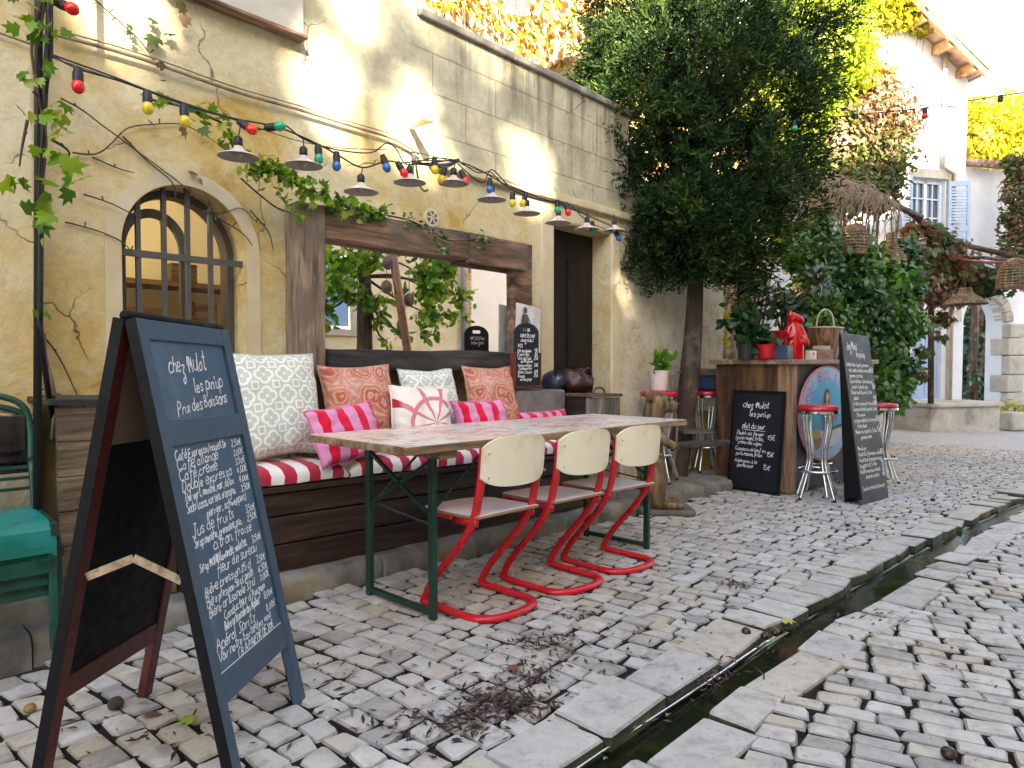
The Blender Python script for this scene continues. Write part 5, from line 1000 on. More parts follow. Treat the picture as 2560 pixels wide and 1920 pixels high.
for k,ch in enumerate(txt):
    an=PI*(1.06-1.12*(k+.5)/len(txt)); c=(math.cos(an)*.76*ru,math.sin(an)*.77*rz_); ca,sa=math.cos(an)*.45,math.sin(an); ll=math.hypot(ca,sa); ca/=ll; sa/=ll
    if ch!=' ': write(mb,ch,-.016,-.02,.095,lambda x,z,c=c,ca=ca,sa=sa: Vector((cu+c[0]+x*sa+z*ca,SB-.003,cz+c[1]-x*ca+z*sa)),.012,0,0,0)
build('lettering',mb,simple('sign_letter',(.50,.16,.26),.6),ov)
ov.location=bar.location; ov.rotation_euler.z=BRZ
# chalkboard leaning on the bar end
sl=thing('leaning_chalkboard','black chalkboard with dish of the day leaning on bar end planks','chalkboard',(0,0,0))
q0=MBar.inverted()@ground(1535,1062); q1=MBar.inverted()@ground(1665,1076); cw=.555; chh=.985
y0=(q0.y+q1.y)/2-.0; 
lean=R(6); Ml=Matrix.Translation((-.135,min(q1.y,.05)+.0,.005))@Matrix.Rotation(lean,4,'Y')
LPt=lambda y,z,d=0: Ml@Vector((-d,y,z))
def lbox(mb,ya,yb,za,zb,da,db): mb.add([LPt(y,z,d) for y in (ya,yb) for z in (za,zb) for d in (da,db)],[(0,1,3,2),(4,6,7,5),(0,4,5,1),(2,3,7,6),(0,2,6,4),(1,5,7,3)],0,rnd.random())
mb=MB(); lbox(mb,.03,cw-.03,.03,chh-.03,0,.012); bd2=build('board',mb,SLATE2,sl)
mb=MB()
for a in ((0,.03,0,chh),(cw-.03,cw,0,chh),(.03,cw-.03,0,.03),(.03,cw-.03,chh-.03,chh)): lbox(mb,*a,-.002,.017)
build('frame',mb,BLACKP,sl,bevel=.003)
cb=MB(); PL=lambda x,z: LPt(cw-x,z,.0132)
def W2(t_,x,z,h,mw,rise=0,w=.0055): write(cb,t_,x,chh-z,h,PL,w,.18,rise,.04,'l',mw)
W2('chez Mulot',.12,.17,.085,.28); W2("les pin'up",.20,.255,.075,.22); W2('plat du jour',.13,.37,.075,.24)
for t_,x,z,mw in (('Poulet rôti fermier',.075,.44,.29),('(jaune rouge), frites,',.065,.485,.30),('crème des cèpes',.09,.53,.26),('Carpaccio de bœuf au',.07,.595,.32),('pesto maison, frites',.08,.64,.28),('Aubergines à la',.07,.71,.24),('parmesane',.10,.755,.17)): W2(t_,x,z,.052,mw,w=.0042)
for z in (.47,.63,.755): W2('15€',.40 if z<.7 else .37,z,.055,.09,w=.0045)
cb.add([PL(.14,chh-.385),PL(.375,chh-.39),PL(.375,chh-.394),PL(.14,chh-.389)],[(0,1,2,3)],0,.5); build('writing',cb,CHALK,bd2)
sl.location=bar.location; sl.rotation_euler.z=BRZ
# tall menu board
tb=thing('menu_board','tall dusty grey folding menu board standing right of the bar','chalkboard',at(1860,1092,X=6.5))
tFL=ground(1861,1092); tFR=ground(1921,1076); tBL=ground(1833,1082); dpt=.13; nb=Vector((-(tFR-tFL).y,(tFR-tFL).x,0)).normalized()
tBL=tFL+nb*dpt; tBR=tFR+nb*dpt; Ht=1.53; tTL=tFL+nb*.205+UPZ*Ht; tTR=tFR+nb*.205+UPZ*Ht; WBt=(tFR-tFL).length
def tp(x,t,d=0): 
    nm=(tFR-tFL).cross(tTL-tFL).normalized(); nm=-nm if nm.y>0 else nm
    a=tFL+(tTL-tFL)*t; b=tFR+(tTR-tFR)*t; return a+(b-a)*(x/WBt)+nm*d
def tb_(x,t,d=0):
    a=tBL+(tTL-tBL)*t; b=tBR+(tTR-tBR)*t; return a+(b-a)*(x/WBt)+nb*d
def qbox(mb,f,x0,x1,t0,t1,d0,d1): mb.add([f(x,t,d) for x in (x0,x1) for t in (t0,t1) for d in (d0,d1)],[(0,1,3,2),(4,6,7,5),(0,4,5,1),(2,3,7,6),(0,2,6,4),(1,5,7,3)],0,rnd.random())
mb=MB(); qbox(mb,tp,0,WBt,0,1,-.022,0); bd3=build('front_board',mb,GREYSL,tb,bevel=.012)
mb=MB(); qbox(mb,tb_,0,WBt,0,.985,-.0,.02); build('rear_board',mb,BLACKP,tb,bevel=.004)
mb=MB(); mb.add([tFL+UPZ*.05,tBL+UPZ*.05,tTL-UPZ*.02]+[v+(tFR-tFL).normalized()*.02 for v in (tFL+UPZ*.05,tBL+UPZ*.05,tTL-UPZ*.02)],[(0,1,2),(5,4,3),(0,3,4,1),(1,4,5,2),(2,5,3,0)],0,0); build('side_panel',mb,BLACKP,tb)
cb=MB(); PT=lambda x,z: tp(x,z/Ht,.0018)
def W3(t_,x,z,h,mw,w=.008): write(cb,t_,x*WBt,Ht-z,h,PT,w,.1,0,.04,'l',mw*WBt)
W3('chez Mulot',.14,.15,.10,.36); W3("les pin'up",.44,.215,.09,.30)
for i,(t_,x,mw,p_) in enumerate((('Salade César / poulet, parmesan,',.06,.78,''),('œuf, salade, tomate, ananas, bleu',.13,.76,'15€'),('pomme, croûtons',.13,.45,''),('Salade de thon / chèvre chaud',.10,.80,''),('lardons, tomate, noix',.15,.55,'15€'),('Steak haché pané, frites',.10,.74,''),('salade',.17,.17,'14€'),('Tartare saumon et avocats',.10,.78,'16€'),('Carpaccio de bœuf au pesto, frites',.10,.84,''),('frites maison',.20,.30,''),('Lasagnes de bœuf et aubergine',.10,.80,'15€'),('frites, salade',.18,.33,''),('Moules au roquefort, frites',.10,.74,'15€'),('poissons, crème',.26,.38,''),('',0,.1,''),('Menu du jour',.10,.30,''),('Poulet rôti, frites maison, salade',.10,.80,'12€'),('Assiette de fromages de pays',.10,.80,''),('Nuggets et frites',.10,.60,'9€'),('Dessert maison au chocolat',.10,.70,'7€'),('Glaces et sorbets',.24,.50,'6€'),('',0,.1,''),('Toute la carte est faite maison',.10,.78,''))):
    z=.30+i*.0505
    if t_: W3(t_,x,z,.050,mw,.0055)
    if p_: W3(p_,.86,z,.055,.13,.007)
build('writing',cb,CHALK,bd3)
# ------------------------------------------------------------ BAR STOOLS
def stool():
    T=thing('bar_stool','x','stool',(0,0,0),'chrome bar stools with red seats'); H=.83
    mb=MB(); mb.lathe([(.02,H-.012),(.165,H-.012),(.178,H-.002),(.178,H+.018),(.165,H+.032),(.08,H+.037),(.002,H+.038)],(0,0,0),32); build('seat',mb,VINYL,T,smooth=50)
    mb=MB(); mb.lathe([(.03,H-.045),(.172,H-.042),(.181,H-.036),(.181,H-.016),(.172,H-.012)],(0,0,0),32); build('seat_rim',mb,CHROME,T,smooth=50)
    for k in range(4):
        a=PI/4+k*PI/2
        for s in (-1,1):
            c,sn=math.cos(a+s*.17),math.sin(a+s*.17); pr=[(.135,H-.045),(.132,.66),(.10,.50),(.088,.40),(.10,.30),(.15,.15),(.205,.0)]; 
            if s<0: pr=pr[:-1]+[(.19,.03)]
            mb=MB(); mb.tube(smooth_pts([(q*c,q*sn,z) for q,z in pr],4),.0115,8); 
            if s>0: lg=build('leg',mb,CHROME,T,smooth=True); mf_=MB(); mf_.lathe([(.014,0),(.015,.02)],(.203*c,.203*sn,0),10); build('foot_cap',mf_,RUB,lg)
            else: build('leg',mb,CHROME,T,smooth=True)
    mb=MB(); mb.tube([(.168*math.cos(2*PI*k/32),.168*math.sin(2*PI*k/32),.265) for k in range(32)],.0105,8,closed=True); build('foot_ring',mb,CHROME,T,smooth=True); return T
so=stool(); s3=at(1428,848,Z=.83+.10-.14); s4=at(1520,848,Z=.83+.1-.15); q2=(ground(1915,1043)+ground(1965,1040))/2
for i,(x,y,z,rz,lab) in enumerate(((6.50,2.17,gz(6.5),.2,'red and chrome bar stool standing before the oval painted sign'),(q2.x-.10,q2.y+.17,gz(q2.x),.5,'red and chrome bar stool half behind the tall menu board'),(5.72,3.37,gz(5.72)+.10,.1,'red and chrome bar stool with potted green plant on its seat'),(6.78,3.42,gz(6.78)+.10,.8,'red and chrome bar stool beside tree trunk with navy bag on it'),(7.15,2.62-.2,gz(7.15),.4,'red and chrome bar stool tucked behind the menu board by the bar front'))):
    o=so if i==0 else copy_tree(so); o.location=(x,y,z+.004); o.rotation_euler.z=rz; o['label']=lab
SZ=lambda z: z+.873
def pot(T,c,r0,r1,h,mat,ribs=0):
    mb=MB(); pr=[(r0*.2,0),(r0,0)]+[(r0+(r1-r0)*k/12+(.003*math.sin(k*PI) if not ribs else .004*(k%2)),h*k/12) for k in range(1,13)]+[(r1+.006,h*.93),(r1+.008,h),(r1-.006,h),(r1-.01,h*.9),(.001,h*.88)]; mb.lathe(pr,c,22); return build('pot',mb,mat,T,smooth=60)
LEAFG=leafmat('leaf_fresh',[(0,(.03,.10,.012)),(.5,(.06,.20,.018)),(1,(.13,.30,.03))],.4); LEAFD=leafmat('leaf_dark',[(0,(.006,.022,.010)),(.5,(.015,.05,.016)),(1,(.04,.10,.022))],.3,.2,.6); LEAFL=leafmat('leaf_laurel',[(0,(.012,.042,.013)),(.4,(.035,.105,.02)),(.75,(.075,.18,.025)),(1,(.16,.29,.04))],.28,.25,.6)
LEAFY=leafmat('leaf_yellow',[(0,(.16,.20,.015)),(.5,(.36,.34,.02)),(1,(.55,.42,.02))],.5,.5); LEAFYG=leafmat('leaf_lime',[(0,(.10,.17,.012)),(.6,(.25,.33,.02)),(1,(.42,.42,.03))],.5,.5)
LEAFR=leafmat('leaf_autumn',[(0,(.03,.06,.012)),(.25,(.09,.13,.02)),(.5,(.16,.07,.03)),(.72,(.26,.06,.03)),(1,(.34,.10,.08))],.5,.35); LEAFO=leafmat('leaf_ochre_creeper',[(0,(.06,.09,.012)),(.4,(.20,.19,.02)),(.7,(.34,.22,.03)),(1,(.38,.06,.03))],.5,.4)
LEAFV=leafmat('leaf_vine',[(0,(.04,.10,.012)),(.5,(.11,.24,.014)),(.85,(.24,.36,.02)),(1,(.36,.38,.10))],.4,.4); LEAFM=leafmat('leaf_mottled',[(0,(.02,.045,.012)),(.35,(.06,.10,.02)),(.6,(.12,.09,.04)),(.85,(.22,.10,.07)),(1,(.34,.26,.20))],.5,.3)
JUN=leafmat('juniper_needle',[(0,(.003,.010,.005)),(.4,(.011,.030,.011)),(.75,(.032,.065,.015)),(1,(.09,.13,.02))],.7,.15,.15); BARK=pbr('bark',(.085,.055,.038),(.030,.019,.014),scale=5,rough=.9,bump=.9,bscale=24,stretch=(3,3,.5),c3=(.16,.13,.10),s3=4); TWIG=pbr('twig',(.085,.055,.038),(.05,.032,.022),scale=9,rough=.85); DRYTW=pbr('dry_twig',(.30,.25,.20),(.15,.12,.09),scale=12,rough=.9)
z=SZ(gz(5.72)+.10); T=thing('potted_plant','bright green broad leaved plant in ribbed pink pot on a stool','plant',(5.72,3.37,z)); pot(T,(5.72,3.37,z),.07,.09,.19,simple('pink_pot',(.72,.60,.57),.6),1)
rg=np.random.default_rng(3); 
leaves('leaves',[(5.72+rg.normal()*.03,3.34+rg.normal()*.03,z+.20+rg.random()*.10) for _ in range(24)],.125,LEAFG,T,'oval',svar=.25,seed=5,droop=-.5)
z=SZ(gz(6.78)+.10); T=thing('canvas_bag','navy blue and tan bag set on the stool behind tree trunk','bag',(6.78,3.42,z)); mb=MB(); mb.box((6.80,3.40,z+.075),(.26,.30,.15),Matrix.Rotation(.6,3,'Z')); build('body',mb,simple('navy_canvas',(.012,.03,.09),.8),T,bevel=.03); mb=MB(); mb.box((6.80,3.40,z+.19),(.22,.27,.078),Matrix.Rotation(.6,3,'Z')); build('flap',mb,simple('tan_leather',(.18,.10,.055),.6),T,bevel=.02)
# metal chair back and yellow panel behind the trunk
T=thing('metal_chair','slim bare metal chair frame standing behind the tree trunk','chair',(6.75,3.7,gz(6.7)+.1)); mb=MB(); c=at(1463,835,D=6.7); x,y=c.x,c.y; g=gz(x)+.1
mb.tube(smooth_pts([(x-.03,y+.03,g),(x,y,g+.5),(x-.04,y+.05,c.z+.05),(x-.01,y+.02,c.z+.13),(x+.26,y+.08,c.z+.13),(x+.29,y+.1,c.z+.05),(x+.28,y+.1,g+.5),(x+.29,y+.1,g)],5),.011,8); build('frame',mb,pbr('dull_steel',(.38,.37,.36),(.26,.25,.25),rough=.4,metal=.8),T,smooth=True); mb=MB(); mb.box((x+.2,y-.08,g+.46),(.30,.30,.025),Matrix.Rotation(R(45),3,'Z')); build('seat',mb,simple('chair_seat',(.10,.09,.085),.6),T)
T=at(1514,930,D=7.5); mb=MB(); mb.box((T.x,T.y,(T.z+.2+gz(T.x))/2+.04),(.09,.2,T.z+.16-gz(T.x)),Matrix.Rotation(R(40),3,'Z')); tag(build('yellow_cabinet',mb,pbr('mustard_paint',(.24,.19,.02),(.16,.12,.015),scale=7),bevel=.01),'narrow mustard yellow cabinet seen between stool legs behind the trunk','cabinet')
T=at(1545,900,D=8.7); mb=MB(); mb.box((T.x+.2,T.y+.25,.45),(.7,.6,1.2),Matrix.Rotation(R(40),3,'Z')); tag(build('dark_cupboard',mb,simple('dark_teal',(.012,.022,.026),.6),bevel=.01),'dark teal cupboard standing in shade behind the bar','cupboard')
# ------------------------------------------------------------ THINGS ON THE BAR
BT=BH
def bloc(px,ly):
    r=ray(px,770); q=MBar.inverted()@CO; d=(MBar.inverted().to_3x3()@r); t=(ly-q.y)/d.y; return (q+d*t).x
def on(px,ly): return BP(bloc(px,ly),ly,BT)
p=on(1655,.26); REDP=simple('red_ceramic',(.50,.008,.018),.3,coat=.3)
T=thing('plant_pot','small plain red pot at left end of the bar counter','plant pot',p); pot(T,p,.075,.095,.145,REDP); mb=MB(); mb.lathe([(.11,0),(.125,.012),(.115,.012),(.1,.003)],p,24); build('saucer',mb,REDP,T,smooth=40); leaves('leaves',[(p.x+rg.normal()*.05,p.y+rg.normal()*.05,p.z+.16+rg.random()*.05) for _ in range(26)],.13,LEAFD,T,'oval',seed=9)
p=on(1688,.42); T=thing('plant_pot','large red pot of long leaved shrub behind the blue box','plant pot',p); pot(T,p,.10,.135,.30,REDP)
mb=MB(); stems=[]
for k in range(9):
    a=rg.random()*6.28; l=.28+.42*rg.random(); tip=Vector((p.x+math.cos(a)*l*.62,p.y+math.sin(a)*l*.62,p.z+.3+l*.85)); mid=(p+UPZ*.28+tip)/2+UPZ*.1; mb.tube(smooth_pts([p+UPZ*.26,mid,tip],4),[.008]*8+[.004],6); stems+=[tip,mid*.35+tip*.65]
build('stems',mb,TWIG,T); cen=[s+Vector(rg.normal(size=3)*.055) for s in stems for _ in range(22)]; leaves('leaves',cen,.13,LEAFD,T,'long',seed=4)
p=on(1612,.42); T=thing('leafy_plant','glossy dark leaved plant in a dark pot left of the small red pot','plant',p); pot(T,p,.07,.09,.2,simple('dark_pot',(.02,.03,.028),.4)); cen=[Vector((p.x,p.y,p.z+.34))+Vector(rg.normal(size=3)*[.10,.10,.09]) for _ in range(170)]; leaves('leaves',cen,.115,LEAFD,T,'oval',seed=6); mb=MB(); mb.tube([p+UPZ*.17,p+UPZ*.4],.012,6); build('stem',mb,TWIG,T)
p=on(1690,.14); mb=MB(); mb.box(p+UPZ*.0665,(.155,.15,.13),Matrix.Rotation(BRZ+.15,3,'Z')); tag(build('storage_box',mb,pbr('navy_box',(.035,.055,.13),(.025,.04,.10),rough=.5),bevel=.006),'small navy blue box between small red pot and red figurine','box')
p=on(1714,.16)
fg=thing('red_figurine','glossy red standing animal figurine on the bar counter','figurine',p)
def L_(pts): return [(p.x+a*RT.x+b*fh.x,p.y+a*RT.y+b*fh.y,p.z+c) for a,b,c in pts]
limbs([(L_([(0,0,.05),(0,0,.16),(.005,0,.25),(-.002,0,.33),(-.012,0,.385)]),[.075,.08,.07,.055,.045]),(L_([(-.012,0,.385),(-.02,-.01,.42),(-.045,-.02,.445),(-.05,-.02,.475)]),[.05,.058,.036,.02]),(L_([(-.012,-.01,.405),(.04,-.02,.40),(.062,-.02,.385)]),[.05,.04,.03]),
 (L_([(-.04,-.03,.16),(-.045,-.03,.08),(-.045,-.03,.02)]),[.045,.04,.042]),(L_([(.04,-.03,.16),(.045,-.03,.08),(.045,-.03,.02)]),[.045,.04,.042]),(L_([(.05,-.02,.32),(.085,-.03,.25),(.10,-.05,.19),(.115,-.05,.155)]),[.028,.026,.024,.022]),(L_([(-.055,-.02,.32),(-.08,-.04,.26),(-.06,-.08,.22)]),[.028,.026,.024])],.007,simple('red_resin',(.55,.006,.012),.15,coat=.5),'body',fg)
mb=MB(); mb.lathe([(.09,0),(.10,.006),(.10,.016),(.085,.018)],p,24); build('base',mb,MATS['red_resin'],fg,smooth=40)
p=on(1762,.30); T=thing('wooden_crate','low brown wooden tray of cards on the bar counter','crate',p); rot=Matrix.Rotation(BRZ,3,'Z')
mb=MB()
for c,d in (((0,-.10,.055),(.36,.012,.11)),((0,.10,.055),(.36,.012,.11)),((-.174,0,.055),(.012,.19,.11)),((.174,0,.055),(.012,.19,.11)),((0,0,.008),(.34,.19,.012))): mb.box(p+rot@Vector(c),d,rot)
build('tray',mb,wood('orange_wood',(.34,.12,.035),(.22,.07,.02),'x',6,.45,.15),T,bevel=.003)
mb=MB()
for k in range(12): mb.box(p+rot@Vector((.02+.012*k,-.02,.085)),(.006,.13,.13),rot@Matrix.Rotation(.06,3,'Y'))
build('cards',mb,simple('card_paper',(.66,.56,.42),.8),T)
p=on(1752,.10); T=thing('card_holder','white folded menu card holder with red mark on the bar','card holder',p); mb=MB(); mb.box(p+UPZ*.045,(.14,.05,.09),rot); cdo=build('holder',mb,simple('white_card',(.74,.70,.62),.7),T,bevel=.004); mb=MB(); mb.ball(p+rot@Vector((0,-.027,.062)),.016,10,6,(1.6,.2,1)); build('red_mark',mb,VINYL,cdo)
p=on(1782,.44); T=thing('shopping_basket','brown leather and cane basket with pale hoop handle on bar','basket',p)
n=40; mb=MB(); pr=[(.17,.0),(.20,.12),(.235,.26),(.25,.36)]; mb.lathe(pr+[(.235,.36),(.2,.14),(.16,.01)],p,n,sx=1.15,sy=.7); build('basket',mb,wood('basket_cane',(.34,.20,.11),(.14,.07,.045),'z',14,.55,.4),T,smooth=40); mb=MB(); mb.tube([p+Vector((.25*1.15*math.cos(2*PI*k/n),.25*.7*math.sin(2*PI*k/n),.362)) for k in range(n)],.008,6,closed=True); build('rim',mb,simple('pale_rim',(.62,.58,.5),.6),T,smooth=True)
mb=MB(); mb.tube(smooth_pts([p+RT*a+UPZ*z for a,z in ((-.10,.30),(-.10,.40),(-.085,.50),(-.03,.565),(.03,.565),(.075,.51),(.095,.40),(.10,.30))],4),.0095,8); build('handle',mb,MATS['pale_rim'],T,smooth=True)
# ------------------------------------------------------------ STRING LIGHTS AND LAMPS
YL=2.95
BULB={}
for n_,c_ in dict(red=(.75,.006,.008),yellow=(.72,.55,.01),green=(.005,.34,.17),blue=(.015,.12,.42)).items(): BULB[n_]=simple('bulb_'+n_,c_,.25,coat=.3)
SHADE=pbr('enamel_shade',(.62,.55,.49),(.52,.46,.41),scale=7,rough=.35); SHIN=pbr('enamel_inside',(.34,.30,.27),(.29,.26,.23),scale=5,rough=.5); CLEAR=simple('dull_bulb',(.40,.33,.27),.15)
def bulb(T,top,d,col,r=.0215):
    """socket and bulb hanging from point top along direction d"""
    d=Vector(d).normalized(); mb=MB(); mb.tube([top,top+d*.012,top+d*.02,top+d*.048],[.014,.016,.0185,.0185],10); so_=build('socket',mb,BLACKM,T,smooth=45)
    if col:
        mb=MB(); c=top+d*.045; pr=[(.014,0),(.018,.006),(r,.018),(r*1.04,.027),(r*.85,.040),(r*.45,.048),(.0005,.0505)]; M=d.to_track_quat('Z','Y').to_matrix(); o_=len(mb.v); mb.lathe(pr,(0,0,0),14); mb.v=[tuple(M@Vector(v)+c) for v in mb.v]; build('bulb',mb,BULB[col],so_,smooth=True)
T=thing('string_lights','black festoon cable of coloured bulbs running along the cafe wall','string lights',at(700,320,Y=YL))
def cab(pts,Y,r=.004,jit=.0,k=5,seed=0):
    rg=random.Random(seed); P=[at(x,y,Y=(q[0] if q else Y)+rg.uniform(-jit,jit)) for x,y,*q in pts]; return smooth_pts(P,k)
mb=MB()
main=[(112,120,3.02),(168,148),(250,172),(320,197),(400,227),(460,245),(520,259),(590,272),(640,290),(700,318),(735,338),(783,362),(835,348),(870,352),(905,347),(950,347),(1000,352),(1060,380),(1110,412),(1160,430),(1205,440),(1260,462),(1330,492),(1390,512,3.1)]
mb.tube(cab(main,YL),.0042,6); mb.tube(cab([(112,118,3.02),(240,164),(330,199),(420,230),(520,262),(560,280),(610,268),(655,300),(720,322),(800,330),(835,309),(856,322),(880,356),(930,342),(985,347),(1030,372),(1060,372),(1085,395),(1120,408),(1180,432),(1230,442),(1260,470),(1300,492),(1390,520,3.1)],YL+.02),.0035,6); mb.tube(cab([(112,124,3.02),(520,264),(700,316),(900,330),(1060,378),(1250,455),(1390,516,3.1)],YL-.01),.002,5); mb.tube(cab([(880,356),(930,352),(990,345),(960,362),(905,352)],YL+.03,.004),.0042,6); mb.tube(cab([(985,350),(1040,395),(1062,366),(1100,402),(1140,418)],YL+.015),.0035,6)
build('cable',mb,BLACKM,T,smooth=True)
for x,y,c,dx,dy in ((168,147,'red',0,1),(318,196,'yellow',.02,1),(397,226,'yellow',.05,1),(515,262,'red',.8,.5),(572,276,'green',1,-.1),(687,312,'green',.05,1),(727,328,'blue',0,1),(826,335,'blue',.35,1),(858,350,'red',.5,.8),(938,340,'yellow',.05,1),(962,362,'yellow',-.35,1),(995,368,'red',.5,1),(1058,385,'blue',0,1),(1107,415,'yellow',.0,1),(1137,417,'yellow',-.35,1),(1204,432,'green',0,1),(1221,438,'red',.3,1),(1280,478,'green',-.1,1),(1328,497,'blue',.5,1)):
    bulb(T,at(x,y,Y=YL),RT*dx-UPZ*dy,c)
mb=MB()
def pendant(lab,i,x,y,toppx):
    c=at(x,y,Y=YL); T=thing('pendant_lamp',lab,'lamp',c,'white enamel pendant shades along the cafe wall'); t=at(*toppx,Y=YL); r=.088; c.z+=.004
    mb=MB(); mb.lathe([(.018,.040),(.021,.030),(.034,.019),(r*.8,.003),(r,-.004),(r+.001,-.007)],c,32,cap=False); mb.lathe([(.016,.037),(.019,.027),(.033,.016),(r*.79,.0005),(r-.001,-.007)],c,32,mi=1,cap=False); build('shade',mb,[SHADE,SHIN],T,smooth=True)
    mb=MB(); mb.lathe([(.013,.036),(.019,.045),(.019,.075),(.010,.085)],c,12); so_=build('socket',mb,BLACKM,T,smooth=45); mb=MB(); mb.ball(c+UPZ*.012,.021,10,8,(1,1,1.2)); build('bulb',mb,CLEAR,so_,smooth=True)
    mb=MB(); q=t if t.z>c.z+.09 else c+UPZ*.12; mb.tube([c+UPZ*.08,(c+UPZ*.08+q)/2+Vector((.002,0,0)),q],.003,6); build('cord',mb,BLACKM,T)
for i,(x,y,tp_,lab) in enumerate(((515,338,(520,262),'white enamel pendant shade nearest the camera, above the barred arch window'),(656,357,(655,300),'white enamel pendant shade between a green bulb and the ivy garland'),(780,414,(783,362),'lowest hanging white pendant shade, above the mirror beam'),(885,394,(884,352),'white pendant shade under the iron wall bracket hook'),(980,396,(984,350),'white pendant shade beside a red bulb above the round wall vent'),(1062,431,(1060,380),'white pendant shade hanging directly below a blue bulb'),(1138,461,(1137,424),'white pendant shade directly below a tilted yellow bulb'),(1206,481,(1204,440),'white pendant shade above the doorway under a green and a red bulb'),(1268,495,(1265,466),'white pendant shade with a green bulb hanging just below it'),(1327,499,(1330,478),'white pendant shade farthest along the string beside the conifer'))): pendant(lab,i,x,y,tp_)
# second string crossing the street
T=thing('string_lights','thin festoon cable with few bulbs crossing from conifer to the right','string lights',at(1850,250,D=5.6))
mb=MB(); P=[at(x,y,D=d) for x,y,d in ((1640,275,6.1),(1715,262,6.0),(1850,248,5.7),(1997,233,5.4),(2160,207,5.1),(2330,185,4.8),(2520,160,4.4))]; mb.tube(smooth_pts(P,5),.004,6); build('cable',mb,BLACKM,T,smooth=True)
for x,y,d,c in ((1716,260,6,'green'),(1849,246,5.7,'yellow'),(1998,232,5.4,'red'),(2161,206,5.1,None),(2340,184,4.8,'blue')): bulb(T,at(x,y,D=d),(0,0,-1),c,.023)
# black pole with cables and conduit along the wall
T=thing('black_pole','slim black pole with cables and leafy vine at left of the cafe wall','pole',at(80,1100,Y=3.08)); mb=MB(); a=at(84,0,Y=3.08); b=at(80,1180,Y=3.08); mb.tube([Vector((a.x,3.08,3.4)),Vector((a.x,3.08,a.z)),b],.014,10); build('pole',mb,BLACKM,T,smooth=True); mb=MB(); mb.tube([at(104,-200,Y=3.05),at(106,60,Y=3.05),at(98,180,Y=3.06),at(88,420,Y=3.07),at(86,700,Y=3.07),at(92,760,Y=3.1),at(112,900,Y=3.2)],.011,8); mb.tube([at(110,-200,Y=3.04),at(112,40,Y=3.04),at(112,118,Y=3.04),at(100,200,Y=3.05)],.005,6); build('cables',mb,BLACKM,T,smooth=True)
bulb(T,at(118,4,Y=3.03),RT*.9-UPZ*.35,'red',.023)
mb=MB(); P=[at(x,y,Y=3.565) for x,y in ((118,74),(300,125),(500,195),(640,235),(760,272),(850,300),(905,332))]; mb.tube(smooth_pts(P,4),.009,8); mb.tube(smooth_pts([p+Vector((0,-.012,.018)) for p in P],4),.004,6); mb.tube([at(-60,50,Y=3.46),at(75,98,Y=3.46)],.005,6); tag(build('wall_conduit',mb,pbr('painted_conduit',(.34,.26,.17),(.16,.12,.08),scale=9,rough=.7),smooth=True),'pale painted cable conduit slanting along the upper cafe wall','conduit')
# wall spotlight, bracket, round vent
T=thing('wall_light','small cream cylindrical lamp sticking out of the upper wall','lamp',at(905,262,Y=3.55)); a=at(893,270,Y=3.56); b=at(918,258,Y=3.42); d=(b-a).normalized(); mb=MB(); mb.tube([a-d*.01,a+d*.09],.026,14); build('body',mb,simple('cream_plastic',(.62,.56,.44),.5),T,smooth=40); mb=MB(); mb.tube([a+d*.09,a+d*.10,a+d*.20,a+d*.21],[.03,.032,.036,.028],14); build('lens',mb,pbr('amber_lens',(.66,.48,.25),(.55,.38,.18),rough=.25),T,smooth=40)
mb=MB(); a=at(905,330,Y=3.585); mb.tube(smooth_pts([at(892,322,Y=3.58),at(895,345,Y=3.5),at(898,352,Y=3.4),at(960,356,Y=3.3),at(992,345,Y=3.25)],4),.011,8); mb.tube(smooth_pts([at(898,352,Y=3.5),at(905,395,Y=3.5),at(915,412,Y=3.46),at(925,410,Y=3.44)],4),.007,8); tag(build('wall_bracket',mb,IRON,smooth=True),'dark iron bracket with hook holding the festoon cables','bracket')
T=thing('round_vent','small round cream air vent above the mirror beam','vent',at(933,470,Y=3.59)); c=at(933,470,Y=3.59); mb=MB(); M=Matrix(((1,0,0,c.x),(0,0,-1,3.60),(0,1,0,c.z),(0,0,0,1)))
n=28; mb.prism([(.062*math.cos(2*PI*k/n),.062*math.sin(2*PI*k/n)) for k in range(n)],.0,.012,M); build('rim',mb,simple('cream_rim',(.66,.60,.46),.6),T,smooth=40); mb=MB(); mb.prism([(.046*math.cos(2*PI*k/n),.046*math.sin(2*PI*k/n)) for k in range(n)],.012,.014,M); build('recess',mb,simple('vent_dark',(.16,.12,.05),.8),T); mb=MB()
for k in range(3): an=PI*k/3; mb.bar((c.x-.045*math.cos(an),3.584,c.z-.045*math.sin(an)),(c.x+.045*math.cos(an),3.584,c.z+.045*math.sin(an)),.006,.01)
build('grille',mb,MATS['cream_rim'],T)
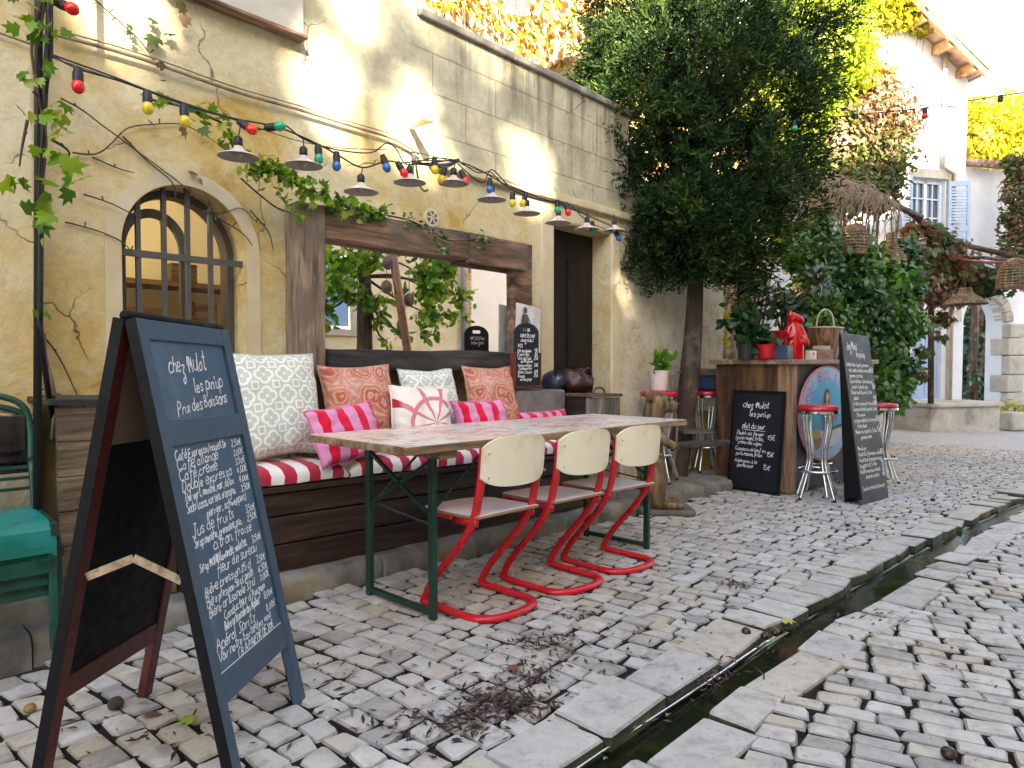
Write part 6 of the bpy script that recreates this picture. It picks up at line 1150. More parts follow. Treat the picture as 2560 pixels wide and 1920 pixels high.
# ------------------------------------------------------------ VINES ON THE CAFE WALL
rv=np.random.default_rng(21)
def twigs(T,lines,Y,r,mat=TWIG,name='stem'):
    mb=MB()
    for pts in lines:
        P=smooth_pts([at(x,y,Y=Y+.01*math.sin(x*.1)) for x,y in pts],4); n=len(P); mb.tube([p+Vector((.004*noise.noise(p*9),0,.004*noise.noise(p*11))) for p in P],[r*(1-.6*i/n) for i in range(n)],6)
        for i in range(3,n,7): q=P[i]; mb.tube([q,q+Vector((rv.normal()*.012,-.008,.012+rv.random()*.012))],[r*.6,r*.9],5)
    return build(name,mb,mat,T,smooth=True)
def vine_leaves(T,spots,mat,seed,Y=None,shape='lobed',droop=.8,sc_=.85):
    cen=[];sz=[];
    for x,y,n,sp,s,Yl in spots:
        c=at(x,y,Y=Yl); 
        for _ in range(n): cen.append(c+Vector((rv.normal()*sp*1.1,rv.normal()*sp*.4,rv.normal()*sp*1.1))); sz.append(min(s,.095)*sc_*(.7+.5*rv.random()))
    return leaves('leaves',cen,np.array(sz),mat,T,shape,nrm=np.array((-.3,-.8,.5)),bias=.42,svar=.1,seed=seed,droop=droop)
T=thing('pole_vine','broad leaved vine climbing the black pole at the left','vine',at(90,480,Y=3.05))
twigs(T,[[(100,-40),(88,60),(78,160),(92,260),(84,360),(80,480)],[(95,-20),(70,90),(82,200),(100,300),(88,420)],[(60,260),(48,310),(42,360)],[(110,300),(150,330),(130,360)]],3.05,.006)
vine_leaves(T,[(88,10,9,.05,.065,3.02),(60,60,5,.03,.055,3.02),(96,70,6,.04,.055,3.0),(97,125,3,.02,.07,3.0),(75,185,5,.03,.05,3.0),(112,225,4,.03,.09,2.98),(135,245,3,.03,.10,2.97),(72,262,3,.03,.07,3.0),(128,290,2,.02,.10,2.97),(90,318,3,.03,.07,3.0),(135,370,3,.03,.12,2.96),(165,400,2,.03,.14,2.95),(70,390,3,.03,.09,3.0),(110,430,4,.03,.11,2.98),(62,437,2,.02,.10,3.0),(100,470,3,.025,.07,3.0),(88,665,1,.01,.045,3.05),(86,690,1,.01,.05,3.05),(93,525,1,.01,.035,3.05)],LEAFV,31)
T=thing('bare_creeper','bare creeper twigs with few leaves spread across the cream wall','creeper',at(400,300,Y=3.57))
twigs(T,[[(130,212),(180,240),(240,285),(330,352),(395,400),(420,430)],[(158,330),(205,333),(240,310),(275,278),(330,268),(390,268),(440,290),(480,320),(530,355)],[(265,295),(320,350),(372,395),(390,440),(470,460),(520,450),(555,480),(570,482)],[(200,-5),(250,40),(300,85),(340,140)],[(180,420),(240,440),(300,470)],[(140,480),(200,495),(260,520),(298,560)],[(440,455),(520,500),(545,530)],[(200,340),(260,365),(290,372)],[(95,730),(130,775),(165,850),(185,885)],[(540,455),(580,500),(590,540)]],3.575,.0042)
vine_leaves(T,[(345,65,2,.03,.09,3.55),(395,65,2,.03,.08,3.55),(278,75,2,.02,.06,3.55),(388,8,1,.01,.07,3.55),(350,148,2,.02,.055,3.55),(322,258,1,.01,.06,3.55),(395,268,1,.01,.07,3.55),(415,392,2,.02,.06,3.55),(345,475,1,.01,.06,3.55),(462,460,1,.01,.05,3.55),(360,180,1,.01,.05,3.55)],LEAFM,33)
T=thing('ivy_garland','green leafy garland drooping from string lights onto the mirror frame','garland',at(620,390,Y=3.5))
gl=[(325,215,3.3),(360,222,3.3),(400,232,3.3),(450,252,3.3),(490,275,3.32),(505,320,3.35),(545,355,3.4),(600,372,3.42),(640,398,3.42),(690,425,3.44),(740,445,3.44),(790,458,3.46),(840,466,3.48),(890,478,3.46),(940,505,3.44),(975,520,3.44),(1040,516,3.44),(1060,525,3.44)]
mb=MB(); mb.tube(smooth_pts([at(x,y,Y=Y) for x,y,Y in gl],4),.006,6); mb.tube(smooth_pts([at(x,y,Y=3.5) for x,y in ((520,385),(560,420),(600,450),(635,460))],4),.005,6); build('stem',mb,TWIG,T,smooth=True)
sp=[(335,217,4,.02,.06,3.28),(360,224,3,.02,.06,3.28),(420,236,5,.02,.06,3.28),(450,252,8,.025,.07,3.28),(480,270,8,.03,.065,3.28),(500,300,4,.02,.06,3.3),(470,305,2,.01,.06,3.3),(510,290,3,.02,.07,3.3)]
for i in range(7,13):
    x0,y0,Y0=gl[i-1]; x1,y1,Y1=gl[i]
    for t in (.0,.2,.4,.6,.8): sp.append((x0+(x1-x0)*t,y0+(y1-y0)*t-4,7,.024,.062,Y0-.03))
sp+=[(560,360,6,.03,.06,3.38),(540,385,5,.03,.055,3.4),(575,395,4,.025,.06,3.4),(600,415,4,.02,.05,3.4),(628,445,8,.03,.05,3.42),(640,458,7,.03,.05,3.42),(620,400,5,.03,.05,3.4)]
vine_leaves(T,sp,LEAFV,35,droop=.5)
vine_leaves(T,[(830,464,8,.03,.04,3.42),(885,478,16,.03,.045,3.42),(905,485,12,.03,.04,3.42),(945,520,18,.03,.045,3.41),(965,535,14,.025,.045,3.41),(1035,515,10,.025,.05,3.41),(1048,530,8,.02,.045,3.41),(1065,518,5,.02,.04,3.41)],LEAFL,36,shape='oval',droop=.3)
T=thing('dead_creeper','dry dark creeper stems at base of the wall behind the chalkboard','creeper',at(110,800,Y=3.2))
twigs(T,[[(92,720),(98,780),(112,830),(118,890),(112,950)],[(86,740),(104,800),(118,860),(126,960),(128,1080)],[(84,700),(95,760),(105,850)]],3.2,.013,pbr('vine_bark',(.26,.17,.11),(.12,.08,.055),scale=10,rough=.85))
# ------------------------------------------------------------ CREEPER ON OCHRE BUILDING
T=thing('ochre_creeper','autumn coloured creeper hanging over the sunlit ochre wall','creeper',(6.5,6.1,4.8)); cen=[]
for x,y,w,h,n in ((960,10,70,25,200),(1060,20,60,40,280),(1130,60,50,50,340),(1180,95,50,50,320),(1230,60,40,60,260),(1285,30,50,50,300),(1100,110,30,20,70),(1340,120,40,70,330),(1290,165,30,12,80),(1370,60,60,50,320),(1300,215,20,15,40),(1010,-10,60,30,200),(1190,5,60,25,220)):
    for _ in range(int(n*.17)): cen.append(at(x+rv.normal()*w*.55,y+rv.normal()*h*.55,Y=6.13-.1*rv.random()))
leaves('leaves',cen,.115,LEAFO,T,'oval',nrm=np.array((-.3,-.8,.4)),bias=.5,seed=40,droop=.9)
mb=MB()
for k in range(14): x=960+k*30; mb.tube(smooth_pts([at(x+rv.normal()*8,-30,Y=6.14),at(x+10+rv.normal()*15,40,Y=6.13),at(x+30+rv.normal()*15,100+rv.normal()*20,Y=6.14)],4),.012,5)
build('stems',mb,TWIG,T)
# ------------------------------------------------------------ JUNIPER
jx,jy=6.32,3.36; J=thing('juniper_tree','tall dark evergreen juniper tree with reddish trunk beside the bar','tree',(jx,jy,gz(jx)+.09)); g=gz(jx)+.05
mb=MB(); P=[(jx-.10,jy+.12,g-.05),(jx-.08,jy+.10,g+.15),(jx-.03,jy+.05,g+.6),(jx,jy,1.1),(jx+.03,jy-.03,1.9),(jx+.04,jy-.02,3.2),(jx,jy,4.8),(jx,jy,6.6)]; mb.tube(smooth_pts(P,5),[.155,.14,.13,.125,.12,.115,.112,.11,.108,.105]+[.10]*6+[.095-.0042*i for i in range(20)],14); build('trunk',mb,BARK,J,smooth=True)
rj=np.random.default_rng(77); blobs=[]; 
def Rj(z): 
    zs=[1.95,2.2,2.6,3.1,3.8,4.6,5.4,6.4,7.2]; rs=[.25,.62,.88,1.05,1.08,1.02,.95,.75,.2]; return float(np.interp(z,zs,rs))
for i in range(430):
    z=2.0+5.0*rj.random()**1.1; a=rj.random()*6.283; rr=Rj(z)*(.2+.87*rj.random()**.6); s=.15+.15*rj.random(); blobs.append((jx+.03+rr*math.cos(a),jy-.02+rr*math.sin(a),z,s,s,s*.85))
for i in range(110): z=2.3+4.2*rj.random(); a=rj.random()*6.283; rr=.1+.5*rj.random()*Rj(z); blobs.append((jx+rr*math.cos(a),jy+rr*math.sin(a),z,.2,.2,.2))
for x,y,D_ in ((1410,300,6.6),(1440,330,6.6),(1500,330,6.5),(1560,330,6.5),(1590,300,6.5),(1470,250,6.5),(1400,350,6.6),(1540,260,6.5),(1450,200,6.5),(1290,300,7),(1315,380,6.9),(1335,470,6.8),(1310,230,7.0),(1330,150,7),(1345,420,6.8),(1365,480,6.7),(1290,360,7),(1365,555,6.5),(1385,580,6.5),(1420,610,6.6),(1345,520,6.7),(1300,430,6.9),(1400,540,6.5),(1270,190,7.0),(1300,160,7.0),(1255,200,7.1),(1320,200,7.),(1310,90,7.0),(1350,60,7),(1340,330,7),(1720,210,7.2),(1770,120,7.6),(1800,60,7.8),(1840,25,8.0),(1745,160,7.4),(1700,130,7.2),(1735,300,7),(1740,280,6.9),(1750,440,7.0),(1650,560,6.9),(1600,600,6.7),(1690,470,7.0),(1570,620,6.6),(1430,560,6.5),(1480,590,6.5),(1540,590,6.5),(1310,450,7.0),(1300,270,7),(1290,250,7)):
    p=at(x,y,D=D_); s=.17+.08*rj.random(); blobs.append((p.x,p.y,p.z,s,s,s*.8))
mb=MB()
for b in blobs[::4]:
    tip=Vector(b[:3]); z0=max(1.95,tip.z-.55*(math.hypot(tip.x-jx,tip.y-jy))); s_=Vector((jx,jy,z0)); mb.tube(smooth_pts([s_,(s_+tip)/2+UPZ*.06,tip],3),[.022,.02,.018,.015,.012,.009,.006],5)
build('limbs',mb,BARK,J)
cen=[];dirs=[];rvv=[]
for b in blobs:
    c=np.array(b[:3]); ax=np.array((jx,jy,b[2]-.25)); out=(c-ax); out/=np.linalg.norm(out); br=rj.random()
    for k in range(30):
        d=rj.normal(size=3); d/=np.linalg.norm(d); st_=c+d*b[3]*(.25+.6*rj.random()); fd=out*.8+d*.75+np.array((0,0,.25)); fd/=np.linalg.norm(fd); L=.10+.12*rj.random()
        m=17; t=rj.random(m)[:,None]; cen.append(st_+fd*t*L+rj.normal(size=(m,3))*.016); dirs.append(np.repeat((fd+rj.normal(size=3)*.1)[None],m,0)); rvv.append(np.full(m,.15+.55*br+.35*t.ravel()*.6))
cen=np.concatenate(cen); dirs=np.concatenate(dirs); rvv=np.concatenate(rvv)
leaves('crown',cen,.058,JUN,J,'needle',svar=.35,seed=50,rv=rvv,dirs=dirs,dbias=.62)
# ------------------------------------------------------------ SHRUBS AND TREES BEHIND THE BAR
def shrub(name,label,cat,blobs,per,size,mat,seed,shape='oval',stems=(),droop=.3,stem_r=.03,base=None):
    b0=base or blobs[0]; T=thing(name,label,cat,(b0[0],b0[1],gz(b0[0])))
    P,N_,B_=blob_pts(blobs,per,seed); o=leaves('foliage',P,size,mat,T,shape,nrm=N_+np.array((0,-.2,.35)),bias=.45,seed=seed,rv=np.clip(.25+.55*B_,0,1),droop=droop)
    mb=MB(); b=Vector((b0[0],b0[1],gz(b0[0])-.05)); rgx=random.Random(seed)
    for q in (stems or blobs[:8]): tip=Vector(q[:3]); st=b+Vector((rgx.uniform(-.15,.15),rgx.uniform(-.15,.15),0)); mb.tube(smooth_pts([st,(st+tip)/2+Vector((rgx.uniform(-.1,.1),rgx.uniform(-.1,.1),.15)),tip],4),[stem_r*(1-.08*i) for i in range(9)],6)
    build('stems',mb,BARK,T); return T
def PB_(x,y,D,r,sq=1): p=at(x,y,D=D); return (p.x,p.y,p.z,r,r,r*sq)
shrub('laurel_bush','big glossy green laurel bush behind the tall menu board','bush',[PB_(x,y,D,r) for x,y,D,r in ((1890,760,10.2,.48),(1850,700,10,.5),(1915,690,10.3,.45),(1880,610,10.2,.5),(1945,625,10.5,.36),(1830,560,10.3,.4),(1780,640,10,.4),(1800,580,10.2,.35),(1940,560,10.6,.35),(1935,800,10,.3),(1900,830,9.9,.35),(1955,700,10.5,.3),(1845,640,9.8,.4),(1925,850,9.8,.26))],3600,.115,LEAFL,61,shape='oval')
shrub('laurel_bush','younger laurel bush with dark leaves left behind the red pots','bush',[PB_(x,y,D,r) for x,y,D,r in ((1765,650,9.4,.36),(1725,550,9.6,.27),(1770,560,9.6,.36),(1775,710,9.2,.3),(1800,700,9.3,.35),(1745,610,9.5,.22),(1755,500,9.9,.3),(1800,770,9.3,.3),(1700,520,10,.16),(1720,690,9.3,.16))],2900,.105,LEAFL,62,shape='oval')
shrub('ivy_plant','upright dark ivy covered stem right of the juniper trunk','ivy',[PB_(x,y,D,r,1.6) for x,y,D,r in ((1535,740,8.0,.10),(1532,660,8.0,.12),(1528,600,8.0,.13),(1545,580,8.1,.16),(1538,560,8.1,.15))],3500,.07,LEAFD,63)
shrub('lime_climber','small lime green climber on the wall behind the bar','climber',[PB_(x,y,D,r,1.5) for x,y,D,r in ((1545,650,8.4,.07),(1555,690,8.4,.08),(1560,740,8.5,.06),(1556,630,8.4,.05))],3000,.09,LEAFYG,64,stem_r=.01)
shrub('sunlit_climber','yellow sunlit climber hanging under the juniper crown','climber',[PB_(x,y,D,r) for x,y,D,r in ((1600,560,9.2,.22),(1575,585,9.2,.16),(1625,545,9.3,.18),(1590,520,9.2,.2),(1640,600,9.4,.16),(1680,500,9.8,.2))],1500,.10,LEAFYG,65,stem_r=.03)
T=thing('grey_trunks','pair of dark leaning bare trunks behind the bar counter','tree trunks',at(1610,760,D=9)); mb=MB(); mb.tube(smooth_pts([at(1628,770,D=9),at(1616,680,D=9),at(1605,610,D=9.1),at(1598,540,D=9.2)],4),.07,8); build('trunk',mb,BARK,T,smooth=True); mb=MB(); mb.tube(smooth_pts([at(1580,775,D=9),at(1578,700,D=9),at(1586,620,D=9.1),at(1592,560,D=9.2)],4),.055,8); mb.tube(smooth_pts([at(1562,775,D=8.8),at(1566,700,D=8.8),at(1560,640,D=8.9)],4),.035,8); build('trunk',mb,DRYTW,T,smooth=True)
shrub('virginia_creeper','thick reddish brown virginia creeper covering the left of the far house','creeper',[PB_(x,y,D,r) for x,y,D,r in ((1800,330,14,.8),(1850,280,14.2,.8),(1900,260,14.5,.75),(1915,300,14.8,.55),(1880,350,14.2,.8),(1820,410,13.5,.7),(1890,390,14.5,.55),(1790,260,14,.6),(1870,210,14.5,.6),(1930,350,15,.25),(1905,430,14.5,.4),(1958,270,15.2,.3),(1840,200,14.5,.5),(1900,200,15,.4))],1500,.125,LEAFM,66,shape='oval')
shrub('virginia_creeper','orange and yellow sunlit top of creeper by the house gable','creeper',[PB_(x,y,D,r) for x,y,D,r in ((1870,165,15,.5),(1830,180,15,.5),(1900,175,15.3,.4),(1880,205,15,.35))],1300,.125,leafmat('leaf_orange',[(0,(.20,.16,.02)),(.4,(.40,.22,.03)),(.75,(.48,.14,.03)),(1,(.40,.06,.04))],.5,.45),67)
shrub('lime_tree','bright yellow green leafy tree rising behind the juniper','tree',[PB_(x,y,D,r) for x,y,D,r in ((1780,130,13.5,.8),(1820,100,13.5,.7),(1760,60,13.5,.8),(1840,150,13.7,.5),(1770,210,13.5,.6),(1740,140,13.5,.6),(1810,20,13.5,.8),(1700,40,14,.8),(1745,260,13.4,.4),(1690,150,13.6,.7),(1660,230,13.6,.6),(1720,330,13.4,.5),(1640,120,13.8,.6))],1300,.125,LEAFYG,68)
shrub('vine_on_eave','bright yellow vine trailing along the gable edge of the far house','vine',[PB_(x,y,D,r) for x,y,D,r in ((1900,0,16,.5),(1940,15,16,.5),(1960,35,16.2,.4),(1870,-10,16,.5),(1985,45,16.3,.25),(1920,40,16,.3),(2000,60,16.3,.18))],1300,.125,LEAFY,69,stem_r=.02)
shrub('yellow_tree','bright yellow autumn tree behind the tiled wall at right','tree',[PB_(x,y,D,r) for x,y,D,r in ((2110,310,24,1.0),(2150,270,24,1.0),(2190,320,24,1.0),(2220,280,24,1.0),(2100,260,24.5,.7),(2180,230,24.5,.6),(2130,350,24,.8),(2240,340,24,.9),(2110,230,24.5,.4))],520,.18,LEAFY,70,stem_r=.1)
shrub('wall_creeper','pale pinkish leaved creeper climbing the right end of the white wall','creeper',[PB_(x,y,D,r) for x,y,D,r in ((2200,420,16.5,.42),(2215,480,16.5,.5),(2190,470,16.5,.28),(2205,540,16.5,.5),(2215,370,16.5,.4),(2190,400,16.5,.2),(2185,350,16.5,.22),(2200,590,16.3,.4),(2180,570,16.3,.22))],1500,.125,LEAFM,71,base=tuple(at(2290,905,D=16.6)))
shrub('garden_tree','dark green garden trees seen through the stone archway','tree',[PB_(x,y,D,r) for x,y,D,r in ((2110,760,25,1.2),(2150,720,25.5,1.2),(2130,830,24.5,1.0),(2100,700,26,1.0),(2160,860,25,1.1),(2140,660,26,1.2),(2090,850,25,.9),(2180,780,25.5,1.2),(2080,770,26,.9))],420,.20,LEAFD,72,stem_r=.05)
T=at(2192,880,D=17); leaves_o=thing('yellow_flowers','small clump of yellow green plants at foot of the stone arch','plant',(T.x,T.y,gz(T.x))); leaves('leaves',[T+Vector(rv.normal(size=3)*[.22,.22,.1]) for _ in range(120)],.14,LEAFY,leaves_o,'long',seed=73)
mb=MB(); mb.tube([T-UPZ*.45,T],.02,6); build('stem',mb,TWIG,leaves_o)
# ------------------------------------------------------------ PERGOLA WITH VINE AND WICKER LAMPS
T=thing('vine_pergola','rustic pergola beams carrying red brown vine and dry twigs','pergola',at(1960,480,D=11.5))
mb=MB(); mb.tube([at(1700,372,D=11),at(1850,402,D=11.3),at(1990,470,D=12)],.055,8); mb.tube([at(1960,455,D=12),at(2040,520,D=12.5),at(2220,560,D=12)],.05,8); mb.tube([at(2040,562,D=12.3),at(2120,556,D=12),at(2215,566,D=11.6)],.03,8); build('beam',mb,wood('pergola_wood',(.20,.12,.08),(.09,.05,.035),'x'),T,smooth=True)
for x,y0,y1,D in ((2012,505,800,12.2),): mb=MB(); mb.tube([at(x,y1,D=D)-UPZ*.6,at(x,y0,D=D)],.05,8); build('post',mb,BARK,T,smooth=True)
mb=MB()
for k in range(150):
    x=1745+rv.random()*190; y0=395+ (x-1745)*.25-22*math.sin((x-1745)/190*3.1)+rv.normal()*8; D=10.6+rv.random()*.8; l=22+rv.random()*75; dx=rv.normal()*22
    p0=at(x,y0,D=D); mb.tube(smooth_pts([at(x-25-30*rv.random(),y0+4+8*rv.normal(),D=D+.3),p0,at(x+dx*.5+6,y0+l*.45,D=D-.1),at(x+dx,y0+l,D=D-.05)],3),.0052,4,caps=False)
build('dry_twigs',mb,DRYTW,T)
bl=[PB_(x,y,D,r,.8) for x,y,D,r in ((1985,505,12,.28),(2010,520,12.1,.35),(2040,545,12.2,.38),(2060,580,12.2,.35),(2030,600,12.1,.38),(1990,560,12,.4),(1960,535,11.8,.25),(2090,590,12.2,.32),(2120,600,12.2,.3),(2150,610,12,.28),(2000,620,12,.35),(1970,600,12,.35),(2050,640,12.1,.25),(2180,590,12,.2),(2040,690,12.2,.14),(2035,730,12.2,.1),(1995,760,11.9,.14),(1990,810,11.8,.12),(2110,630,12.2,.2))]
P_,N_,B_=blob_pts(bl,1700,81); leaves('vine_leaves',P_,.105,LEAFR if False else LEAFM,T,'lobed',nrm=N_+np.array((-.2,-.4,.3)),bias=.5,seed=82,rv=np.clip(.1+.8*B_,0,1),droop=.7)
bl=[PB_(x,y,D,r,.9) for x,y,D,r in ((1985,500,11.8,.16),(2055,560,11.9,.18),(2070,585,11.9,.16),(2010,505,11.8,.14),(1965,500,11.8,.1))]; P_,N_,B_=blob_pts(bl,1100,83); leaves('red_leaves',P_,.13,LEAFR,T,'lobed',nrm=N_,bias=.4,seed=84,rv=np.full(len(P_),.5),droop=.6)
WICK=wood('wicker',(.38,.27,.16),(.20,.13,.07),'z',16,.7,.3)
def wicker(label,x,y,D,r,h,kind):
    c=at(x,y,D=D); T=thing('wicker_lampshade',label,'lampshade',c,'wicker lampshades under the pergola'); mb=MB(); prof={'barrel':[(.55,1),(.8,.9),(.93,.7),(1,.4),(.98,.1),(.95,0)],'bell':[(.28,1),(.32,.75),(.45,.55),(.7,.35),(.92,.15),(1,0)],'dome':[(.2,1),(.5,.92),(.78,.75),(.93,.5),(1,.2),(1,0)]}[kind]
    P=smooth_pts([(a,0,b) for a,b in prof],4); rows=15
    for i in range(rows):
        t=i/(rows-1); k=t*(len(P)-1); j=min(int(k),len(P)-2); q=P[j].lerp(P[j+1],k-j); mb.tube([c+Vector((q.x*r*math.cos(2*PI*a/20),q.x*r*math.sin(2*PI*a/20),(q.z-.5)*h+.004*math.sin(a*5+i))) for a in range(20)],.0105,5,closed=True)
    for a in range(16): an=2*PI*a/16; mb.tube([c+Vector((q.x*r*.99*math.cos(an),q.x*r*.99*math.sin(an),(q.z-.5)*h)) for q in P],.006,4)
    build('shade',mb,WICK,T); mb=MB(); mb.tube([c+UPZ*h*.5,c+UPZ*(h*.5+.35)],.008,5); build('cord',mb,TWIG,T)
wicker('barrel shaped wicker lampshade below the dry twigs',1846,518,9.8,.165,.42,'barrel'); wicker('bell shaped pale wicker lampshade among laurel leaves',1925,535,10.2,.21,.42,'bell'); wicker('wide wicker lampshade below the red pole at right edge',2192,590,10.6,.24,.45,'dome'); wicker('shallow grey wicker lampshade hanging before the archway top',2085,640,11.5,.33,.26,'bell')
mb=MB(); a=at(2075,560,D=11.4); b=at(2215,566,D=10.8); mb.tube([a,at(2130,567,D=11.2),b],[.012,.02,.024],8); tag(build('red_pole',mb,simple('faded_red',(.25,.05,.045),.5),smooth=True),'faded red pole sticking out above the right wicker lampshade','pole')
# ------------------------------------------------------------ GROUND LITTER
cen=[];
for x,y,w,h,n in ((1090,1520,90,30,420),(1180,1390,80,20,170),(1245,1330,30,8,40),(1600,1265,40,8,90),(900,1580,120,40,90),(1500,1470,60,20,50),(1000,1560,80,25,140),(300,1560,200,60,40),(1900,1330,60,12,60),(1350,1400,300,60,60),(2000,1450,200,80,40),(1150,1460,60,30,160),(900,1480,330,100,130),(1700,1350,260,70,110),(1350,1530,120,40,60),(1560,1440,100,30,60)):
    for _ in range(n): q=ground(x+rv.normal()*w*.6,min(1800,y+rv.normal()*h*.6)); cen.append((q.x,q.y,q.z+.004+.006*rv.random()))
LIT=leafmat('dry_litter',[(0,(.02,.012,.01)),(.5,(.06,.03,.022)),(.85,(.10,.05,.035)),(1,(.18,.13,.08))],.8,.05)
o=leaves('leaf_litter',cen,.030,LIT,None,'needle',nrm=np.array((0,0,1.)),bias=.7,svar=.7,seed=90); o['kind']='stuff'; o['label']='dry brown twigs and needles scattered in the paving joints'
mb=MB()
for x,y in ((1700,1160),(1900,1150),(1650,1470),(400,1560),(1750,1240),(1150,1620),(1480,1350),(2100,1010),(2150,1030)): q=ground(x,y); mb.tube([q+UPZ*.006,q+Vector((.03,.012,.008)),q+Vector((.05,.04,.006))],.003,5)
o=build('twig_litter',mb,TWIG); o['kind']='stuff'; o['label']='short dark twigs lying on the cobbles'
CONK=pbr('conker_skin',(.055,.022,.014),(.025,.012,.009),scale=12,rough=.3)
def conker(x,y,r,lab,mat=CONK,sc=(1,1,.85)):
    q=ground(x,y); mb=MB(); mb.ball((q.x,q.y,q.z+r*.8),r,14,10,sc); mb.v=[tuple(Vector(v)+Vector((1,1,1))*.0012*noise.noise(Vector(v)*60)) for v in mb.v]; tag(build('conker',mb,mat,smooth=True),lab,'conker','fallen conkers on the cobbles')
conker(2049,1640,.022,'dark conker lying on road cobbles at lower right'); conker(250,1532,.024,'brown spiky conker husk on cobbles between the chalkboard legs',pbr('husk',(.07,.045,.025),(.03,.02,.012),scale=20,rough=.9,bump=.8)); conker(1652,1381,.018,'black conker at the water edge by metal strip'); conker(1675,1374,.018,'second black conker touching the one by the metal strip'); conker(1612,1372,.020,'broken pale and brown conker on the kerb stone'); conker(2015,1083,.02,'small dark conker on the far right cobbles',CONK); conker(65,1540,.018,'tan nut beside the front chalkboard leg',pbr('tan_nut',(.30,.17,.06),(.2,.11,.04),rough=.4))
for x,y,lab,c_ in ((70,1395,'yellow fallen leaf beneath the green chairs',(.5,.42,.03)),(420,1562,'small green yellow leaf beside front chalkboard leg',(.25,.33,.03)),(1100,1447,'reddish fallen leaf on cobbles before the red chairs',(.22,.07,.06)),(330,1555,'brown curled leaf lying in a joint between chalkboard legs',(.14,.08,.05)),(1690,1345,'yellow leaf floating in the gutter',(.45,.4,.05))):
    q=ground(x,y); o=leaves('fallen_leaf',[(q.x,q.y,q.z+.012)],.06,simple('leaf_'+lab.split()[0]+str(x),c_,.6),None,'lobed',nrm=np.array((0,0,1.)),bias=.85,svar=.1,seed=x); tag(o,lab,'leaf','fallen leaves')
# ------------------------------------------------------------ OPPOSITE SIDE OF THE STREET (seen in the mirror, shades the street)
CREAM=pbr('cream_stone',(.72,.62,.42),(.62,.50,.30),scale=2.5,rough=.9,bump=.3,bscale=12,c3=(.52,.42,.26),s3=1.6)
def mir(x,y,Yt,Ym=3.565): 
    p=at(x,y,Y=Ym); r=ray(x,y); r=Vector((r.x,-r.y,r.z)); return p+r*((Yt-Ym)/r.y)
YO=-5.2
op=thing('opposite_house','cream stone house with blue shutters reflected in the mirror','house',(6,YO,0))
A2=(1,0,0); N2=(0,1,0); w0=mir(690,640,YO); w1=mir(757,706,YO)
mb=MB(); wallgrid(mb,(0,YO,0),A2,N2,1.2,mir(1040,650,YO).x-.35,-.6,11.4,[(w0.x-.35,w1.x,w1.z-.05,w1.z+1.5,0,.15)],thick=5); build('wall',mb,CREAM,op)
mb=MB(); mb.bx(w0.x-.33,w0.x+.10,YO-.06,YO-.02,w1.z,w1.z+1.45); mb.bx(w0.x+.115,w1.x-.02,YO-.06,YO-.02,w1.z,w1.z+1.45); build('shutter',mb,simple('sky_blue_paint',(.22,.38,.68),.5),op,bevel=.005)
mb=MB(); mb.bx(w0.x-.5,w1.x+.15,YO+.003,YO+.06,w1.z-.2,w1.z-.05); mb.bx(w1.x+.003,w1.x+.14,YO+.003,YO+.03,w1.z-.05,w1.z+1.6); build('window_sill',mb,STONE,op,bevel=.01)
dp=mir(1003,650,YO+.15); mb=MB(); mb.tube([(dp.x,YO+.1,-.5),(dp.x,YO+.1,7.5)],.055,10); build('downpipe',mb,simple('grey_zinc',(.22,.24,.26),.4,.4),op,smooth=True)
sx=dp.x+.15; mb=MB(); rg=random.Random(6); z=-.3
while z<5.5:
    h=rg.uniform(.10,.17); x=sx
    while x<mir(1040,650,YO).x-.4: L=min(rg.uniform(.14,.3),mir(1040,650,YO).x-.37-x); mb.bx(x,x+L-.02,YO+.004,YO+.03+rg.uniform(0,.02),z,z+h-.018,rv=rg.random()); x+=L
    z+=h
build('rubble_strip',mb,pbr('rubble',(.58,.44,.25),(.36,.25,.13),scale=8,rough=.9,bump=.4),op,bevel=.012)
wx=mir(1040,650,YO).x-.34; op2=thing('white_house','plain white house next to the opposite cream house','house',(13,YO,0)); mb=MB(); wallgrid(mb,(0,YO-.25,0),A2,N2,wx,21,-.9,12.5,(),thick=5); build('wall',mb,pbr('warm_white',(.84,.78,.70),(.78,.71,.62),scale=2,rough=.9),op2)
op3=thing('low_street_house','lower plain house on the near side opposite the cafe','house',(-5,YO,0)); mb=MB(); wallgrid(mb,(0,YO+.1,0),A2,N2,-16,1.15,-.3,6.6,(),thick=3); build('wall',mb,CREAM,op3); mb=MB(); mb.bx(-16.2,1.19,YO-3,YO+.35,6.605,6.75); build('roof',mb,MATS['roof_tile'],op3)
# awning pole, coconuts and chestnut tree in the mirror
T=thing('awning_pole','leaning brown metal awning pole on the opposite pavement','pole',(6.6,-1.3,-.1)); a=mir(880,757,-1.3); b=mir(848,545,-1.3); d=(b-a).normalized(); mb=MB(); mb.tube([a-d*1.5,b+d*1.2],.065,12); build('pole',mb,pbr('brown_steel',(.22,.10,.06),(.14,.06,.04),rough=.35),T,smooth=True)
for x,y,lab in ((838,568,'brown coconut lamp near top of the leaning pole'),(835,620,'brown coconut lamp half way up the leaning pole'),(884,648,'brown coconut lamp right of the leaning pole')):
    p=mir(x,y,-1.35); mb=MB(); mb.ball(p,.085,14,10,(1,1,1.25)); mb.tube([p+UPZ*.1,p+UPZ*.5],.006,5); tag(build('hanging_ball',mb,pbr('coconut',(.16,.11,.08),(.08,.05,.04),scale=14,rough=.9,bump=.5),smooth=True),lab,'lamp','brown ball lamps by the leaning pole')
bl=[]
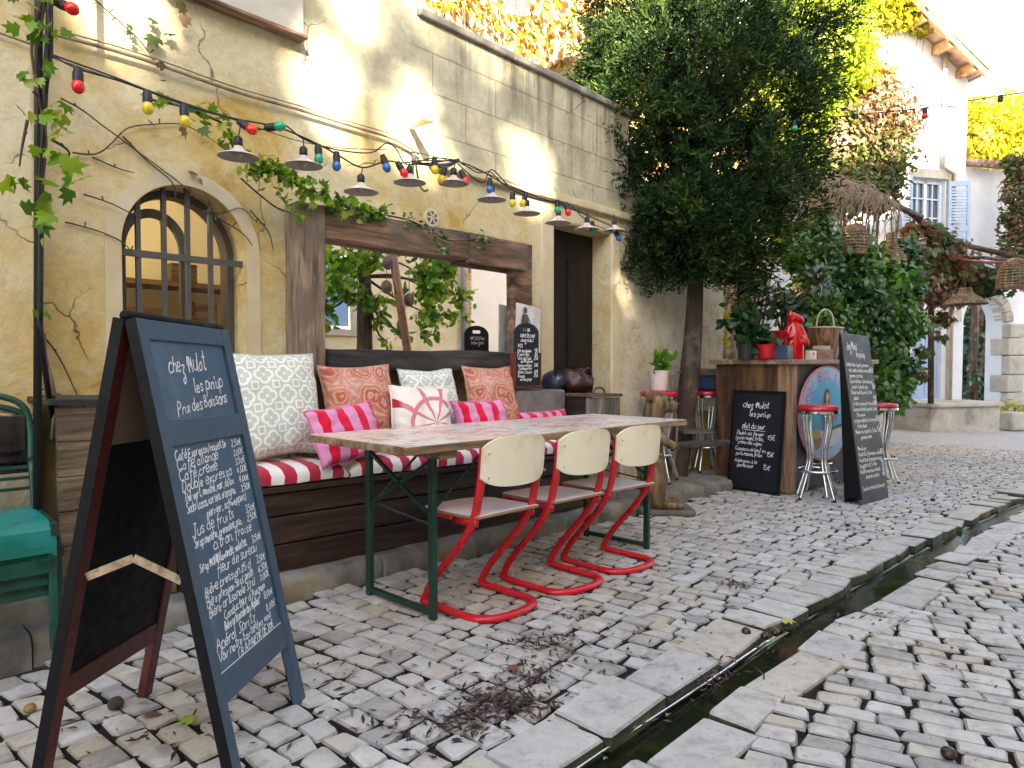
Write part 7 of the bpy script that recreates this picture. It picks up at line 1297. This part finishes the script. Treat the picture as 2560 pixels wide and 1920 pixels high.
for x,y,r in ((700,545,.35),(740,560,.3),(770,575,.28),(705,600,.35),(745,620,.3),(770,640,.22),(725,655,.18),(790,560,.25),(695,680,.2),(715,700,.15),(830,545,.2),(900,570,.33),(930,585,.33),(960,600,.3),(900,630,.3),(940,640,.3),(970,640,.25),(900,690,.25),(940,680,.28),(980,680,.2),(880,600,.25),(850,650,.2),(840,690,.2),(810,650,.16),(850,720,.16),(920,725,.16),(860,740,.1),(990,690,.1),(820,660,.14)): p=mir(x,y,-2.2); bl.append((p.x,p.y+random.Random(x).uniform(-.4,.4),p.z,r,r,r*.8))
T=thing('chestnut_tree','leafy green horse chestnut branches reflected in the mirror','tree',(6.8,-2.6,-.15)); P_,N_,B_=blob_pts(bl,520,95,.3); leaves('crown',P_,.155,LEAFV,T,'oval',nrm=np.array((0,.5,.8)),bias=.3,seed=96,droop=.3)
mb=MB()
for b in bl[::2]: mb.tube(smooth_pts([(6.9,-2.7,2.6),((6.9+b[0])/2,(b[1]-2.7)/2,b[2]+.25),b[:3]],4),[.03-.0025*i for i in range(9)],5)
mb.tube([(6.9,-2.7,-.2),(6.92,-2.72,1.5),(6.9,-2.7,2.7),(6.9,-2.7,4.2)],[.17,.14,.12,.06],10); build('trunk',mb,BARK,T,smooth=True)
bl=[(4.6+.25*i,-4.6,1.0+.1*math.sin(i*2),.3,.3,.25) for i in range(14)]; P_,N_,B_=blob_pts([(x,y,z-.0,a,b,c) for x,y,z,a,b,c in bl],300,97); T=thing('hedge','low dark hedge below the opposite shuttered window','hedge',(6.3,-4.6,-.1)); leaves('foliage',P_,.12,LEAFD,T,'oval',seed=98); mb=MB(); mb.bx(4.5,8.1,-4.75,-4.45,-.25,.9); build('planter',mb,STONE,T,bevel=.02)
# plane tree behind the camera: its canopy lets sun patches through onto the cafe wall
def sunpt(wx,wz,t): return Vector((wx,YW,wz))+SUN*t
T=thing('plane_tree','large plane tree beyond the low house, dappling the cafe wall','tree',tuple(sunpt(2,0,29)-UPZ*9.8)); T.location.z=0
spots=[]
for x,y,w,h in ((600,108,26,18),(640,125,36,20),(690,145,30,22),(700,235,40,20),(678,280,34,22),(728,300,32,30),(925,205,40,20),(895,228,26,18),(908,298,20,14),(745,35,16,24),(1045,130,10,14),(1150,432,10,10),(790,345,18,16)):
    p=at(x,y,Y=YW); q=at(x+w,y,Y=YW); u=at(x,y+h,Y=YW); spots.append((p.x,p.z,max(.02,q.x-p.x)*1.15,max(.02,p.z-u.z)*1.15))
for x,y,w,h in ((1345,690,12,38),(1343,600,5,12),(1340,640,3,8)): p=at(x,y,Y=YW); q=at(x+w,y,Y=YW); u=at(x,y+h,Y=YW); spots.append((p.x,p.z,(q.x-p.x),(p.z-u.z)))
rs=np.random.default_rng(5)
for _ in range(85): spots.append((rs.uniform(1.0,4.6),rs.uniform(2.25,3.6),-.005+.03*rs.random(),-.005+.03*rs.random()))
n=62000; WXs=rs.uniform(-4.5,8.6,n); WZs=rs.uniform(-1.5,6.0,n); tt=rs.uniform(27,30.5,n)
keep=np.ones(n,bool)
for sxx,sz,a,b in spots: keep&=(((WXs-sxx)/(a*.8+.115))**2+((WZs-sz)/(b*.8+.115))**2)>1
keep&=~((WZs>3.45+.05*rs.normal(size=n))&(WXs>2.7)); keep&=~((WXs>6.4+.5*rs.normal(size=n))&(WZs>2.6))
WXs,WZs,tt=WXs[keep],WZs[keep],tt[keep]; Pn=np.stack([WXs+SUN.x*tt,YW+SUN.y*tt,WZs+SUN.z*tt],1)
leaves('crown',Pn,.23,LEAFV,T,'oval',nrm=np.array(SUN),bias=.6,svar=.15,seed=99)
mb=MB(); b=Vector(T.location); mb.tube([b-UPZ*.5,b+UPZ*3,b+Vector((0,0,10.5))],[.4,.33,.28],12)
for k in range(9): q=Vector(Pn[k*900]); mb.tube(smooth_pts([b+UPZ*9.5,(b+UPZ*13+q)/2,q],4),[.16-.013*i for i in range(9)],7)
build('trunk',mb,BARK,T,smooth=True)
